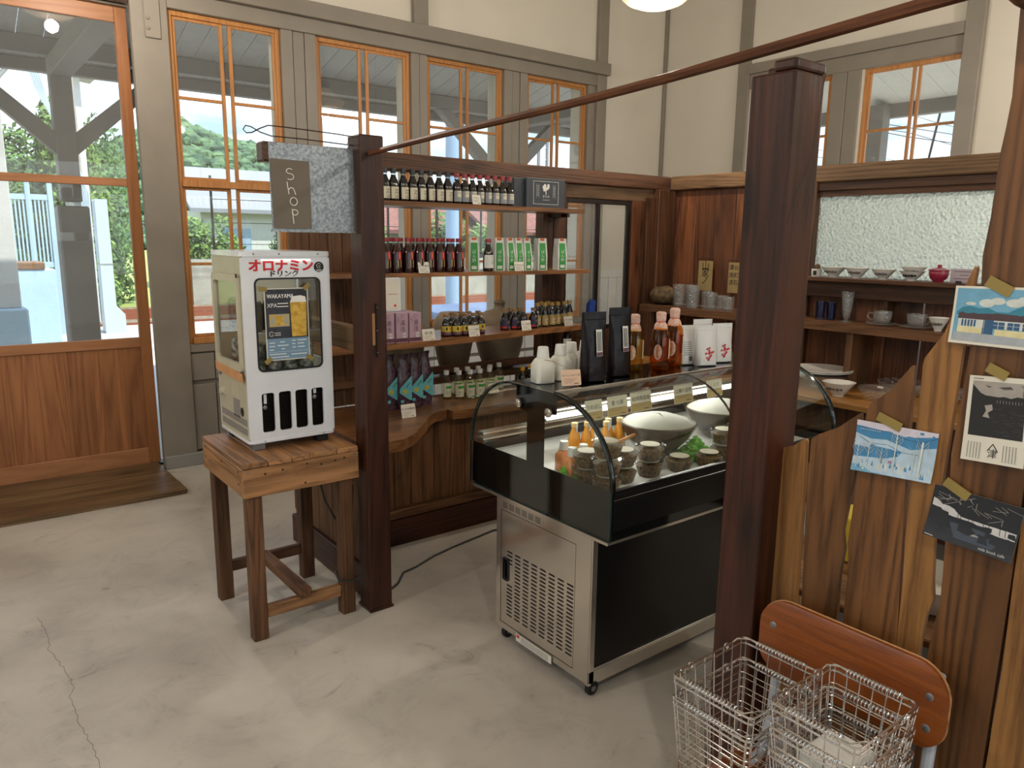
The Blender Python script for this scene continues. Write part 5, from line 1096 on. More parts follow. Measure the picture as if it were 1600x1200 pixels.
SOYP = [(0, 0), (.0242, 0), (.0262, .003), (.0262, .085), (.023, .10), (.015, .118), (.0125, .126), (.0125, .130)]
b1 = bottle('soy_bottle', '', 'bottle', SOYP, 'soy', 'cap_black', (.0145, .137, .163), (.012, .070), 'lab_cream', '湯浅', .027, neck=(.0125, .130, .137), arc_=62)
xs = [1.864, 1.913, 1.970, 2.024, 2.076, 2.130, 2.184, 2.238]
place_row(b1, [(x, 3.48, ZS1, .25+random.uniform(-.12, .2)) for x in xs], lambda i: '%s black-capped sauce bottle from the left on the top shelf' % ORD[i], 'black-capped bottles on the top shelf')
b2 = bottle('soy_bottle', '', 'bottle', SOYP, 'soy', 'cap_red', (.0145, .137, .160), (.012, .072), 'lab_grey', [('まほろ', .0085, 0, .056, False)], neck=(.0125, .130, .137), arc_=70, extra=[(.035, .068, (-28, 28), 'lab_cream'), (.068, .072, (-70, 70), 'ink')])
xs = [2.296, 2.346, 2.396, 2.446, 2.497, 2.549, 2.601, 2.652]
place_row(b2, [(x, 3.48, ZS1, .1+random.uniform(-.1, .15)) for x in xs], lambda i: '%s red-capped bottle with a grey label from the left on the top shelf' % ORD[i], 'red-capped grey-label bottles on the top shelf')
price_card(2.396, 3.432, ZS1, .055, .052, 'てもと', 'white card in front of the red-capped bottles on the top shelf')
# dark gift box
gb = thing('gift_box', 'dark slate cardboard gift box with a white tree emblem on the top shelf', 'box', (2.88, 3.55, ZS1))
box(2.755, 3.045, 3.455, 3.62, ZS1, ZS1+.165).build('carton', 'box_navy', gb, smooth=0, bevel=.002)
MB().box(2.755-.075, 2.755, 3.475, 3.60, ZS1, ZS1+.160).build('side_flap', 'box_navy', gb, smooth=0, bevel=.002)
disc(3.54, ZS1+.12, .010, 2.679, 'ink', gb, 'hand_hole', 'x')
e_ = MB(); cx_, zc_ = 2.90, ZS1+.085; y_ = 3.4535
for a, b2_, c_, d_ in ((-.095, .095, .062, .064), (-.095, .095, -.066, -.064), (-.095, -.093, -.066, .064), (.093, .095, -.066, .064)): e_.box(cx_+a, cx_+b2_, y_, y_+.0012, zc_+c_, zc_+d_)
for k in range(9): e_.ball((cx_+random.uniform(-.018, .018), y_+.001, zc_+.026+random.uniform(-.010, .018)), .0105, u=7, w=4, sc=(1, .05, 1))
e_.box(cx_-.003, cx_+.003, y_, y_+.001, zc_-.01, zc_+.02); e_.text('まるみ', .018, cx_, zc_-.022, y_); e_.box(cx_-.025, cx_+.025, y_, y_+.001, zc_-.042, zc_-.040)
for s in (-.062, .062):
    for k in range(5): e_.text(['湯', '浅', '醤', '油', '蔵'][k] if s < 0 else ['山', '里', '本', '味', '処'][k], .009, cx_+s, zc_+.035-.0125*k, y_)
    e_.box(cx_+s-.009, cx_+s-.008, y_, y_+.001, zc_-.03, zc_+.048); e_.box(cx_+s+.008, cx_+s+.009, y_, y_+.001, zc_-.03, zc_+.048)
e_.build('emblem', 'lab_white', gb, smooth=0)
MB().prism([(3.48, ZS1+.02), (3.51, ZS1+.015), (3.52, ZS1+.04), (3.53, ZS1+.06), (3.515, ZS1+.085), (3.50, ZS1+.07), (3.485, ZS1+.055)], 2.678, 2.6795, 'x').build('map_print', 'lab_cream', gb, smooth=0)
# second shelf: red cap bottles, two rows
p2 = [(0, 0), (.0285, 0), (.031, .004), (.031, .085), (.0265, .112), (.016, .140), (.0145, .146), (.0145, .150)]
b3 = bottle('sauce_bottle', '', 'bottle', p2, 'soy_red', 'cap_red', (.0165, .158, .178), (.022, .105), 'soy_red', neck=(.0145, .150, .158), arc_=60, extra=[(.068, .108, (-14, 14), 'ink_red'), (.03, .066, (-20, -12), 'lab_gold'), (.028, .066, (8, 16), 'lab_gold'), (.075, .10, (-4, 4), 'lab_gold')])
place_row(b3, [(x, 3.452, ZS2, .1+random.uniform(-.15, .15)) for x in (1.845, 1.907, 1.977, 2.042, 2.103, 2.166, 2.228, 2.290)], lambda i: '%s red-capped bottle from the left in the front row of the second shelf' % ORD[i], 'red-capped bottles, front row of the second shelf')
place_row(dup(b3, (0, 0, 0)), [(x, 3.53, ZS2, random.uniform(-.15, .15)) for x in (1.915, 1.973, 2.044, 2.104, 2.169, 2.233, 2.296)], lambda i: '%s red-capped bottle from the left in the back row of the second shelf' % ORD[i], 'red-capped bottles, back row of the second shelf')
price_card(2.05, 3.412, ZS2-.002, .066, .058, 'さしみ醤油', 'white price card before the red-capped bottles on the second shelf', lines=3)
price_card(2.68, 3.412, ZS2-.002, .066, .054, 'すだちぽん酢', 'white price card before the green cartons on the second shelf', lines=3)
# green carry cartons, each with its bottle
def carton(x, y, rz, label, first=None):
    t_ = thing('bottle_carton', label, 'carton', (0, 0, 0), group='green and white bottle cartons')
    w, d, h = .028, .050, .185
    for s in (-1, 1):
        MB().prism([(-d*.9, 0), (d*.9, 0), (d*.9, .08), (d*.55, h), (-d*.55, h), (-d*.9, .08)], s*w-.0008, s*w+.0008, 'x').build('side_panel', 'lab_white', t_, smooth=0)
    f_ = MB(); f_.add([(-w, -d*.9, 0), (w, -d*.9, 0), (w, -d*.9, .08), (-w, -d*.9, .08), (w*.82, -d*.55, h), (-w*.82, -d*.55, h)], [(0, 1, 2, 3), (3, 2, 4, 5)])
    o = f_.build('front_panel', 'lab_white', t_, smooth=0, fix=False); sd = o.modifiers.new('thick', 'SOLIDIFY'); sd.thickness = .0012
    g_ = MB(); g_.add([(-w*.74, -d*.9-.0012, .003), (w*.74, -d*.9-.0012, .003), (w*.74, -d*.9-.0012, .08), (-w*.74, -d*.9-.0012, .08), (w*.66, -d*.62-.0012, .157), (-w*.66, -d*.62-.0012, .157)], [(0, 1, 2, 3), (3, 2, 4, 5)], 0)
    g_.text('ぽん酢', .022, 0, .105, -d*.9-.0022, 1, vert=True); g_.box(-w*.5, w*.5, -d*.9-.0022, -d*.9-.0016, .012, .03, 1)
    g_.build('green_print', ['lab_green', 'lab_white'], t_, smooth=0, fix=False)
    box(-w*.5, w*.5, -d*.60, -d*.55, .168, .184).build('seal', 'lab_orange', t_, smooth=0)
    MB().lathe([(0, .002), (.024, .002), (.024, .09), (.014, .14), (.0135, .150), (.0135, .172)], seg=14).build('bottle', 'soy', t_); MB().lathe([(.0155, .155), (.0155, .176), (0, .176)], seg=12).build('bottle_cap', 'cap_red', t_)
    return t_
ct = carton(0, 0, 0, '')
cs = [(2.415, -.55, 'green-print carton turned sideways, left of the loose bottle'), (2.585, -.45, 'first of four packed green cartons right of the loose bottle'), (2.645, .05, 'second of four packed green cartons on the second shelf'), (2.706, .05, 'third of four packed green cartons, behind the price card'), (2.767, .1, 'fourth of four packed green cartons on the second shelf'), (2.895, -.35, 'green carton standing apart between the packed four and the last'), (3.05, -.35, 'last green carton at the right end of the second shelf')]
for i, (x, rz, lb) in enumerate(cs):
    if i == 0: ct.location = (x, 3.49, ZS2); ct.rotation_euler[2] = rz; ct['label'] = lb
    else: dup(ct, (x, 3.49, ZS2), rz, lb)
b4 = bottle('ponzu_bottle', 'loose red-capped bottle with white label between the green cartons', 'bottle', [(a*.95, b_) for a, b_ in p2], 'soy', 'cap_red', (.0165, .158, .178), (.018, .09), 'lab_white', [('ぽん酢', .017, .010, .080, True)], txtm='lab_green', neck=(.0145, .150, .158), arc_=80)
b4.location = (2.485, 3.45, ZS2)
# third shelf
def yf3(x): t_ = (x-1.44)/1.82; return 3.30+.05*t_+.13*t_*t_
pb = thing('sauce_carton', '', 'carton', (0, 0, 0)); MB().box(-.034, .034, -.034, .034, 0, .150).build('carton', 'box_pink', pb, smooth=0, bevel=.001)
q = MB(); q.text('湯浅', .030, .002, .098, -.0350, 0, vert=True); q.tube([(.0+.009*cos(a*.7), -.0350, .132+.009*sin(a*.7)) for a in range(9)], .0007, 4, 0); q.text('手造り', .010, -.023, .125, -.0350, 0, vert=True); q.box(-.034, .034, -.0348, -.0340, .004, .022, 0); q.box(.004, .020, -.0356, -.0350, .024, .048, 1); q.text('醤', .012, .012, .036, -.036, 0)
q.build('print', ['box_pink_dark', 'lab_white'], pb, smooth=0)
for i, (x, y) in enumerate([(1.80, 3.385), (1.875, 3.378), (1.950, 3.375)]):
    lb = '%s mauve carton from the left on the third shelf, front row' % ORD[i]
    if i == 0: pb.location = (x, y, ZS3); pb['label'] = lb; pb['group'] = 'mauve cartons'
    else: dup(pb, (x, y, ZS3), 0, lb)
for i, x in enumerate((1.80, 1.875, 1.950)): dup(pb, (x, 3.455, ZS3), 0, '%s mauve carton from the left, back row on the third shelf' % ORD[i])
nt = thing('framed_notice', 'white framed notice standing on the mauve cartons beside the post', 'notice', (1.86, 3.42, 1.24)); box(1.78, 1.915, 3.425, 3.432, 1.232, 1.40).build('board', 'lab_white', nt, smooth=0, bevel=.002)
q = MB(); q.box(1.79, 1.905, 3.4238, 3.4242, 1.245, 1.39, 0); 
q.build('mat', 'paper', nt, smooth=0); MB().box(1.84, 1.895, 3.4230, 3.4236, 1.32, 1.322).ball((1.88, 3.4232, 1.262), .007, u=8, w=4, sc=(1, .05, 1)).build('print', 'ink_red', nt, smooth=0)
price_card(2.035, 3.345, ZS3-.002, .075, .062, '湯の醤', 'white price card right of the mauve cartons on the third shelf', lines=3)
p3 = [(0, 0), (.0265, 0), (.0285, .003), (.0285, .062), (.024, .078), (.014, .092), (.0135, .100)]
b5 = bottle('small_soy_bottle', '', 'bottle', p3, 'soy', 'cap_brown', (.0155, .104, .122), (.010, .058), 'lab_yellow', [('アミヤ', .011, 0, .019, False)], txtm='lab_cream', neck=(.0135, .098, .104), arc_=85, extra=[(.010, .027, (-85, 85), 'box_pink_dark'), (.036, .052, (-26, -8), 'ink'), (.036, .052, (12, 30), 'lab_orange')])
f = [(2.195, 3.425), (2.252, 3.408), (2.309, 3.408), (2.366, 3.408), (2.424, 3.428)]
place_row(b5, [(x, y+.01, ZS3, random.uniform(-.1, .2)) for x, y in f], lambda i: '%s small brown-capped bottle from the left in the yellow-label front row' % ORD[i], 'yellow-label bottles front row')
place_row(dup(b5, (0, 0, 0)), [(x+.035, 3.505, ZS3, random.uniform(-.2, .2)) for x in (2.245, 2.302, 2.358, 2.42)], lambda i: '%s small bottle from the left in the yellow-label back row' % ORD[i], 'yellow-label bottles back row')
price_card(2.335, 3.362, ZS3-.002, .072, .060, 'こいくち醤油', 'white price card before the yellow-label bottles', lines=3)
b6 = bottle('small_soy_bottle', '', 'bottle', p3, 'soy', 'cap_brown', (.0155, .104, .122), (.010, .060), 'lab_dark', [('醤油', .012, .004, .045, False)], txtm='lab_gold', neck=(.0135, .098, .104), arc_=80, extra=[(.010, .022, (-80, -20), 'ink_red'), (.010, .018, (10, 70), 'lab_cream')])
place_row(b6, [(2.655, 3.515, ZS3, .1), (2.717, 3.50, ZS3, .1), (2.779, 3.50, ZS3, .0), (2.858, 3.50, ZS3, .1)], lambda i: '%s brown-capped bottle with a dark pictorial label, front row' % ORD[i], 'dark-label bottles front row')
place_row(dup(b6, (0, 0, 0)), [(2.735, 3.572, ZS3, .1), (2.80, 3.57, ZS3, .1)], lambda i: '%s dark-label bottle from the left in the back row' % ORD[i], 'dark-label bottles back row')
price_card(2.75, 3.425, ZS3-.002, .070, .060, 'さしみ醤油', 'white price card before the dark-label bottles', lines=3)
p4 = [(0, 0), (.0215, 0), (.023, .003), (.023, .080), (.019, .098), (.0125, .112), (.012, .120)]
b7 = bottle('gold_cap_bottle', '', 'bottle', p4, 'soy', 'cap_gold', (.0150, .124, .146), (.008, .070), 'lab_gold', [('ゆず', .010, 0, .062, False)], neck=(.012, .118, .124), arc_=85, extra=[(.022, .046, (-24, 24), 'lab_cream'), (.028, .040, (-12, 12), 'lab_orange')])
place_row(b7, [(x, y+.02, ZS3, random.uniform(-.1, .3)) for x, y in [(2.925, 3.525), (2.975, 3.512), (3.035, 3.515), (3.09, 3.525), (3.15, 3.535), (3.235, 3.58)]], lambda i: '%s gold-capped tall bottle from the left, front row' % ORD[i], 'gold-capped bottles front row')
place_row(dup(b7, (0, 0, 0)), [(3.00, 3.60, ZS3, .1), (3.06, 3.605, ZS3, .1)], lambda i: '%s gold-capped tall bottle in the back row' % ORD[i], 'gold-capped bottles back row')
price_card(3.125, 3.475, ZS3-.002, .070, .060, 'はがつお醤油', 'white price card before the gold-capped bottles', lines=3)
# clear rack with blue packets beyond the shelf end
rk = thing('acrylic_rack', 'clear acrylic stand holding upright blue packets at the end of the third shelf', 'rack', (3.36, 3.55, .9))
rb = MB()
for x in (3.28, 3.40): rb.box(x, x+.004, 3.48, 3.60, .70, 1.24)
rb.box(3.284, 3.40, 3.48, 3.60, .98, .984); rb.build('frame', 'clear_plastic', rk, smooth=0)
for k in range(4): tag(MB().prism([(3.30+.012*k, .985), (3.345+.012*k, .985), (3.375+.010*k, 1.225-.01*k), (3.325+.010*k, 1.235-.01*k)], 3.50+.02*k, 3.506+.02*k, 'y').build('blue_packet', plain('packet_blue', '#24408c', .4).name if k == 0 else 'packet_blue', smooth=0, bevel=.001), ['frontmost', 'second', 'third', 'rearmost'][k]+' upright blue packet in the acrylic stand', 'packet', 'blue packets in the acrylic stand')
b8 = bottle('dark_bottle', 'dark bottle with a white label low behind the third shelf end', 'bottle', p2, 'soy', 'cap_black', (.0165, .158, .178), (.02, .10), 'lab_white', '湯浅', .03, arc_=80); ls_ = box(3.10, 3.42, 3.50, 3.69, .865, .885).build('low_shelf', 'dark_brown_x', smooth=0, bevel=.002); tag(ls_, 'short dark shelf below the right end of the third shelf', 'shelf')
b8.location = (3.20, 3.58, .8852); dup(b8, (3.345, 3.545, .8852), 0, 'dark bottle with white label beside the acrylic stand')
# counter goods: purple foil bags
bg_ = thing('foil_bag', '', 'bag', (0, 0, 0)); rings = [(0, .034, .026, 3), (.01, .036, .028, 3), (.08, .036, .028, 3), (.15, .035, .026, 2.8), (.20, .033, .020, 2.6), (.24, .028, .012, 2.4), (.262, .023, .007, 2.2), (.275, .025, .005, 2.2), (.298, .031, .004, 2.4)]
o = MB().loft(rings, seg=20, jit=.0012).build('bag', 'bag_purple', bg_, smooth=.5)
q = MB(); q.add([(-.036, -.0295, .110), (-.036, -.0295, .095), (.020, -.0295, .055), (.036, -.0290, .050), (.036, -.0285, .178)], [(0, 1, 2, 3, 4)], 0); q.add([(-.034, -.0292, .118), (-.034, -.0292, .106), (.034, -.0292, .170), (.034, -.0292, .184)], [(0, 1, 2, 3)], 0)
q.prism([(-.006+.013*cos(a*.6), 0.100+.012*sin(a*.6)) for a in range(11)], -.0308, -.0300, 'y', 1); q.text('金山寺', .011, .014, .135, -.0305, 2, tilt=.75); q.text('みそ', .009, -.006, .100, -.0316, 2, tilt=.5); q.box(-.030, -.012, -.0302, -.0296, .040, .056, 0)
q.build('print', ['cyan_print', 'yellow_print', 'ink'], bg_, smooth=0, fix=False)
for i, (x, y) in enumerate([(1.885, 3.505), (1.950, 3.475), (2.028, 3.490), (2.108, 3.515)]):
    lb = '%s purple foil bag with a turquoise flash from the left on the counter' % ORD[i]
    if i == 0: bg_.location = (x, y, ZCN); bg_['label'] = lb; bg_['group'] = 'purple foil bags'
    else: dup(bg_, (x, y, ZCN), random.uniform(-.15, .15), lb)
price_card(1.875, 3.285, ZCN, .082, .070, 'もろみ醤油', 'white price card on the counter before the purple foil bags', lines=4)
p5 = [(0, 0), (.027, 0), (.0295, .003), (.0295, .088), (.0245, .106), (.013, .127), (.0125, .135)]
b9 = bottle('clear_sauce_bottle', '', 'bottle', p5, 'pale_liquid', 'cap_white', (.0155, .139, .164), (.014, .088), 'lab_cream', [('だし', .026, 0, .036, False)], txtm='lab_green', neck=(.0125, .132, .139), arc_=80, extra=[(.062, .078, (-50, 50), 'lab_green')])
MATS['lab_green'] if 0 else None
fr_ = [(2.285, 3.575), (2.345, 3.535), (2.415, 3.525), (2.480, 3.52), (2.555, 3.53)]
place_row(b9, [(x, y, ZCN, random.uniform(-.1, .3)) for x, y in fr_], lambda i: '%s white-capped clear bottle from the left in the counter front row' % ORD[i], 'white-capped bottles front row')
place_row(dup(b9, (0, 0, 0)), [(2.385, 3.62, ZCN, 0), (2.455, 3.61, ZCN, .1), (2.525, 3.60, ZCN, 0), (2.61, 3.60, ZCN, .2), (2.70, 3.63, ZCN, 0)], lambda i: '%s white-capped clear bottle from the left in the counter back row' % ORD[i], 'white-capped bottles back row')
price_card(2.56, 3.485, ZCN+.015, .07, .06, 'だし', 'white price card leaning on the white-capped bottles', lines=2)
b10 = bottle('yellow_cap_bottle', 'yellow-capped dark bottle behind the glass case end', 'bottle', p3, 'soy', 'cap_yellow', (.0155, .104, .128), (.008, .045), 'lab_yellow', [('醤油', .012, 0, .03, False)], arc_=80)
b10.location = (2.86, 3.60, ZCN); dup(b10, (2.955, 3.64, ZCN), 0, 'second yellow-capped dark bottle, half hidden by the white jug')
# on top of the case
jg = thing('white_jug', '', 'jug', (0, 0, 0)); MB().loft([(0, .035, .030, 5), (.004, .039, .034, 5), (.070, .039, .034, 5), (.090, .028, .026, 3.5), (.096, .021, .021, 2), (.10, .021, .021, 2)], seg=28).build('body', 'frost_plastic', jg, smooth=.8); MB().lathe([(.024, .096), (.0235, .10), (.020, .134), (.018, .136), (0, .135)], seg=20).build('cap', 'white_plastic', jg)
for i, (x, y, rz) in enumerate([(1.785, 2.125, -.2), (1.885, 2.140, .1), (1.962, 2.165, .0), (2.045, 2.175, 0)]):
    lb = '%s white plastic bottle with a cup cap from the left on the case top' % ORD[i]
    if i == 0: jg.location = (x, y, ZT_); jg.rotation_euler[2] = rz; jg['label'] = lb; jg['group'] = 'white plastic bottles'
    else: dup(jg, (x, y, ZT_), rz, lb)
tag(MB().tube([(1.765, 2.09, ZT_+.092), (1.80, 2.085, ZT_+.085), (1.83, 2.03, ZT_+.062), (1.845, 2.008, ZT_+.060)], .0012, 5).build('card_string', 'rope'), 'thin string tying the pink card to a white plastic bottle', 'string')
price_card(1.815, 1.995, ZT_+.006, .080, .058, 'まいりょうほうじ茶', 'pinkish handwritten card before the white plastic bottles', paper='pink_paper', rz=-.25, lines=3)
def pouch(name, label, m, w, h, d, x, y, rz, extra=None, jit=.0012):
    t_ = thing(name, label, 'pouch', (x, y, ZT_), rz)
    rings = [(0, w*.96, d*.6, 4), (.006, w, d, 3.2), (h*.25, w*.99, d*.95, 2.6), (h*.55, w*.98, d*.62, 2.2), (h*.8, w*.99, d*.28, 2.2), (h*.88, w, .003, 3), (h, w, .0016, 4)]
    rings = [(z, a/1, b_, e) for z, a, b_, e in rings]
    return t_, MB().loft(rings, seg=26, jit=jit), rings
def add_pouch(name, label, m, w, h, d, x, y, rz, deco, jit=.0012):
    t_ = thing(name, label, 'pouch', (0, 0, 0)); tt, mb, rg = None, None, None
    rings = [(0, w*.96, d*.6, 4), (.006, w, d, 3.2), (h*.25, w*.99, d*.95, 2.6), (h*.55, w*.98, d*.62, 2.2), (h*.8, w*.99, d*.28, 2.2), (h*.88, w, .003, 3), (h, w, .0016, 4)]
    MB().loft(rings, seg=26, jit=jit).build('bag', m, t_, smooth=.9)
    box(-w*.98, w*.98, -.0036, .0036, h*.885, h*.900).build('zip_seal', m, t_, smooth=0, bevel=.001)
    deco(t_); t_.location = (x, y, ZT_); t_.rotation_euler[2] = rz
    return t_
def deco_dark(t_):
    h0, h1 = .085, .150
    mb = MB(); mb.add([(0, -.0300, .100), (.026, -.0285, .102), (.026, -.016, .200), (0, -.0175, .200)], [(0, 1, 2, 3)], 0); mb.add([(.001, -.0305, .101), (.025, -.029, .103), (.025, -.0272, .116), (.001, -.0288, .115)], [(0, 1, 2, 3)], 1)
    for k in range(3): mb.add([(.004+.007*k, -.0300+.001*k, .120), (.008+.007*k, -.0296+.001*k, .120), (.008+.007*k, -.0190+.0005*k, .192), (.004+.007*k, -.0193+.0005*k, .192)], [(0, 1, 2, 3)], 2)
    o = mb.build('label', ['lab_white', 'box_pink_dark', 'ink_grey'], t_, smooth=0, fix=False)
add_pouch('dark_pouch', 'glossy dark brown tea pouch with a white label, nearer the white bottles', 'bag_dark', .052, .265, .027, 1.955, 2.035, -.25, deco_dark)
add_pouch('dark_pouch', 'glossy dark brown tea pouch standing next to the juice bottles', 'bag_dark', .052, .272, .027, 2.125, 2.065, -.2, deco_dark)
# juice bottles with cloth caps
def juice(m, label, x, y, s=1.0):
    t_ = thing('juice_bottle', label, 'bottle', (0, 0, 0), group='juice bottles with cloth tops')
    pr = [(0, 0), (.034, 0), (.040, .006), (.041, .02), (.041, .11), (.038, .135), (.024, .165), (.0165, .18), (.016, .195)]
    MB().lathe([(a*s, b_*s) for a, b_ in pr], seg=24).build('body', m, t_, smooth=.8)
    MB().lathe([(a*s*.93, b_*s*.995+.002) for a, b_ in pr[:7]], seg=24).build('juice', m, t_, smooth=.8)
    MB().loft([(.150*s, .030*s, .030*s, 2), (.165*s, .026*s, .026*s, 2), (.176*s, .0185*s, .0185*s, 2), (.186*s, .020*s, .020*s, 2.2), (.208*s, .0205*s, .0205*s, 2.4), (.213*s, .016*s, .016*s, 2)], seg=20, jit=.0012).build('cloth_top', 'cloth_pink', t_, smooth=.5)
    MB().tube([(.0195*s*cos(a), .0195*s*sin(a), .178*s) for a in [2*pi*k/14 for k in range(14)]], .0012, 4, closed=True).build('tie', 'ink_red', t_)
    mb = MB(); mb.lathe([(.0418*s, .045*s), (.0418*s, .115*s)], seg=14, a0=-75, a1=25)
    for k in range(5): mb.lathe([(.0422*s, (.060+k*.010)*s), (.0422*s, (.0615+k*.010)*s)], seg=10, a0=-65, a1=10, m=1)
    mb.lathe([(.0422*s, .05*s), (.0422*s, .066*s)], seg=6, a0=-20, a1=10, m=1)
    mb.build('label', ['lab_cream', 'ink_grey'], t_, smooth=.8, fix=False)
    mb = MB(); pts_ = [(.018*cos(2*pi*k/18), .07+.028*sin(2*pi*k/18)) for k in range(18)]
    vs = [(.0420*s*cos(radians(-150)+p_/.042), .0420*s*sin(radians(-150)+p_/.042), q_*s) for p_, q_ in pts_]
    mb.add(vs, [tuple(range(18))]); mb.build('round_label', 'cloth_pink', t_, smooth=0, fix=False)
    t_.location = (x, y, ZT_); t_.scale = (1, 1, 1.17); return t_
juice('juice_yellow', 'pale yellow juice bottle with pink cloth top behind the dark pouch', 2.285, 2.135, .93)
juice('juice_amber', 'amber juice bottle with pink cloth top, frontmost of three', 2.375, 2.075, .97)
juice('juice_amber', 'amber juice bottle with pink cloth top behind the frontmost one', 2.495, 2.105, 1.0)
def deco_red(t_):
    mb = MB(); rnd = random.Random(3)
    for k in range(16):
        a = rnd.uniform(0, 2*pi); rr = rnd.uniform(.0, 1); px_, pz_ = .022*rr*cos(a)+.004, .060+.034*rr*sin(a); f_ = .0275 if pz_ < .045 else .0275-(pz_-.045)*.22
        mb.prism([(px_+.005*cos(b_*.9), pz_+.005*sin(b_*.9)) for b_ in range(7)], -f_-.0012, -f_-.0006, 'y', 0)
    mb.text('うめ', .013, .004, .078, -.0215, 1, vert=True); mb.build('blossom_print', ['ink_red', 'ink_grey'], t_, smooth=0, fix=False)
def deco_plain(t_):
    mb = MB()
    for k in range(7): mb.box(-.02, .022, -.0262+.0018*k, -.0256+.0018*k, .045+.009*k, .047+.009*k)
    mb.box(.006, .020, -.0290, -.0284, .020, .040); mb.build('small_print', 'ink_grey', t_, smooth=0, fix=False)
plain('white_foil', '#cfcdc8', .3, bump=.15, vs=15, coat=.3)
add_pouch('white_pouch', 'white pouch showing its printed back beside the juice bottles', 'white_foil', .044, .172, .026, 2.575, 2.105, -.35, deco_plain, .0006)
add_pouch('white_pouch', 'white pouch with red blossom print at the front', 'white_foil', .050, .174, .027, 2.625, 2.035, -.35, deco_red, .0006)
add_pouch('white_pouch', 'white pouch with red blossom print beside the big post', 'white_foil', .050, .174, .027, 2.765, 2.060, -.35, deco_red, .0006)
add_pouch('white_pouch', 'white pouch behind the others, only its top edge showing', 'white_foil', .050, .186, .024, 2.735, 2.145, -.3, deco_plain, .0006)

# ------------------------------------------------------------------ goods inside the case
ZD = .7452
wj = thing('orange_drink', '', 'bottle', (0, 0, 0)); MB().loft([(0, .026, .022, 5), (.003, .029, .025, 5), (.060, .029, .025, 5), (.074, .022, .019, 3), (.080, .014, .014, 2)], seg=24).build('body', 'orange_liquid', wj, smooth=.8); MB().lathe([(.019, .080), (.0185, .084), (.0155, .112), (0, .112)], seg=16).build('cap', 'white_plastic', wj)
for i, (x, y) in enumerate([(1.80, 1.965), (1.865, 1.975), (1.835, 2.050)]):
    lb = ['orange drink bottle with white cup cap nearest the case end glass', 'orange drink bottle with white cup cap, right of the nearest one', 'orange drink bottle with white cup cap behind the other two'][i]
    if i == 0: wj.location = (x, y, ZD); wj['label'] = lb; wj['group'] = 'orange drink bottles in the case'
    else: dup(wj, (x, y, ZD), 0, lb)
gbt = bottle('golden_bottle', '', 'bottle', [(0, 0), (.024, 0), (.026, .003), (.026, .075), (.021, .10), (.012, .125), (.0115, .150)], 'gold_liquid', 'cork', (.0135, .135, .152), None)
MB().box(-.004, .004, -.0145, -.0135, .11, .15).build('paper_seal', 'lab_white', gbt, smooth=0)
place_row(gbt, [(1.955, 2.125, ZD, 0), (2.005, 2.105, ZD, 0), (2.045, 2.14, ZD, 0), (2.115, 2.10, ZD, 0), (2.165, 2.085, ZD, 0), (2.075, 2.07, ZD, 0)], lambda i: '%s golden bottle with paper seal from the left inside the case' % ORD[i], 'golden bottles in the case')
cu = thing('food_cup', '', 'cup', (0, 0, 0), group='lidded cups of food in the case')
MB().lathe([(.034, 0), (.045, .040), (.047, .042)], seg=22, cap=False).build('cup', 'clear_plastic', cu); MB().lathe([(0, .002), (.032, .002), (.042, .034), (.035, .037), (0, .038)], seg=18).build('food', 'food_brown', cu)
MB().lathe([(.048, .042), (.048, .047), (.043, .050), (.040, .047), (0, .047)], seg=22, cap=False).build('lid', 'clear_plastic', cu); MB().lathe([(0, .0478), (.030, .0478), (.030, .0486), (0, .0486)], seg=18).build('round_label', 'lab_cream', cu)
cups = [(1.79, 1.775, 0, 'bottom'), (1.79, 1.775, .051, 'middle'), (1.79, 1.775, .102, 'top'), (1.80, 1.885, 0, 'lower'), (1.80, 1.885, .051, 'upper'), (1.915, 1.82, 0, 'lower right'), (1.915, 1.82, .051, 'upper right'), (2.05, 1.815, 0, 'low'), (2.05, 1.815, .051, 'high'), (2.19, 1.79, 0, 'single'), (2.17, 1.905, 0, 'back single'), (2.47, 1.80, 0, 'right low'), (2.47, 1.80, .051, 'right high'), (2.33, 1.76, 0, 'front right'), (2.61, 1.82, 0, 'far right low'), (2.61, 1.82, .051, 'far right high')]
cl_ = ['bottom cup of the stack of three nearest the case corner', 'middle cup of the stack of three nearest the case corner', 'top cup of the stack of three nearest the case corner', 'lower cup of the pair behind the corner stack', 'upper cup of the pair behind the corner stack', 'lower cup of the pair right of the corner stack', 'upper cup of the pair right of the corner stack', 'lower cup of the pair in front of the clay bowl', 'upper cup of the pair in front of the clay bowl', 'single flat cup left of the green herbs', 'single cup tucked behind the flat cup', 'lower cup right of the green herbs', 'upper cup right of the green herbs', 'cup in front of the green herbs', 'lower cup beside the big post', 'upper cup beside the big post']
for i, (x, y, z, _) in enumerate(cups):
    if i == 0: cu.location = (x, y, ZD+z*1.22); cu['label'] = cl_[i]; cu.scale = (1.22,)*3
    else: dup(cu, (x, y, ZD+z*1.22), .5*i, cl_[i])
def claybowl(x, y, r, label, paper=True):
    t_ = thing('clay_bowl', label, 'bowl', (x, y, ZD))
    MB().lathe([(0, 0), (r*.35, 0), (r*.5, .02), (r*.8, .07), (r, .13), (r*.98, .135), (r*.93, .128), (r*.74, .07), (r*.4, .03), (0, .025)], (x, y, ZD), 30).build('body', 'clay_bowl', t_, smooth=.9)
    MB().loft([(.118, r*.88, r*.88, 2), (.128, r*.95, r*.95, 2), (.145, r*.80, r*.80, 2), (.165, r*.35, r*.35, 2), (.168, .005, .005, 2)], (x, y, ZD), 36, jit=.004).build('parchment_cover', 'parchment', t_, smooth=.4)
    MB().lathe([(r*.55, .018), (r*.84, .07), (r*1.03, .128), (r*1.04, .145)], (x, y, ZD), 30, cap=False).build('plastic_wrap', 'clear_plastic', t_, smooth=.5)
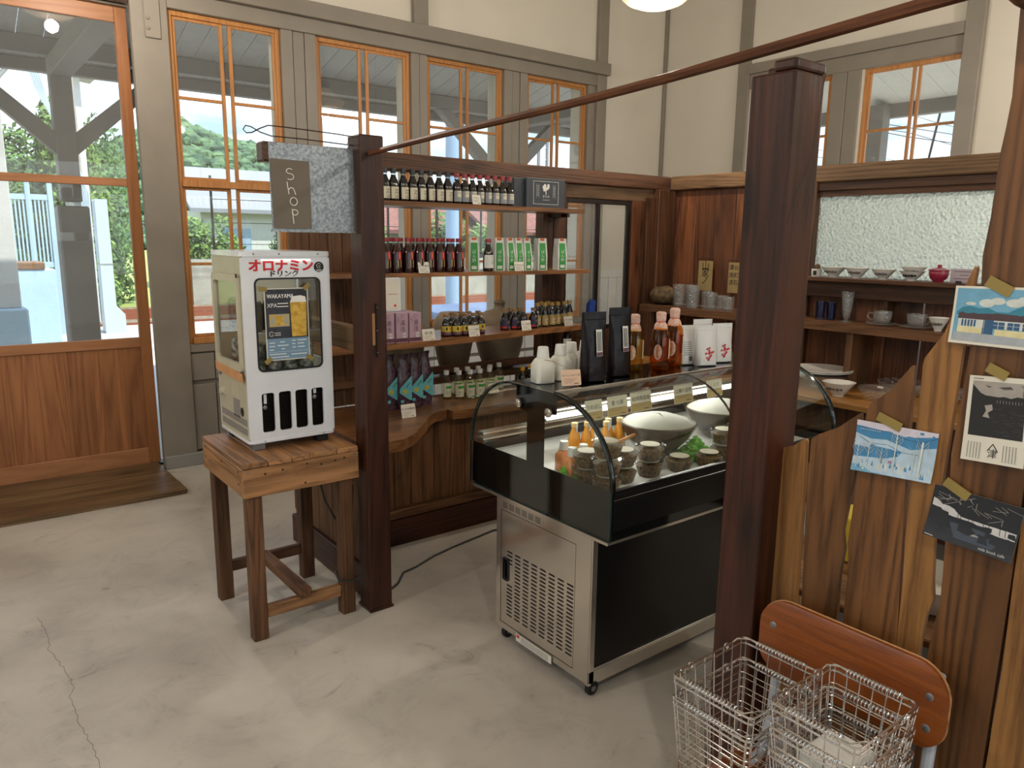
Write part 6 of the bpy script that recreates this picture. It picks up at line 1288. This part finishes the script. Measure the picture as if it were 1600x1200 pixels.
claybowl(2.30, 2.00, .155, 'large clay bowl covered with crumpled parchment in the middle of the case'); claybowl(2.74, 2.02, .16, 'second wrapped clay bowl at the far end of the case')
MB_ = MB(); MB_.tube([(2.10, 2.02, ZD+.075), (2.22, 1.97, ZD+.125), (2.24, 1.96, ZD+.13)], [.008, .007, .012], 8); tag(MB_.build('wooden_spoon', 'orange_wood_x'), 'wooden spoon leaning on the clay bowl', 'spoon')
def herb(x, y, n, r, label, seed):
    rnd = random.Random(seed); mb = MB()
    for k in range(n):
        a = rnd.uniform(0, 2*pi); d = rnd.uniform(0, r); c = Vector((x+d*cos(a)*(1.5 if r > .04 else 1), y+d*sin(a), ZD+.004+rnd.uniform(0, .085 if r > .04 else .04)*(1-d/r)))
        u = Vector((rnd.gauss(0, 1), rnd.gauss(0, 1), rnd.gauss(0, .6))).normalized(); w_ = u.orthogonal().normalized(); s = rnd.uniform(.006, .015)
        c.z = max(c.z, ZD+.014)
        mb.add([c-u*s, c+w_*s*.35, c+u*s, c-w_*s*.35], [(0, 1, 2, 3)])
    tag(mb.build('fern_leaves', 'leaf_bright', smooth=0, fix=False), label, 'greens', kind='stuff')
herb(2.38, 1.87, 2200, .075, 'bright green decorative leaves before the clay bowl', 1); herb(1.765, 1.89, 350, .03, 'bright green decorative leaves in the near corner of the case', 2); herb(1.765, 1.97, 200, .025, 'small green leaves by the orange bottles in the case', 4)
herb(2.65, 1.88, 400, .06, 'green decorative leaves near the far end of the case', 3)
for i, (x, w, tx) in enumerate([(1.845, .085, 'うめぼし'), (1.965, .105, '昔 七節'), (2.09, .115, '紀州南高梅'), (2.335, .115, '山椒の佃煮'), (2.53, .10, 'しらす')]):
    price_card(x, 1.90, .965+.002*i, w, .075, tx, ['first yellowed card from the left hanging in the case', 'second yellowed card hanging in the case', 'third yellowed card hanging in the case', 'yellowed card hanging above the parchment covered bowl', 'yellowed card hanging next to the big post in the case'][i], paper='kraft_light' if 'kraft_light' in MATS else (plain('kraft_light', '#d6cfb6', .6).name), tilt=-.15, yellow=True, group='cards hanging in the case')
tag(MB().tube([(CX0+.1, 1.905, 1.048), (CX1-.02, 1.905, 1.048)], .002, 6).build('card_rail', 'screw_steel'), 'thin rail inside the case carrying the hanging cards', 'rail')
# wrapped basket at the far end
wk = thing('wrapped_bundle', 'plastic wrapped straw bundle at the far end of the case', 'bundle', (2.95, 1.95, ZD)); MB().loft([(0, .05, .06, 2.4), (.03, .07, .09, 2.2), (.07, .06, .08, 2), (.10, .03, .04, 2)], (2.95, 1.93, ZD), 22, jit=.004).build('straw', 'rope', wk); MB().loft([(0, .055, .065, 2.4), (.03, .078, .098, 2.2), (.08, .066, .086, 2), (.115, .035, .045, 2)], (2.95, 1.93, ZD), 22, jit=.003).build('film', 'clear_plastic', wk)
# ================================================================== DISHES ON THE BACK PARTITION
ZI = 1.4102
def bowl(x, y, r, h, label, z=ZI, name='rice_bowl', m='porcelain', motif='ink_grey'):
    t_ = thing(name, label, 'bowl', (x, y, z), group=name+'s on the back shelves')
    MB().lathe([(0, .006), (r*.34, 0), (r*.36, .008), (r*.42, .012), (r*.98, h), (r, h), (r*.93, h-.004), (r*.3, .018), (0, .016)], (x, y, z), 24).build('body', m, t_, smooth=.8)
    mb = MB()
    for k in range(5):
        a = radians(150+18*k); rr = r*.72; c = (x+rr*cos(a), y+rr*sin(a), z+h*.56)
        mb.ball(c, .0065+.002*(k % 2), u=6, w=4)
    mb.build('painted_motif', motif, t_)
    return t_
bowl(4.15, 2.347, .071, .058, 'white rice bowl nearest the big post on the glass sill')
bowl(4.15, 2.206, .067, .058, 'second white rice bowl from the big post on the glass sill')
bowl(4.15, 2.056, .066, .056, 'third white rice bowl from the big post on the glass sill')
bowl(4.15, 1.903, .066, .052, 'lower bowl of the stacked pair on the glass sill', motif='ink'); bowl(4.15, 1.896, .066, .054, 'upper bowl of the stacked pair on the glass sill', z=ZI+.020)
t_ = thing('lidded_bowl', 'small red lidded porcelain pot on the glass sill', 'pot', (4.15, 1.768, ZI))
MB().lathe([(0, 0), (.025, 0), (.026, .008), (.040, .020), (.047, .040), (.047, .058), (.045, .060), (0, .056)], (4.15, 1.768, ZI), 24).build('body', 'porcelain_red', t_, smooth=.8)
MB().lathe([(.052, .060), (.052, .064), (.035, .072), (.012, .076), (.010, .080), (.012, .086), (.006, .091), (0, .091)], (4.15, 1.768, ZI), 24).build('lid', 'porcelain_red', t_, smooth=.8)
t_ = thing('small_cup', 'small white cup with dark marks beside the big post on the glass sill', 'cup', (4.15, 2.452, ZI)); MB().lathe([(0, 0), (.026, 0), (.029, .01), (.030, .045), (.028, .045), (.026, .008), (0, .006)], (4.15, 2.452, ZI), 20).build('body', 'porcelain', t_); MB().ball((4.15, 2.45, ZI+.055), .018, u=10, w=6).build('dark_contents', 'food_brown', t_)
MB().box(4.118, 4.120, 2.435, 2.455, ZI+.008, ZI+.034).build('mark', 'ink', t_, smooth=0)
t_ = thing('lilac_card', 'lilac grey card standing at the right of the glass sill', 'card', (4.14, 1.65, ZI)); box(4.135, 4.138, 1.585, 1.705, ZI+.006, ZI+.072).build('card', 'lilac_paper', t_, smooth=0); 
mb = MB()
for z, a, b_ in ((.058, 1.61, 1.69), (.040, 1.62, 1.66), (.022, 1.60, 1.69)): mb.box(4.1344, 4.135, a, b_, ZI+z, ZI+z+.003)
mb.build('print', 'ink_grey', t_, smooth=0); box(4.128, 4.145, 1.65, 1.675, ZI, ZI+.012).build('holder', 'ink', t_, smooth=0)
# middle shelf glassware
ZM = 1.1632
def tumbler(x, y, r, h, m, label, z=ZM, cat='glass', name='glass_tumbler', prof=None):
    t_ = thing(name, label, cat, (x, y, z), group='glassware on the middle shelf')
    pr = prof or [(0, 0), (r*.85, 0), (r*.88, .006), (r, h), (r*.94, h), (r*.80, .012), (0, .012)]
    MB().lathe(pr, (x, y, z), 20).build('glass', m, t_, smooth=.7); return t_
tumbler(4.13, 2.395, .030, .105, 'blue_glass', 'blue tinted tumbler beside the big post on the middle shelf'); tumbler(4.16, 2.345, .029, .10, 'blue_glass', 'second blue tinted tumbler on the middle shelf')
tumbler(4.12, 2.228, .04, .17, 'cup_glass', 'tall footed beer glass on the middle shelf', name='beer_glass', prof=[(0, 0), (.032, 0), (.032, .004), (.012, .010), (.012, .016), (.020, .030), (.026, .07), (.036, .172), (.034, .172), (.023, .07), (.016, .035), (0, .032)])
for i, y in enumerate((2.022, 1.838)):
    t_ = thing('glass_cup', ['clear glass cup on a saucer, nearer the big post', 'clear glass cup on a saucer, further right'][i], 'cup', (4.12, y, ZM), group='glass cups on saucers')
    MB().lathe([(0, .004), (.02, .004), (.04, .014), (.048, .035), (.050, .072), (.047, .072), (.044, .035), (.03, .016), (0, .012)], (4.12, y, ZM+.006), 24).build('cup', 'cup_glass', t_, smooth=.8)
    MB().lathe([(0, 0), (.03, 0), (.085, .012), (.083, .015), (.03, .005), (0, .005)], (4.12, y, ZM), 28).build('saucer', 'cup_glass', t_, smooth=.8)
    s = 1 if i == 0 else -1
    MB().tube([(4.11, y+s*.047, ZM+.064), (4.105, y+s*.068, ZM+.066), (4.10, y+s*.074, ZM+.048), (4.105, y+s*.062, ZM+.030), (4.11, y+s*.046, ZM+.030)], .0045, 8).build('handle', 'cup_glass', t_)
bowl(4.10, 1.72, .05, .07, 'cream cup with a dark band partly behind the watercolour card', z=ZM, name='cream_cup')
stn = MB(); stn.ball((4.12, 3.585, ZM+.066), .100, u=16, w=10, sc=(1, 1.06, .66)); o = stn.build('round_stone', 'stone', smooth=1); dm = o.modifiers.new('rough', 'DISPLACE'); tx_ = bpy.data.textures.new('rough', 'CLOUDS'); tx_.noise_scale = .05; dm.texture = tx_; dm.strength = .018; dm.mid_level = .6
tag(o, 'rough round brown stone at the corner end of the middle shelf', 'stone')
def cutglass(x, y, r, h, label):
    t_ = thing('cut_glass_tumbler', label, 'glass', (x, y, ZM), group='cut glass tumblers'); mb = MB(); rings = []; vs = []; n = 18; k = 12
    for j in range(k+1):
        for i in range(n):
            a = 2*pi*(i+.5*(j % 2))/n; rr = (r*(.86+.14*j/k))*(1+(.045 if (i+j) % 2 else -.02)*(0 if j == k else 1)); vs.append((x+rr*cos(a), y+rr*sin(a), ZM+h*j/k))
    mb.add(vs, [(j*n+i, j*n+(i+1) % n, (j+1)*n+(i+1) % n, (j+1)*n+i) for j in range(k) for i in range(n)]+[tuple(range(n))[::-1]]); mb.lathe([(r*.92, h), (r*.76, .012), (0, .012)], (x, y, ZM), 18, cap=False); mb.build('glass', 'cup_glass', t_, smooth=0)
for i, (y, x, r, h) in enumerate([(3.428, 4.10, .047, .150), (3.345, 4.13, .047, .150), (3.295, 4.08, .047, .145), (3.208, 4.12, .040, .115), (3.150, 4.09, .040, .11), (3.090, 4.12, .042, .095), (3.025, 4.10, .042, .09)]):
    cutglass(x, y, r, h, '%s clear glass from the corner stone on the middle shelf' % ORD[i])
# lower counter dishes
ZL = .8002
def plate(x, y, r, z, label, m='porcelain', h=.018): 
    t_ = thing('plate', label, 'plate', (x, y, z), group='plates on the lower counter'); MB().lathe([(0, 0), (r*.5, 0), (r, h), (r*.985, h+.003), (r*.5, .004), (0, .004)], (x, y, z), 32).build('plate', m, t_, smooth=.8)
bowl(3.98, 2.27, .155, .075, 'wide white dish nearest the case end', z=ZL, name='serving_bowl'); plate(3.98, 2.27, .17, ZL+.076, 'flat white plate on the wide dish'); plate(3.98, 2.265, .165, ZL+.082, 'upper flat white plate on the wide dish', h=.02)
plate(4.10, 2.16, .16, ZL+.0002, 'grey plate propped at the back of the lower counter') if False else None
bowl(3.80, 2.06, .085, .075, 'small scalloped white bowl at the counter edge', z=ZL, name='scalloped_bowl')
def gbowl(x, y, r, h, label):
    t_ = thing('cut_glass_bowl', label, 'bowl', (x, y, ZL), group='cut glass bowls'); n = 26; vs = []; k = 7
    for j in range(k+1):
        for i in range(n):
            a = 2*pi*i/n; f_ = j/k; rr = r*(.5+.5*f_**.6)*(1+(.03 if (i+j) % 2 else -.03)); vs.append((x+rr*cos(a), y+rr*sin(a), ZL+h*f_+(.006 if (j == k and i % 2) else 0)))
    MB().add(vs, [(j*n+i, j*n+(i+1) % n, (j+1)*n+(i+1) % n, (j+1)*n+i) for j in range(k) for i in range(n)]+[tuple(range(n))[::-1]]).build('bowl', 'cup_glass', t_, smooth=0)
gbowl(3.88, 1.87, .115, .06, 'cut glass bowl with a white tag before the picket tops'); gbowl(4.08, 1.86, .12, .075, 'larger cut glass bowl behind the tagged one'); gbowl(3.92, 1.60, .10, .10, 'cut glass bowl seen between two fence planks'); gbowl(4.05, 1.40, .09, .11, 'cut glass dish half hidden by the tall fence plank')
tag(box(3.875, 3.877, 1.86, 1.89, ZL+.062, ZL+.072).build('glass_tag', 'paper', smooth=0), 'tiny white tag on the rim of the cut glass bowl', 'tag')

# ================================================================== CHAIR AND BASKETS
ch = thing('plywood_chair', 'school style chair with varnished plywood back and grey tube frame', 'chair', (1.22, .70, 0))
def ychair(t_): return t_
ba = MB(); yc = .695; hw = .200; prof_ = rrect(yc-hw, yc+hw, .650, .826, .062, 8)
vs_, fs_ = plate_mesh(prof_, [], .012); ba.add([(1.420+.010-((p[0]-yc)/hw)**2*.016-p[2], p[0], p[1]) for p in vs_], fs_, 0)
bo = ba.build('backrest', ['ply_wood'], ch, smooth=.6, bevel=.002)
ed_ = MB(); ed_.tube([(1.418+.010-((p[0]-yc)/hw)**2*.016+.006, p[0], p[1]) for p in prof_], .0022, 6, closed=True).build('ply_edge', 'stool_wood_y', ch)
for y, z in ((.862, .765), (.528, .765), (.528, .700), (.862, .700)):
    MB().lathe([(.010, 0), (.010, .002), (.006, .004), (0, .004)], seg=12).xf(Matrix.Translation((1.411, y, z)) @ Matrix.Rotation(-pi/2, 4, 'Y')).build('bolt', 'screw_steel', ch)
for y in (.528, .862):
    MB().tube([(1.440, y, .80), (1.440, y, .66), (1.430, y, .52), (1.40, y, .455), (1.33, y, .425), (1.10, y, .42), (1.045, y, .405), (1.03, y, .36), (1.015, y, .012)], .0115, 10).build('frame_tube', 'grey_tube', ch); MB().tube([(1.30, y, .42), (1.36, y, .22), (1.43, y, .012)], .0115, 10).build('leg', 'grey_tube', ch)
for x, z in ((1.05, .20), (1.37, .20)): MB().tube([(x-.02 if x < 1.2 else x, .528, z), (x-.02 if x < 1.2 else x, .862, z)], .008, 8).build('cross_tube', 'grey_tube', ch)
seat = MB(); seat.plate(rrect(1.03, 1.425, .505, .915, .05, 6), [], .011, .4385, 'z'); seat.build('seat', 'ply_wood', ch, smooth=.5, bevel=.002)
# wire baskets
def basket(label, L_, W_, H_, t_name='wire_basket'):
    t_ = thing(t_name, label, 'basket', (0, 0, 0), group='stacked chrome wire baskets')
    # local: long side along y, short side along x, rim at z=H_
    a, b_ = W_/2, L_/2; k = .80
    def rect(s, z, r=.012, n=3):
        return [(p[0], p[1], z) for p in rrect(-a*s, a*s, -b_*s, b_*s, r, n)]
    MB().tube(rect(1, H_), .0024, 6, closed=True).tube(rect(1.0, H_-.012), .0022, 6, closed=True).build('rim', 'chrome', t_, smooth=.9)
    w_ = MB()
    for j in range(1, 7):
        f_ = j/7; s = 1-(1-k)*f_; w_.tube(rect(s, H_-.012-(H_-.015)*f_), .0011, 4, closed=True)
    def down(x, y): return [(x, y, H_), (x*k, y*k, .002)]
    n1, n2 = 7, 6
    for i in range(n1+1):
        x = -a*.93+2*a*.93*i/n1; w_.tube([(x, -b_, H_), (x*k, -b_*k, .002), (x*k, b_*k, .002), (x, b_, H_)], .0013, 4)
    for i in range(n2+1):
        y = -b_*.93+2*b_*.93*i/n2; w_.tube([(-a, y, H_), (-a*k, y*k, .002), (a*k, y*k, .002), (a, y, H_)], .0013, 4)
    w_.build('wire_mesh', 'chrome', t_, smooth=.9)
    for s in (-1, 1):
        hp = []; turns = 15
        for i in range(turns*7+1): a_ = 2*pi*i/7; hp.append((s*(a-.004)+.0064*cos(a_), -b_*.62+1.24*b_*i/(turns*7), H_+.001+.0064*sin(a_)))
        MB().tube(hp, .0014, 4).build('handle_coil', 'chrome', t_, smooth=.9)
        hd = MB().tube([(s*(a-.004), -b_*.62, H_+.001), (s*(a-.004), -b_*.80, H_+.002), (s*(a-.004)*.8, -b_*.98, H_+.006), (s*a*.5, -b_*1.02, H_-.006)], .0017, 5)
        hd.build('handle_hook', 'chrome', t_, smooth=.9); hd = MB().tube([(s*(a-.004), b_*.62, H_+.001), (s*(a-.004), b_*.80, H_+.002), (s*(a-.004)*.8, b_*.98, H_+.006), (s*a*.5, b_*1.02, H_-.006)], .0017, 5)
        hd.build('handle_hook', 'chrome', t_, smooth=.9)
        for e in (-1, 1): MB().tube([(s*a*.5+.009*cos(q), e*b_*1.02, H_-.004+.009*sin(q)) for q in [2*pi*i/9 for i in range(9)]], .0017, 5, closed=True).build('hook_ring', 'chrome', t_, smooth=.9)
    return t_
bl = basket('', .185, .245, .245); ZSeat = .4445
bl.location = (1.232, .802, ZSeat+.001); bl['label'] = 'lower basket of the left stack of two on the chair'
dup(bl, (1.228, .800, ZSeat+.053), 0.02, 'upper basket of the left stack of two on the chair')
br2 = basket('', .170, .212, .190); nm_ = ['bottom basket of the right stack of four', 'second basket from the bottom of the right stack', 'third basket from the bottom of the right stack', 'top basket of the right stack, a white box inside']
for i in range(4):
    z = ZSeat+.001+.0485*i
    if i == 0: br2.location = (1.243, .603, z); br2['label'] = nm_[0]
    else: dup(br2, (1.243-.002*i, .603, z), .01*(-1)**i, nm_[i])
tag(box(1.19, 1.30, .565, .655, ZSeat+.001+.0485*3+.004, ZSeat+.001+.0485*3+.085).build('white_box', 'white_plastic', smooth=0, bevel=.003), 'small white box lying in the top basket of the right stack', 'box')

# ================================================================== CARDS TAPED TO THE FENCE
for nm_, c in (('c_sky', '#6fa7c4'), ('c_cloud', '#cfd4cc'), ('c_blue', '#3f82b0'), ('c_deep', '#2a567c'), ('c_ice', '#b4cbdc'), ('c_pale', '#d3ccd8'), ('c_roof', '#4a3338'), ('c_wall', '#d9cf9c'), ('c_road', '#a3a9ae'), ('c_hill', '#2f7f96'), ('c_bw', '#1a1817'), ('c_bwm', '#4d4945'), ('c_bwl', '#a39b92'), ('c_nt', '#171a20'), ('c_ntm', '#3b4250'), ('c_glow', '#c9c6c4'), ('c_pink', '#b07098')): plain(nm_, c, .5, var=.15, vs=60)
def card(name, label, corners, at, tape_pts, shapes, mats, curl=.004):
    """corners TL, TR, BR, BL in (y, z); shapes in unit square: (kind, pts, mat index)"""
    TL, TR, BR, BL = [Vector(c) for c in corners]
    def P_(u, v, d=0):
        p = TL*(1-u)*(1-v)+TR*u*(1-v)+BR*u*v+BL*(1-u)*v
        return (at-d-curl*(v**3)*1.0-curl*.6*abs(u-.5)**2*v, p.x, p.y)
    t_ = thing(name, label, 'postcard', (at, (TL.x+BR.x)/2, BR.y), group='cards taped to the fence')
    n = 8; mb = MB(); vs = [P_(i/n, j/n, .0003) for j in range(n+1) for i in range(n+1)]+[P_(i/n, j/n, 0) for j in range(n+1) for i in range(n+1)]; N_ = (n+1)**2
    fs = [(j*(n+1)+i, j*(n+1)+i+1, (j+1)*(n+1)+i+1, (j+1)*(n+1)+i) for j in range(n) for i in range(n)]; fs += [tuple(N_+q for q in f)[::-1] for f in fs]
    for i in range(n):
        for a, b_ in ((i, i+1), (n*(n+1)+i+1, n*(n+1)+i), ((i+1)*(n+1), i*(n+1)), (i*(n+1)+n, (i+1)*(n+1)+n)): fs.append((a, b_, N_+b_, N_+a))
    mb.add(vs, fs); mb.build('paper', 'paper', t_, smooth=.6)
    pm = MB(); lay = .0005
    for k, (kind, d_, mi) in enumerate(shapes):
        lay += .000015
        if kind == 'poly':
            us = [q[0] for q in d_]; vmin, vmax = min(q[1] for q in d_), max(q[1] for q in d_)
            bm = bmesh.new(); vv = [bm.verts.new((q[0], q[1], 0)) for q in d_]; bm.faces.new(vv)
            for s in range(1, 8):
                for co, no in (((s/8, 0, 0), (1, 0, 0)), ((0, s/8, 0), (0, 1, 0))): bmesh.ops.bisect_plane(bm, geom=bm.verts[:]+bm.edges[:]+bm.faces[:], plane_co=co, plane_no=no)
            bm.verts.index_update(); pm.add([P_(v_.co.x, v_.co.y, lay) for v_ in bm.verts], [tuple(v_.index for v_ in f.verts) for f in bm.faces], mi); bm.free()
        elif kind == 'line':
            pts_, w_ = d_
            for (u0, v0), (u1, v1) in zip(pts_, pts_[1:]):
                dx, dy = u1-u0, v1-v0; l = math.hypot(dx, dy) or 1; nx, ny = -dy/l*w_/2, dx/l*w_/2
                pm.add([P_(u0-nx, v0-ny, lay), P_(u0+nx, v0+ny, lay), P_(u1+nx, v1+ny, lay), P_(u1-nx, v1-ny, lay)], [(0, 1, 2, 3)], mi)
        elif kind == 'text':
            s_, size, u0, v0, asp = d_; fv, ff = font_mesh(s_); pm.add([P_(u0+p[0]*size/asp, v0-p[1]*size, lay) for p in fv], ff, mi)
    pm.build('print', mats, t_, smooth=0, fix=False)
    a, b_, hw_ = Vector(tape_pts[0]), Vector(tape_pts[1]), tape_pts[2]; d = (b_-a).normalized(); nn = Vector((-d.y, d.x))*hw_
    MB().prism([tuple(a-nn), tuple(a+nn), tuple(b_+nn), tuple(b_-nn)], at-.0022, at-.0018, 'x').build('tape', 'tape_yellow', t_, smooth=0)
R_ = lambda u0, u1, v0, v1: [(u0, v0), (u1, v0), (u1, v1), (u0, v1)]
# A: watercolour of a low shop
sh = [('poly', R_(.03, .97, .04, .95), 0)]
for u, v, ru, rv in ((.38, .28, .09, .07), (.5, .24, .08, .06), (.68, .26, .10, .07), (.80, .22, .1, .08), (.2, .3, .06, .03)): sh.append(('poly', [(u+ru*cos(a*.5), v+rv*sin(a*.5)) for a in range(12)], 1))
sh += [('poly', [(.05, .44), (.12, .36), (.2, .34), (.3, .37), (.4, .36), (.5, .42), (.62, .42), (.72, .34), (.82, .28), (.97, .30), (.97, .5), (.05, .5)], 2),
       ('poly', [(.08, .43), (.96, .46), (.96, .58), (.07, .56)], 3), ('poly', R_(.08, .95, .565, .70), 1)]
for a in (.12, .155, .19, .225, .26): sh.append(('poly', R_(a, a+.022, .575, .69), 5))
for a, b_ in ((.46, .60), (.63, .76), (.79, .90)):
    sh.append(('poly', R_(a, b_, .585, .70), 5)); sh.append(('line', ([((a+b_)/2, .585), ((a+b_)/2, .70)], .006), 1)); sh.append(('line', ([(a, .64), (b_, .64)], .006), 1))
sh += [('poly', R_(.08, .36, .70, .80), 4), ('poly', R_(.50, .95, .71, .82), 4), ('poly', R_(.38, .48, .56, .80), 5), ('line', ([(.37, .5), (.37, .82)], .008), 3), ('poly', [(.05, .80), (.36, .80), (.97, .83), (.97, .95), (.03, .95)], 6)]
card('watercolour_card', 'watercolour postcard of a low tiled-roof building taped to the tall plank', [(.599, 1.528), (.455, 1.531), (.453, 1.424), (.600, 1.425)], 1.482, ((.548, 1.540), (.508, 1.520), .010), sh, ['c_sky', 'c_cloud', 'c_hill', 'c_roof', 'c_wall', 'c_deep', 'c_road'])
# B: black and white river photograph with captions
sh = [('poly', R_(.07, .95, .06, .70), 0), ('poly', [(.07, .06), (.95, .06), (.95, .26), (.75, .24), (.5, .23), (.3, .22), (.22, .20), (.07, .10)], 2), ('poly', [(.07, .14), (.16, .19), (.28, .24), (.28, .40), (.07, .40)], 0), ('poly', [(.3, .26), (.45, .24), (.6, .22), (.72, .235), (.82, .21), (.95, .22), (.95, .32), (.3, .30)], 0), ('poly', [(.30, .34), (.42, .32), (.44, .38), (.36, .42), (.40, .48), (.28, .47), (.33, .40)], 2), ('poly', [(.28, .10), (.40, .12), (.34, .13)], 1), ('poly', [(.5, .12), (.7, .10), (.75, .13), (.6, .14)], 1)]
rnd = random.Random(2)
for k in range(26): u = rnd.uniform(.4, .9); v = rnd.uniform(.36, .66); sh.append(('line', ([(u, v), (u+rnd.uniform(.03, .12), v+rnd.uniform(-.008, .012))], .004), 1))
for k in range(9): u = .5+.05*k; sh.append(('line', ([(u, .30), (u, .265)], .008), 2))
sh += [('line', ([(.92, .08), (.90, .34)], .008), 0), ('line', ([(.88, .09), (.95, .09)], .008), 0)]
sh += [('line', ([(.415, .86), (.50, .775), (.585, .86)], .012), 0), ('text', ('津', .115, .50, .895, .72), 0)]
for k in range(5):
    for j in range(9):
        for base_ in (.10, .67): sh.append(('line', ([(base_+k*.05, .775+j*.0215), (base_+k*.05, .789+j*.0215)], .012), 1))
sh.append(('line', ([(.08, .03), (.25, .03)], .008), 1))
card('photo_card', 'white card with a black and white river photograph and dark emblem', [(.557, 1.369), (.462, 1.375), (.452, 1.218), (.554, 1.213)], 1.482, ((.530, 1.388), (.497, 1.374), .009), sh, ['c_bw', 'c_bwm', 'c_bwl'])
# C: blue winter forest
sh = [('poly', R_(0, 1, 0, 1), 1), ('poly', [(0, 0), (1, 0), (1, .08), (.6, .20), (.42, .14), (.2, .12), (0, .10)], 2), ('line', ([(0, .12), (.2, .16), (.42, .13), (.6, .22), (.8, .25), (1, .10)], .012), 4), ('poly', [(0, .25), (.2, .33), (.4, .30), (.7, .42), (1, .30), (1, .62), (.6, .62), (.3, .52), (0, .50)], 0), ('poly', [(.1, .38), (.4, .42), (.6, .5), (.55, .62), (.35, .58), (.2, .5)], 1), ('line', ([(.06, .32), (.2, .42), (.42, .40), (.6, .50), (.85, .50)], .010), 4), ('poly', [(.4, .68), (.7, .52), (1, .40), (1, 1), (0, 1), (0, .72)], 0), ('poly', [(0, .86), (.3, .9), (.6, .98), (.6, 1), (0, 1)], 5)]
for k in range(46): u = rnd.uniform(.02, .96); v = .74+.18*rnd.random(); sh.append(('poly', [(u-.013, v+.04), (u, v-.05-.04*rnd.random()), (u+.013, v+.04)], 3 if k % 3 else 1))
for u, top, w_ in ((.06, .42, .008), (.20, .36, .010), (.36, .48, .008), (.53, .14, .014), (.76, .40, .010), (.84, .22, .026)):
    sh.append(('line', ([(u, top), (u-.005, .93)], w_), 3))
    for s in (-1, 1):
        for j in range(3): sh.append(('line', ([(u, top+.12+.08*j), (u+s*(.05+.01*j), top+.02+.06*j), (u+s*.07, top-.04+.06*j)], .004), 3))
for k in range(40): u = rnd.uniform(.75, .98); v = rnd.uniform(.5, .85); sh.append(('poly', R_(u, u+.008, v, v+.012), 3))
sh += [('poly', R_(.46, .50, .70, .745), 6)]+[('line', ([(.06+.03*k, .155), (.078+.03*k, .157)], .014), 3) for k in range(9)]
card('winter_card', 'blue winter forest postcard taped across the third fence plank', [(.757, 1.246), (.598, 1.249), (.599, 1.152), (.757, 1.141)], 1.484, ((.716, 1.262), (.668, 1.246), .0095), sh, ['c_ice', 'c_blue', 'c_pale', 'c_cloud', 'c_deep', 'c_sky', 'c_pink'], .008)
# D: dark hall interior photograph
sh = [('poly', R_(0, 1, 0, 1), 0), ('poly', [(.02, .25), (.15, .30), (.35, .42), (.6, .47), (.98, .44), (.98, .66), (.6, .60), (.3, .56), (.02, .42)], 3), ('poly', [(.25, .62), (.6, .62), (.85, .70), (.75, .95), (.35, .9)], 1), ('poly', [(.42, .64), (.62, .66), (.58, .85), (.45, .8)], 2)]
for k in range(26): u = rnd.uniform(.05, .9); v = .06+.30*rnd.random()*min(1, .3+u); sh.append(('line', ([(u, v), (u+rnd.uniform(-.2, .25), v+rnd.uniform(.02, .14))], .006), 2))
for u in (.33, .36, .45, .50, .62, .68, .80, .86): sh.append(('line', ([(u, .42), (u+.01, .60)], .006), 0))
for pp in ([(.02, .42), (.22, .46), (.24, .58), (.02, .55)], [(.36, .58), (.42, .55), (.50, .62), (.56, .70), (.50, .78), (.36, .74)], [(.58, .70), (.70, .70), (.69, .74), (.72, .84), (.60, .84), (.61, .75)], [(.74, .66), (.92, .62), (.98, .70), (.94, .86), (.86, .82), (.72, .78)]): sh.append(('poly', pp, 0))
sh += [('line', ([(.12, .88), (.28, .62)], .008), 0), ('line', ([(.10, .66), (.22, .90)], .008), 0), ('text', ('nala book cafe', .075, .78, .93, 1.5), 3), ('line', ([(.02, .965), (.12, .975)], .012), 3)]
card('hall_photo_card', 'dark photograph of a hall with armchairs under roof trusses, taped lowest', [(.592, 1.153), (.441, 1.148), (.448, 1.046), (.600, 1.053)], 1.480, ((.575, 1.164), (.532, 1.143), .0095), sh, ['c_nt', 'c_ntm', 'c_bwl', 'c_glow'], .010)

# ================================================================== PENDANTS
pendant(3.50, 3.22, 2.93, 'milk glass pendant lamp whose bowl shows at the top picture edge', e=48)
pendant(.90, 4.55, 3.14, 'milk glass pendant lamp above the door end of the room, reflected in the door', e=48)
pendant(0.2, -.6, 3.2, 'added fill lamp behind the camera, shaped as a milk glass pendant', e=78)  # unseen pendant, added to fill the room from behind the camera
pendant(-1.6, 2.2, 3.2, 'added fill lamp left of the camera, shaped as a milk glass pendant', e=78)  # unseen pendant, added as fill light from the left
pendant(3.2, -1.2, 3.2, 'added fill lamp at the right end of the room, shaped as a milk glass pendant', e=78)  # unseen pendant, added as fill light from the right
pendant(5.3, .9, 2.85, 'added lamp in the passage brightening the rippled glass, shaped as a milk glass pendant', e=66)  # unseen pendant, added to light the rippled glass from behind
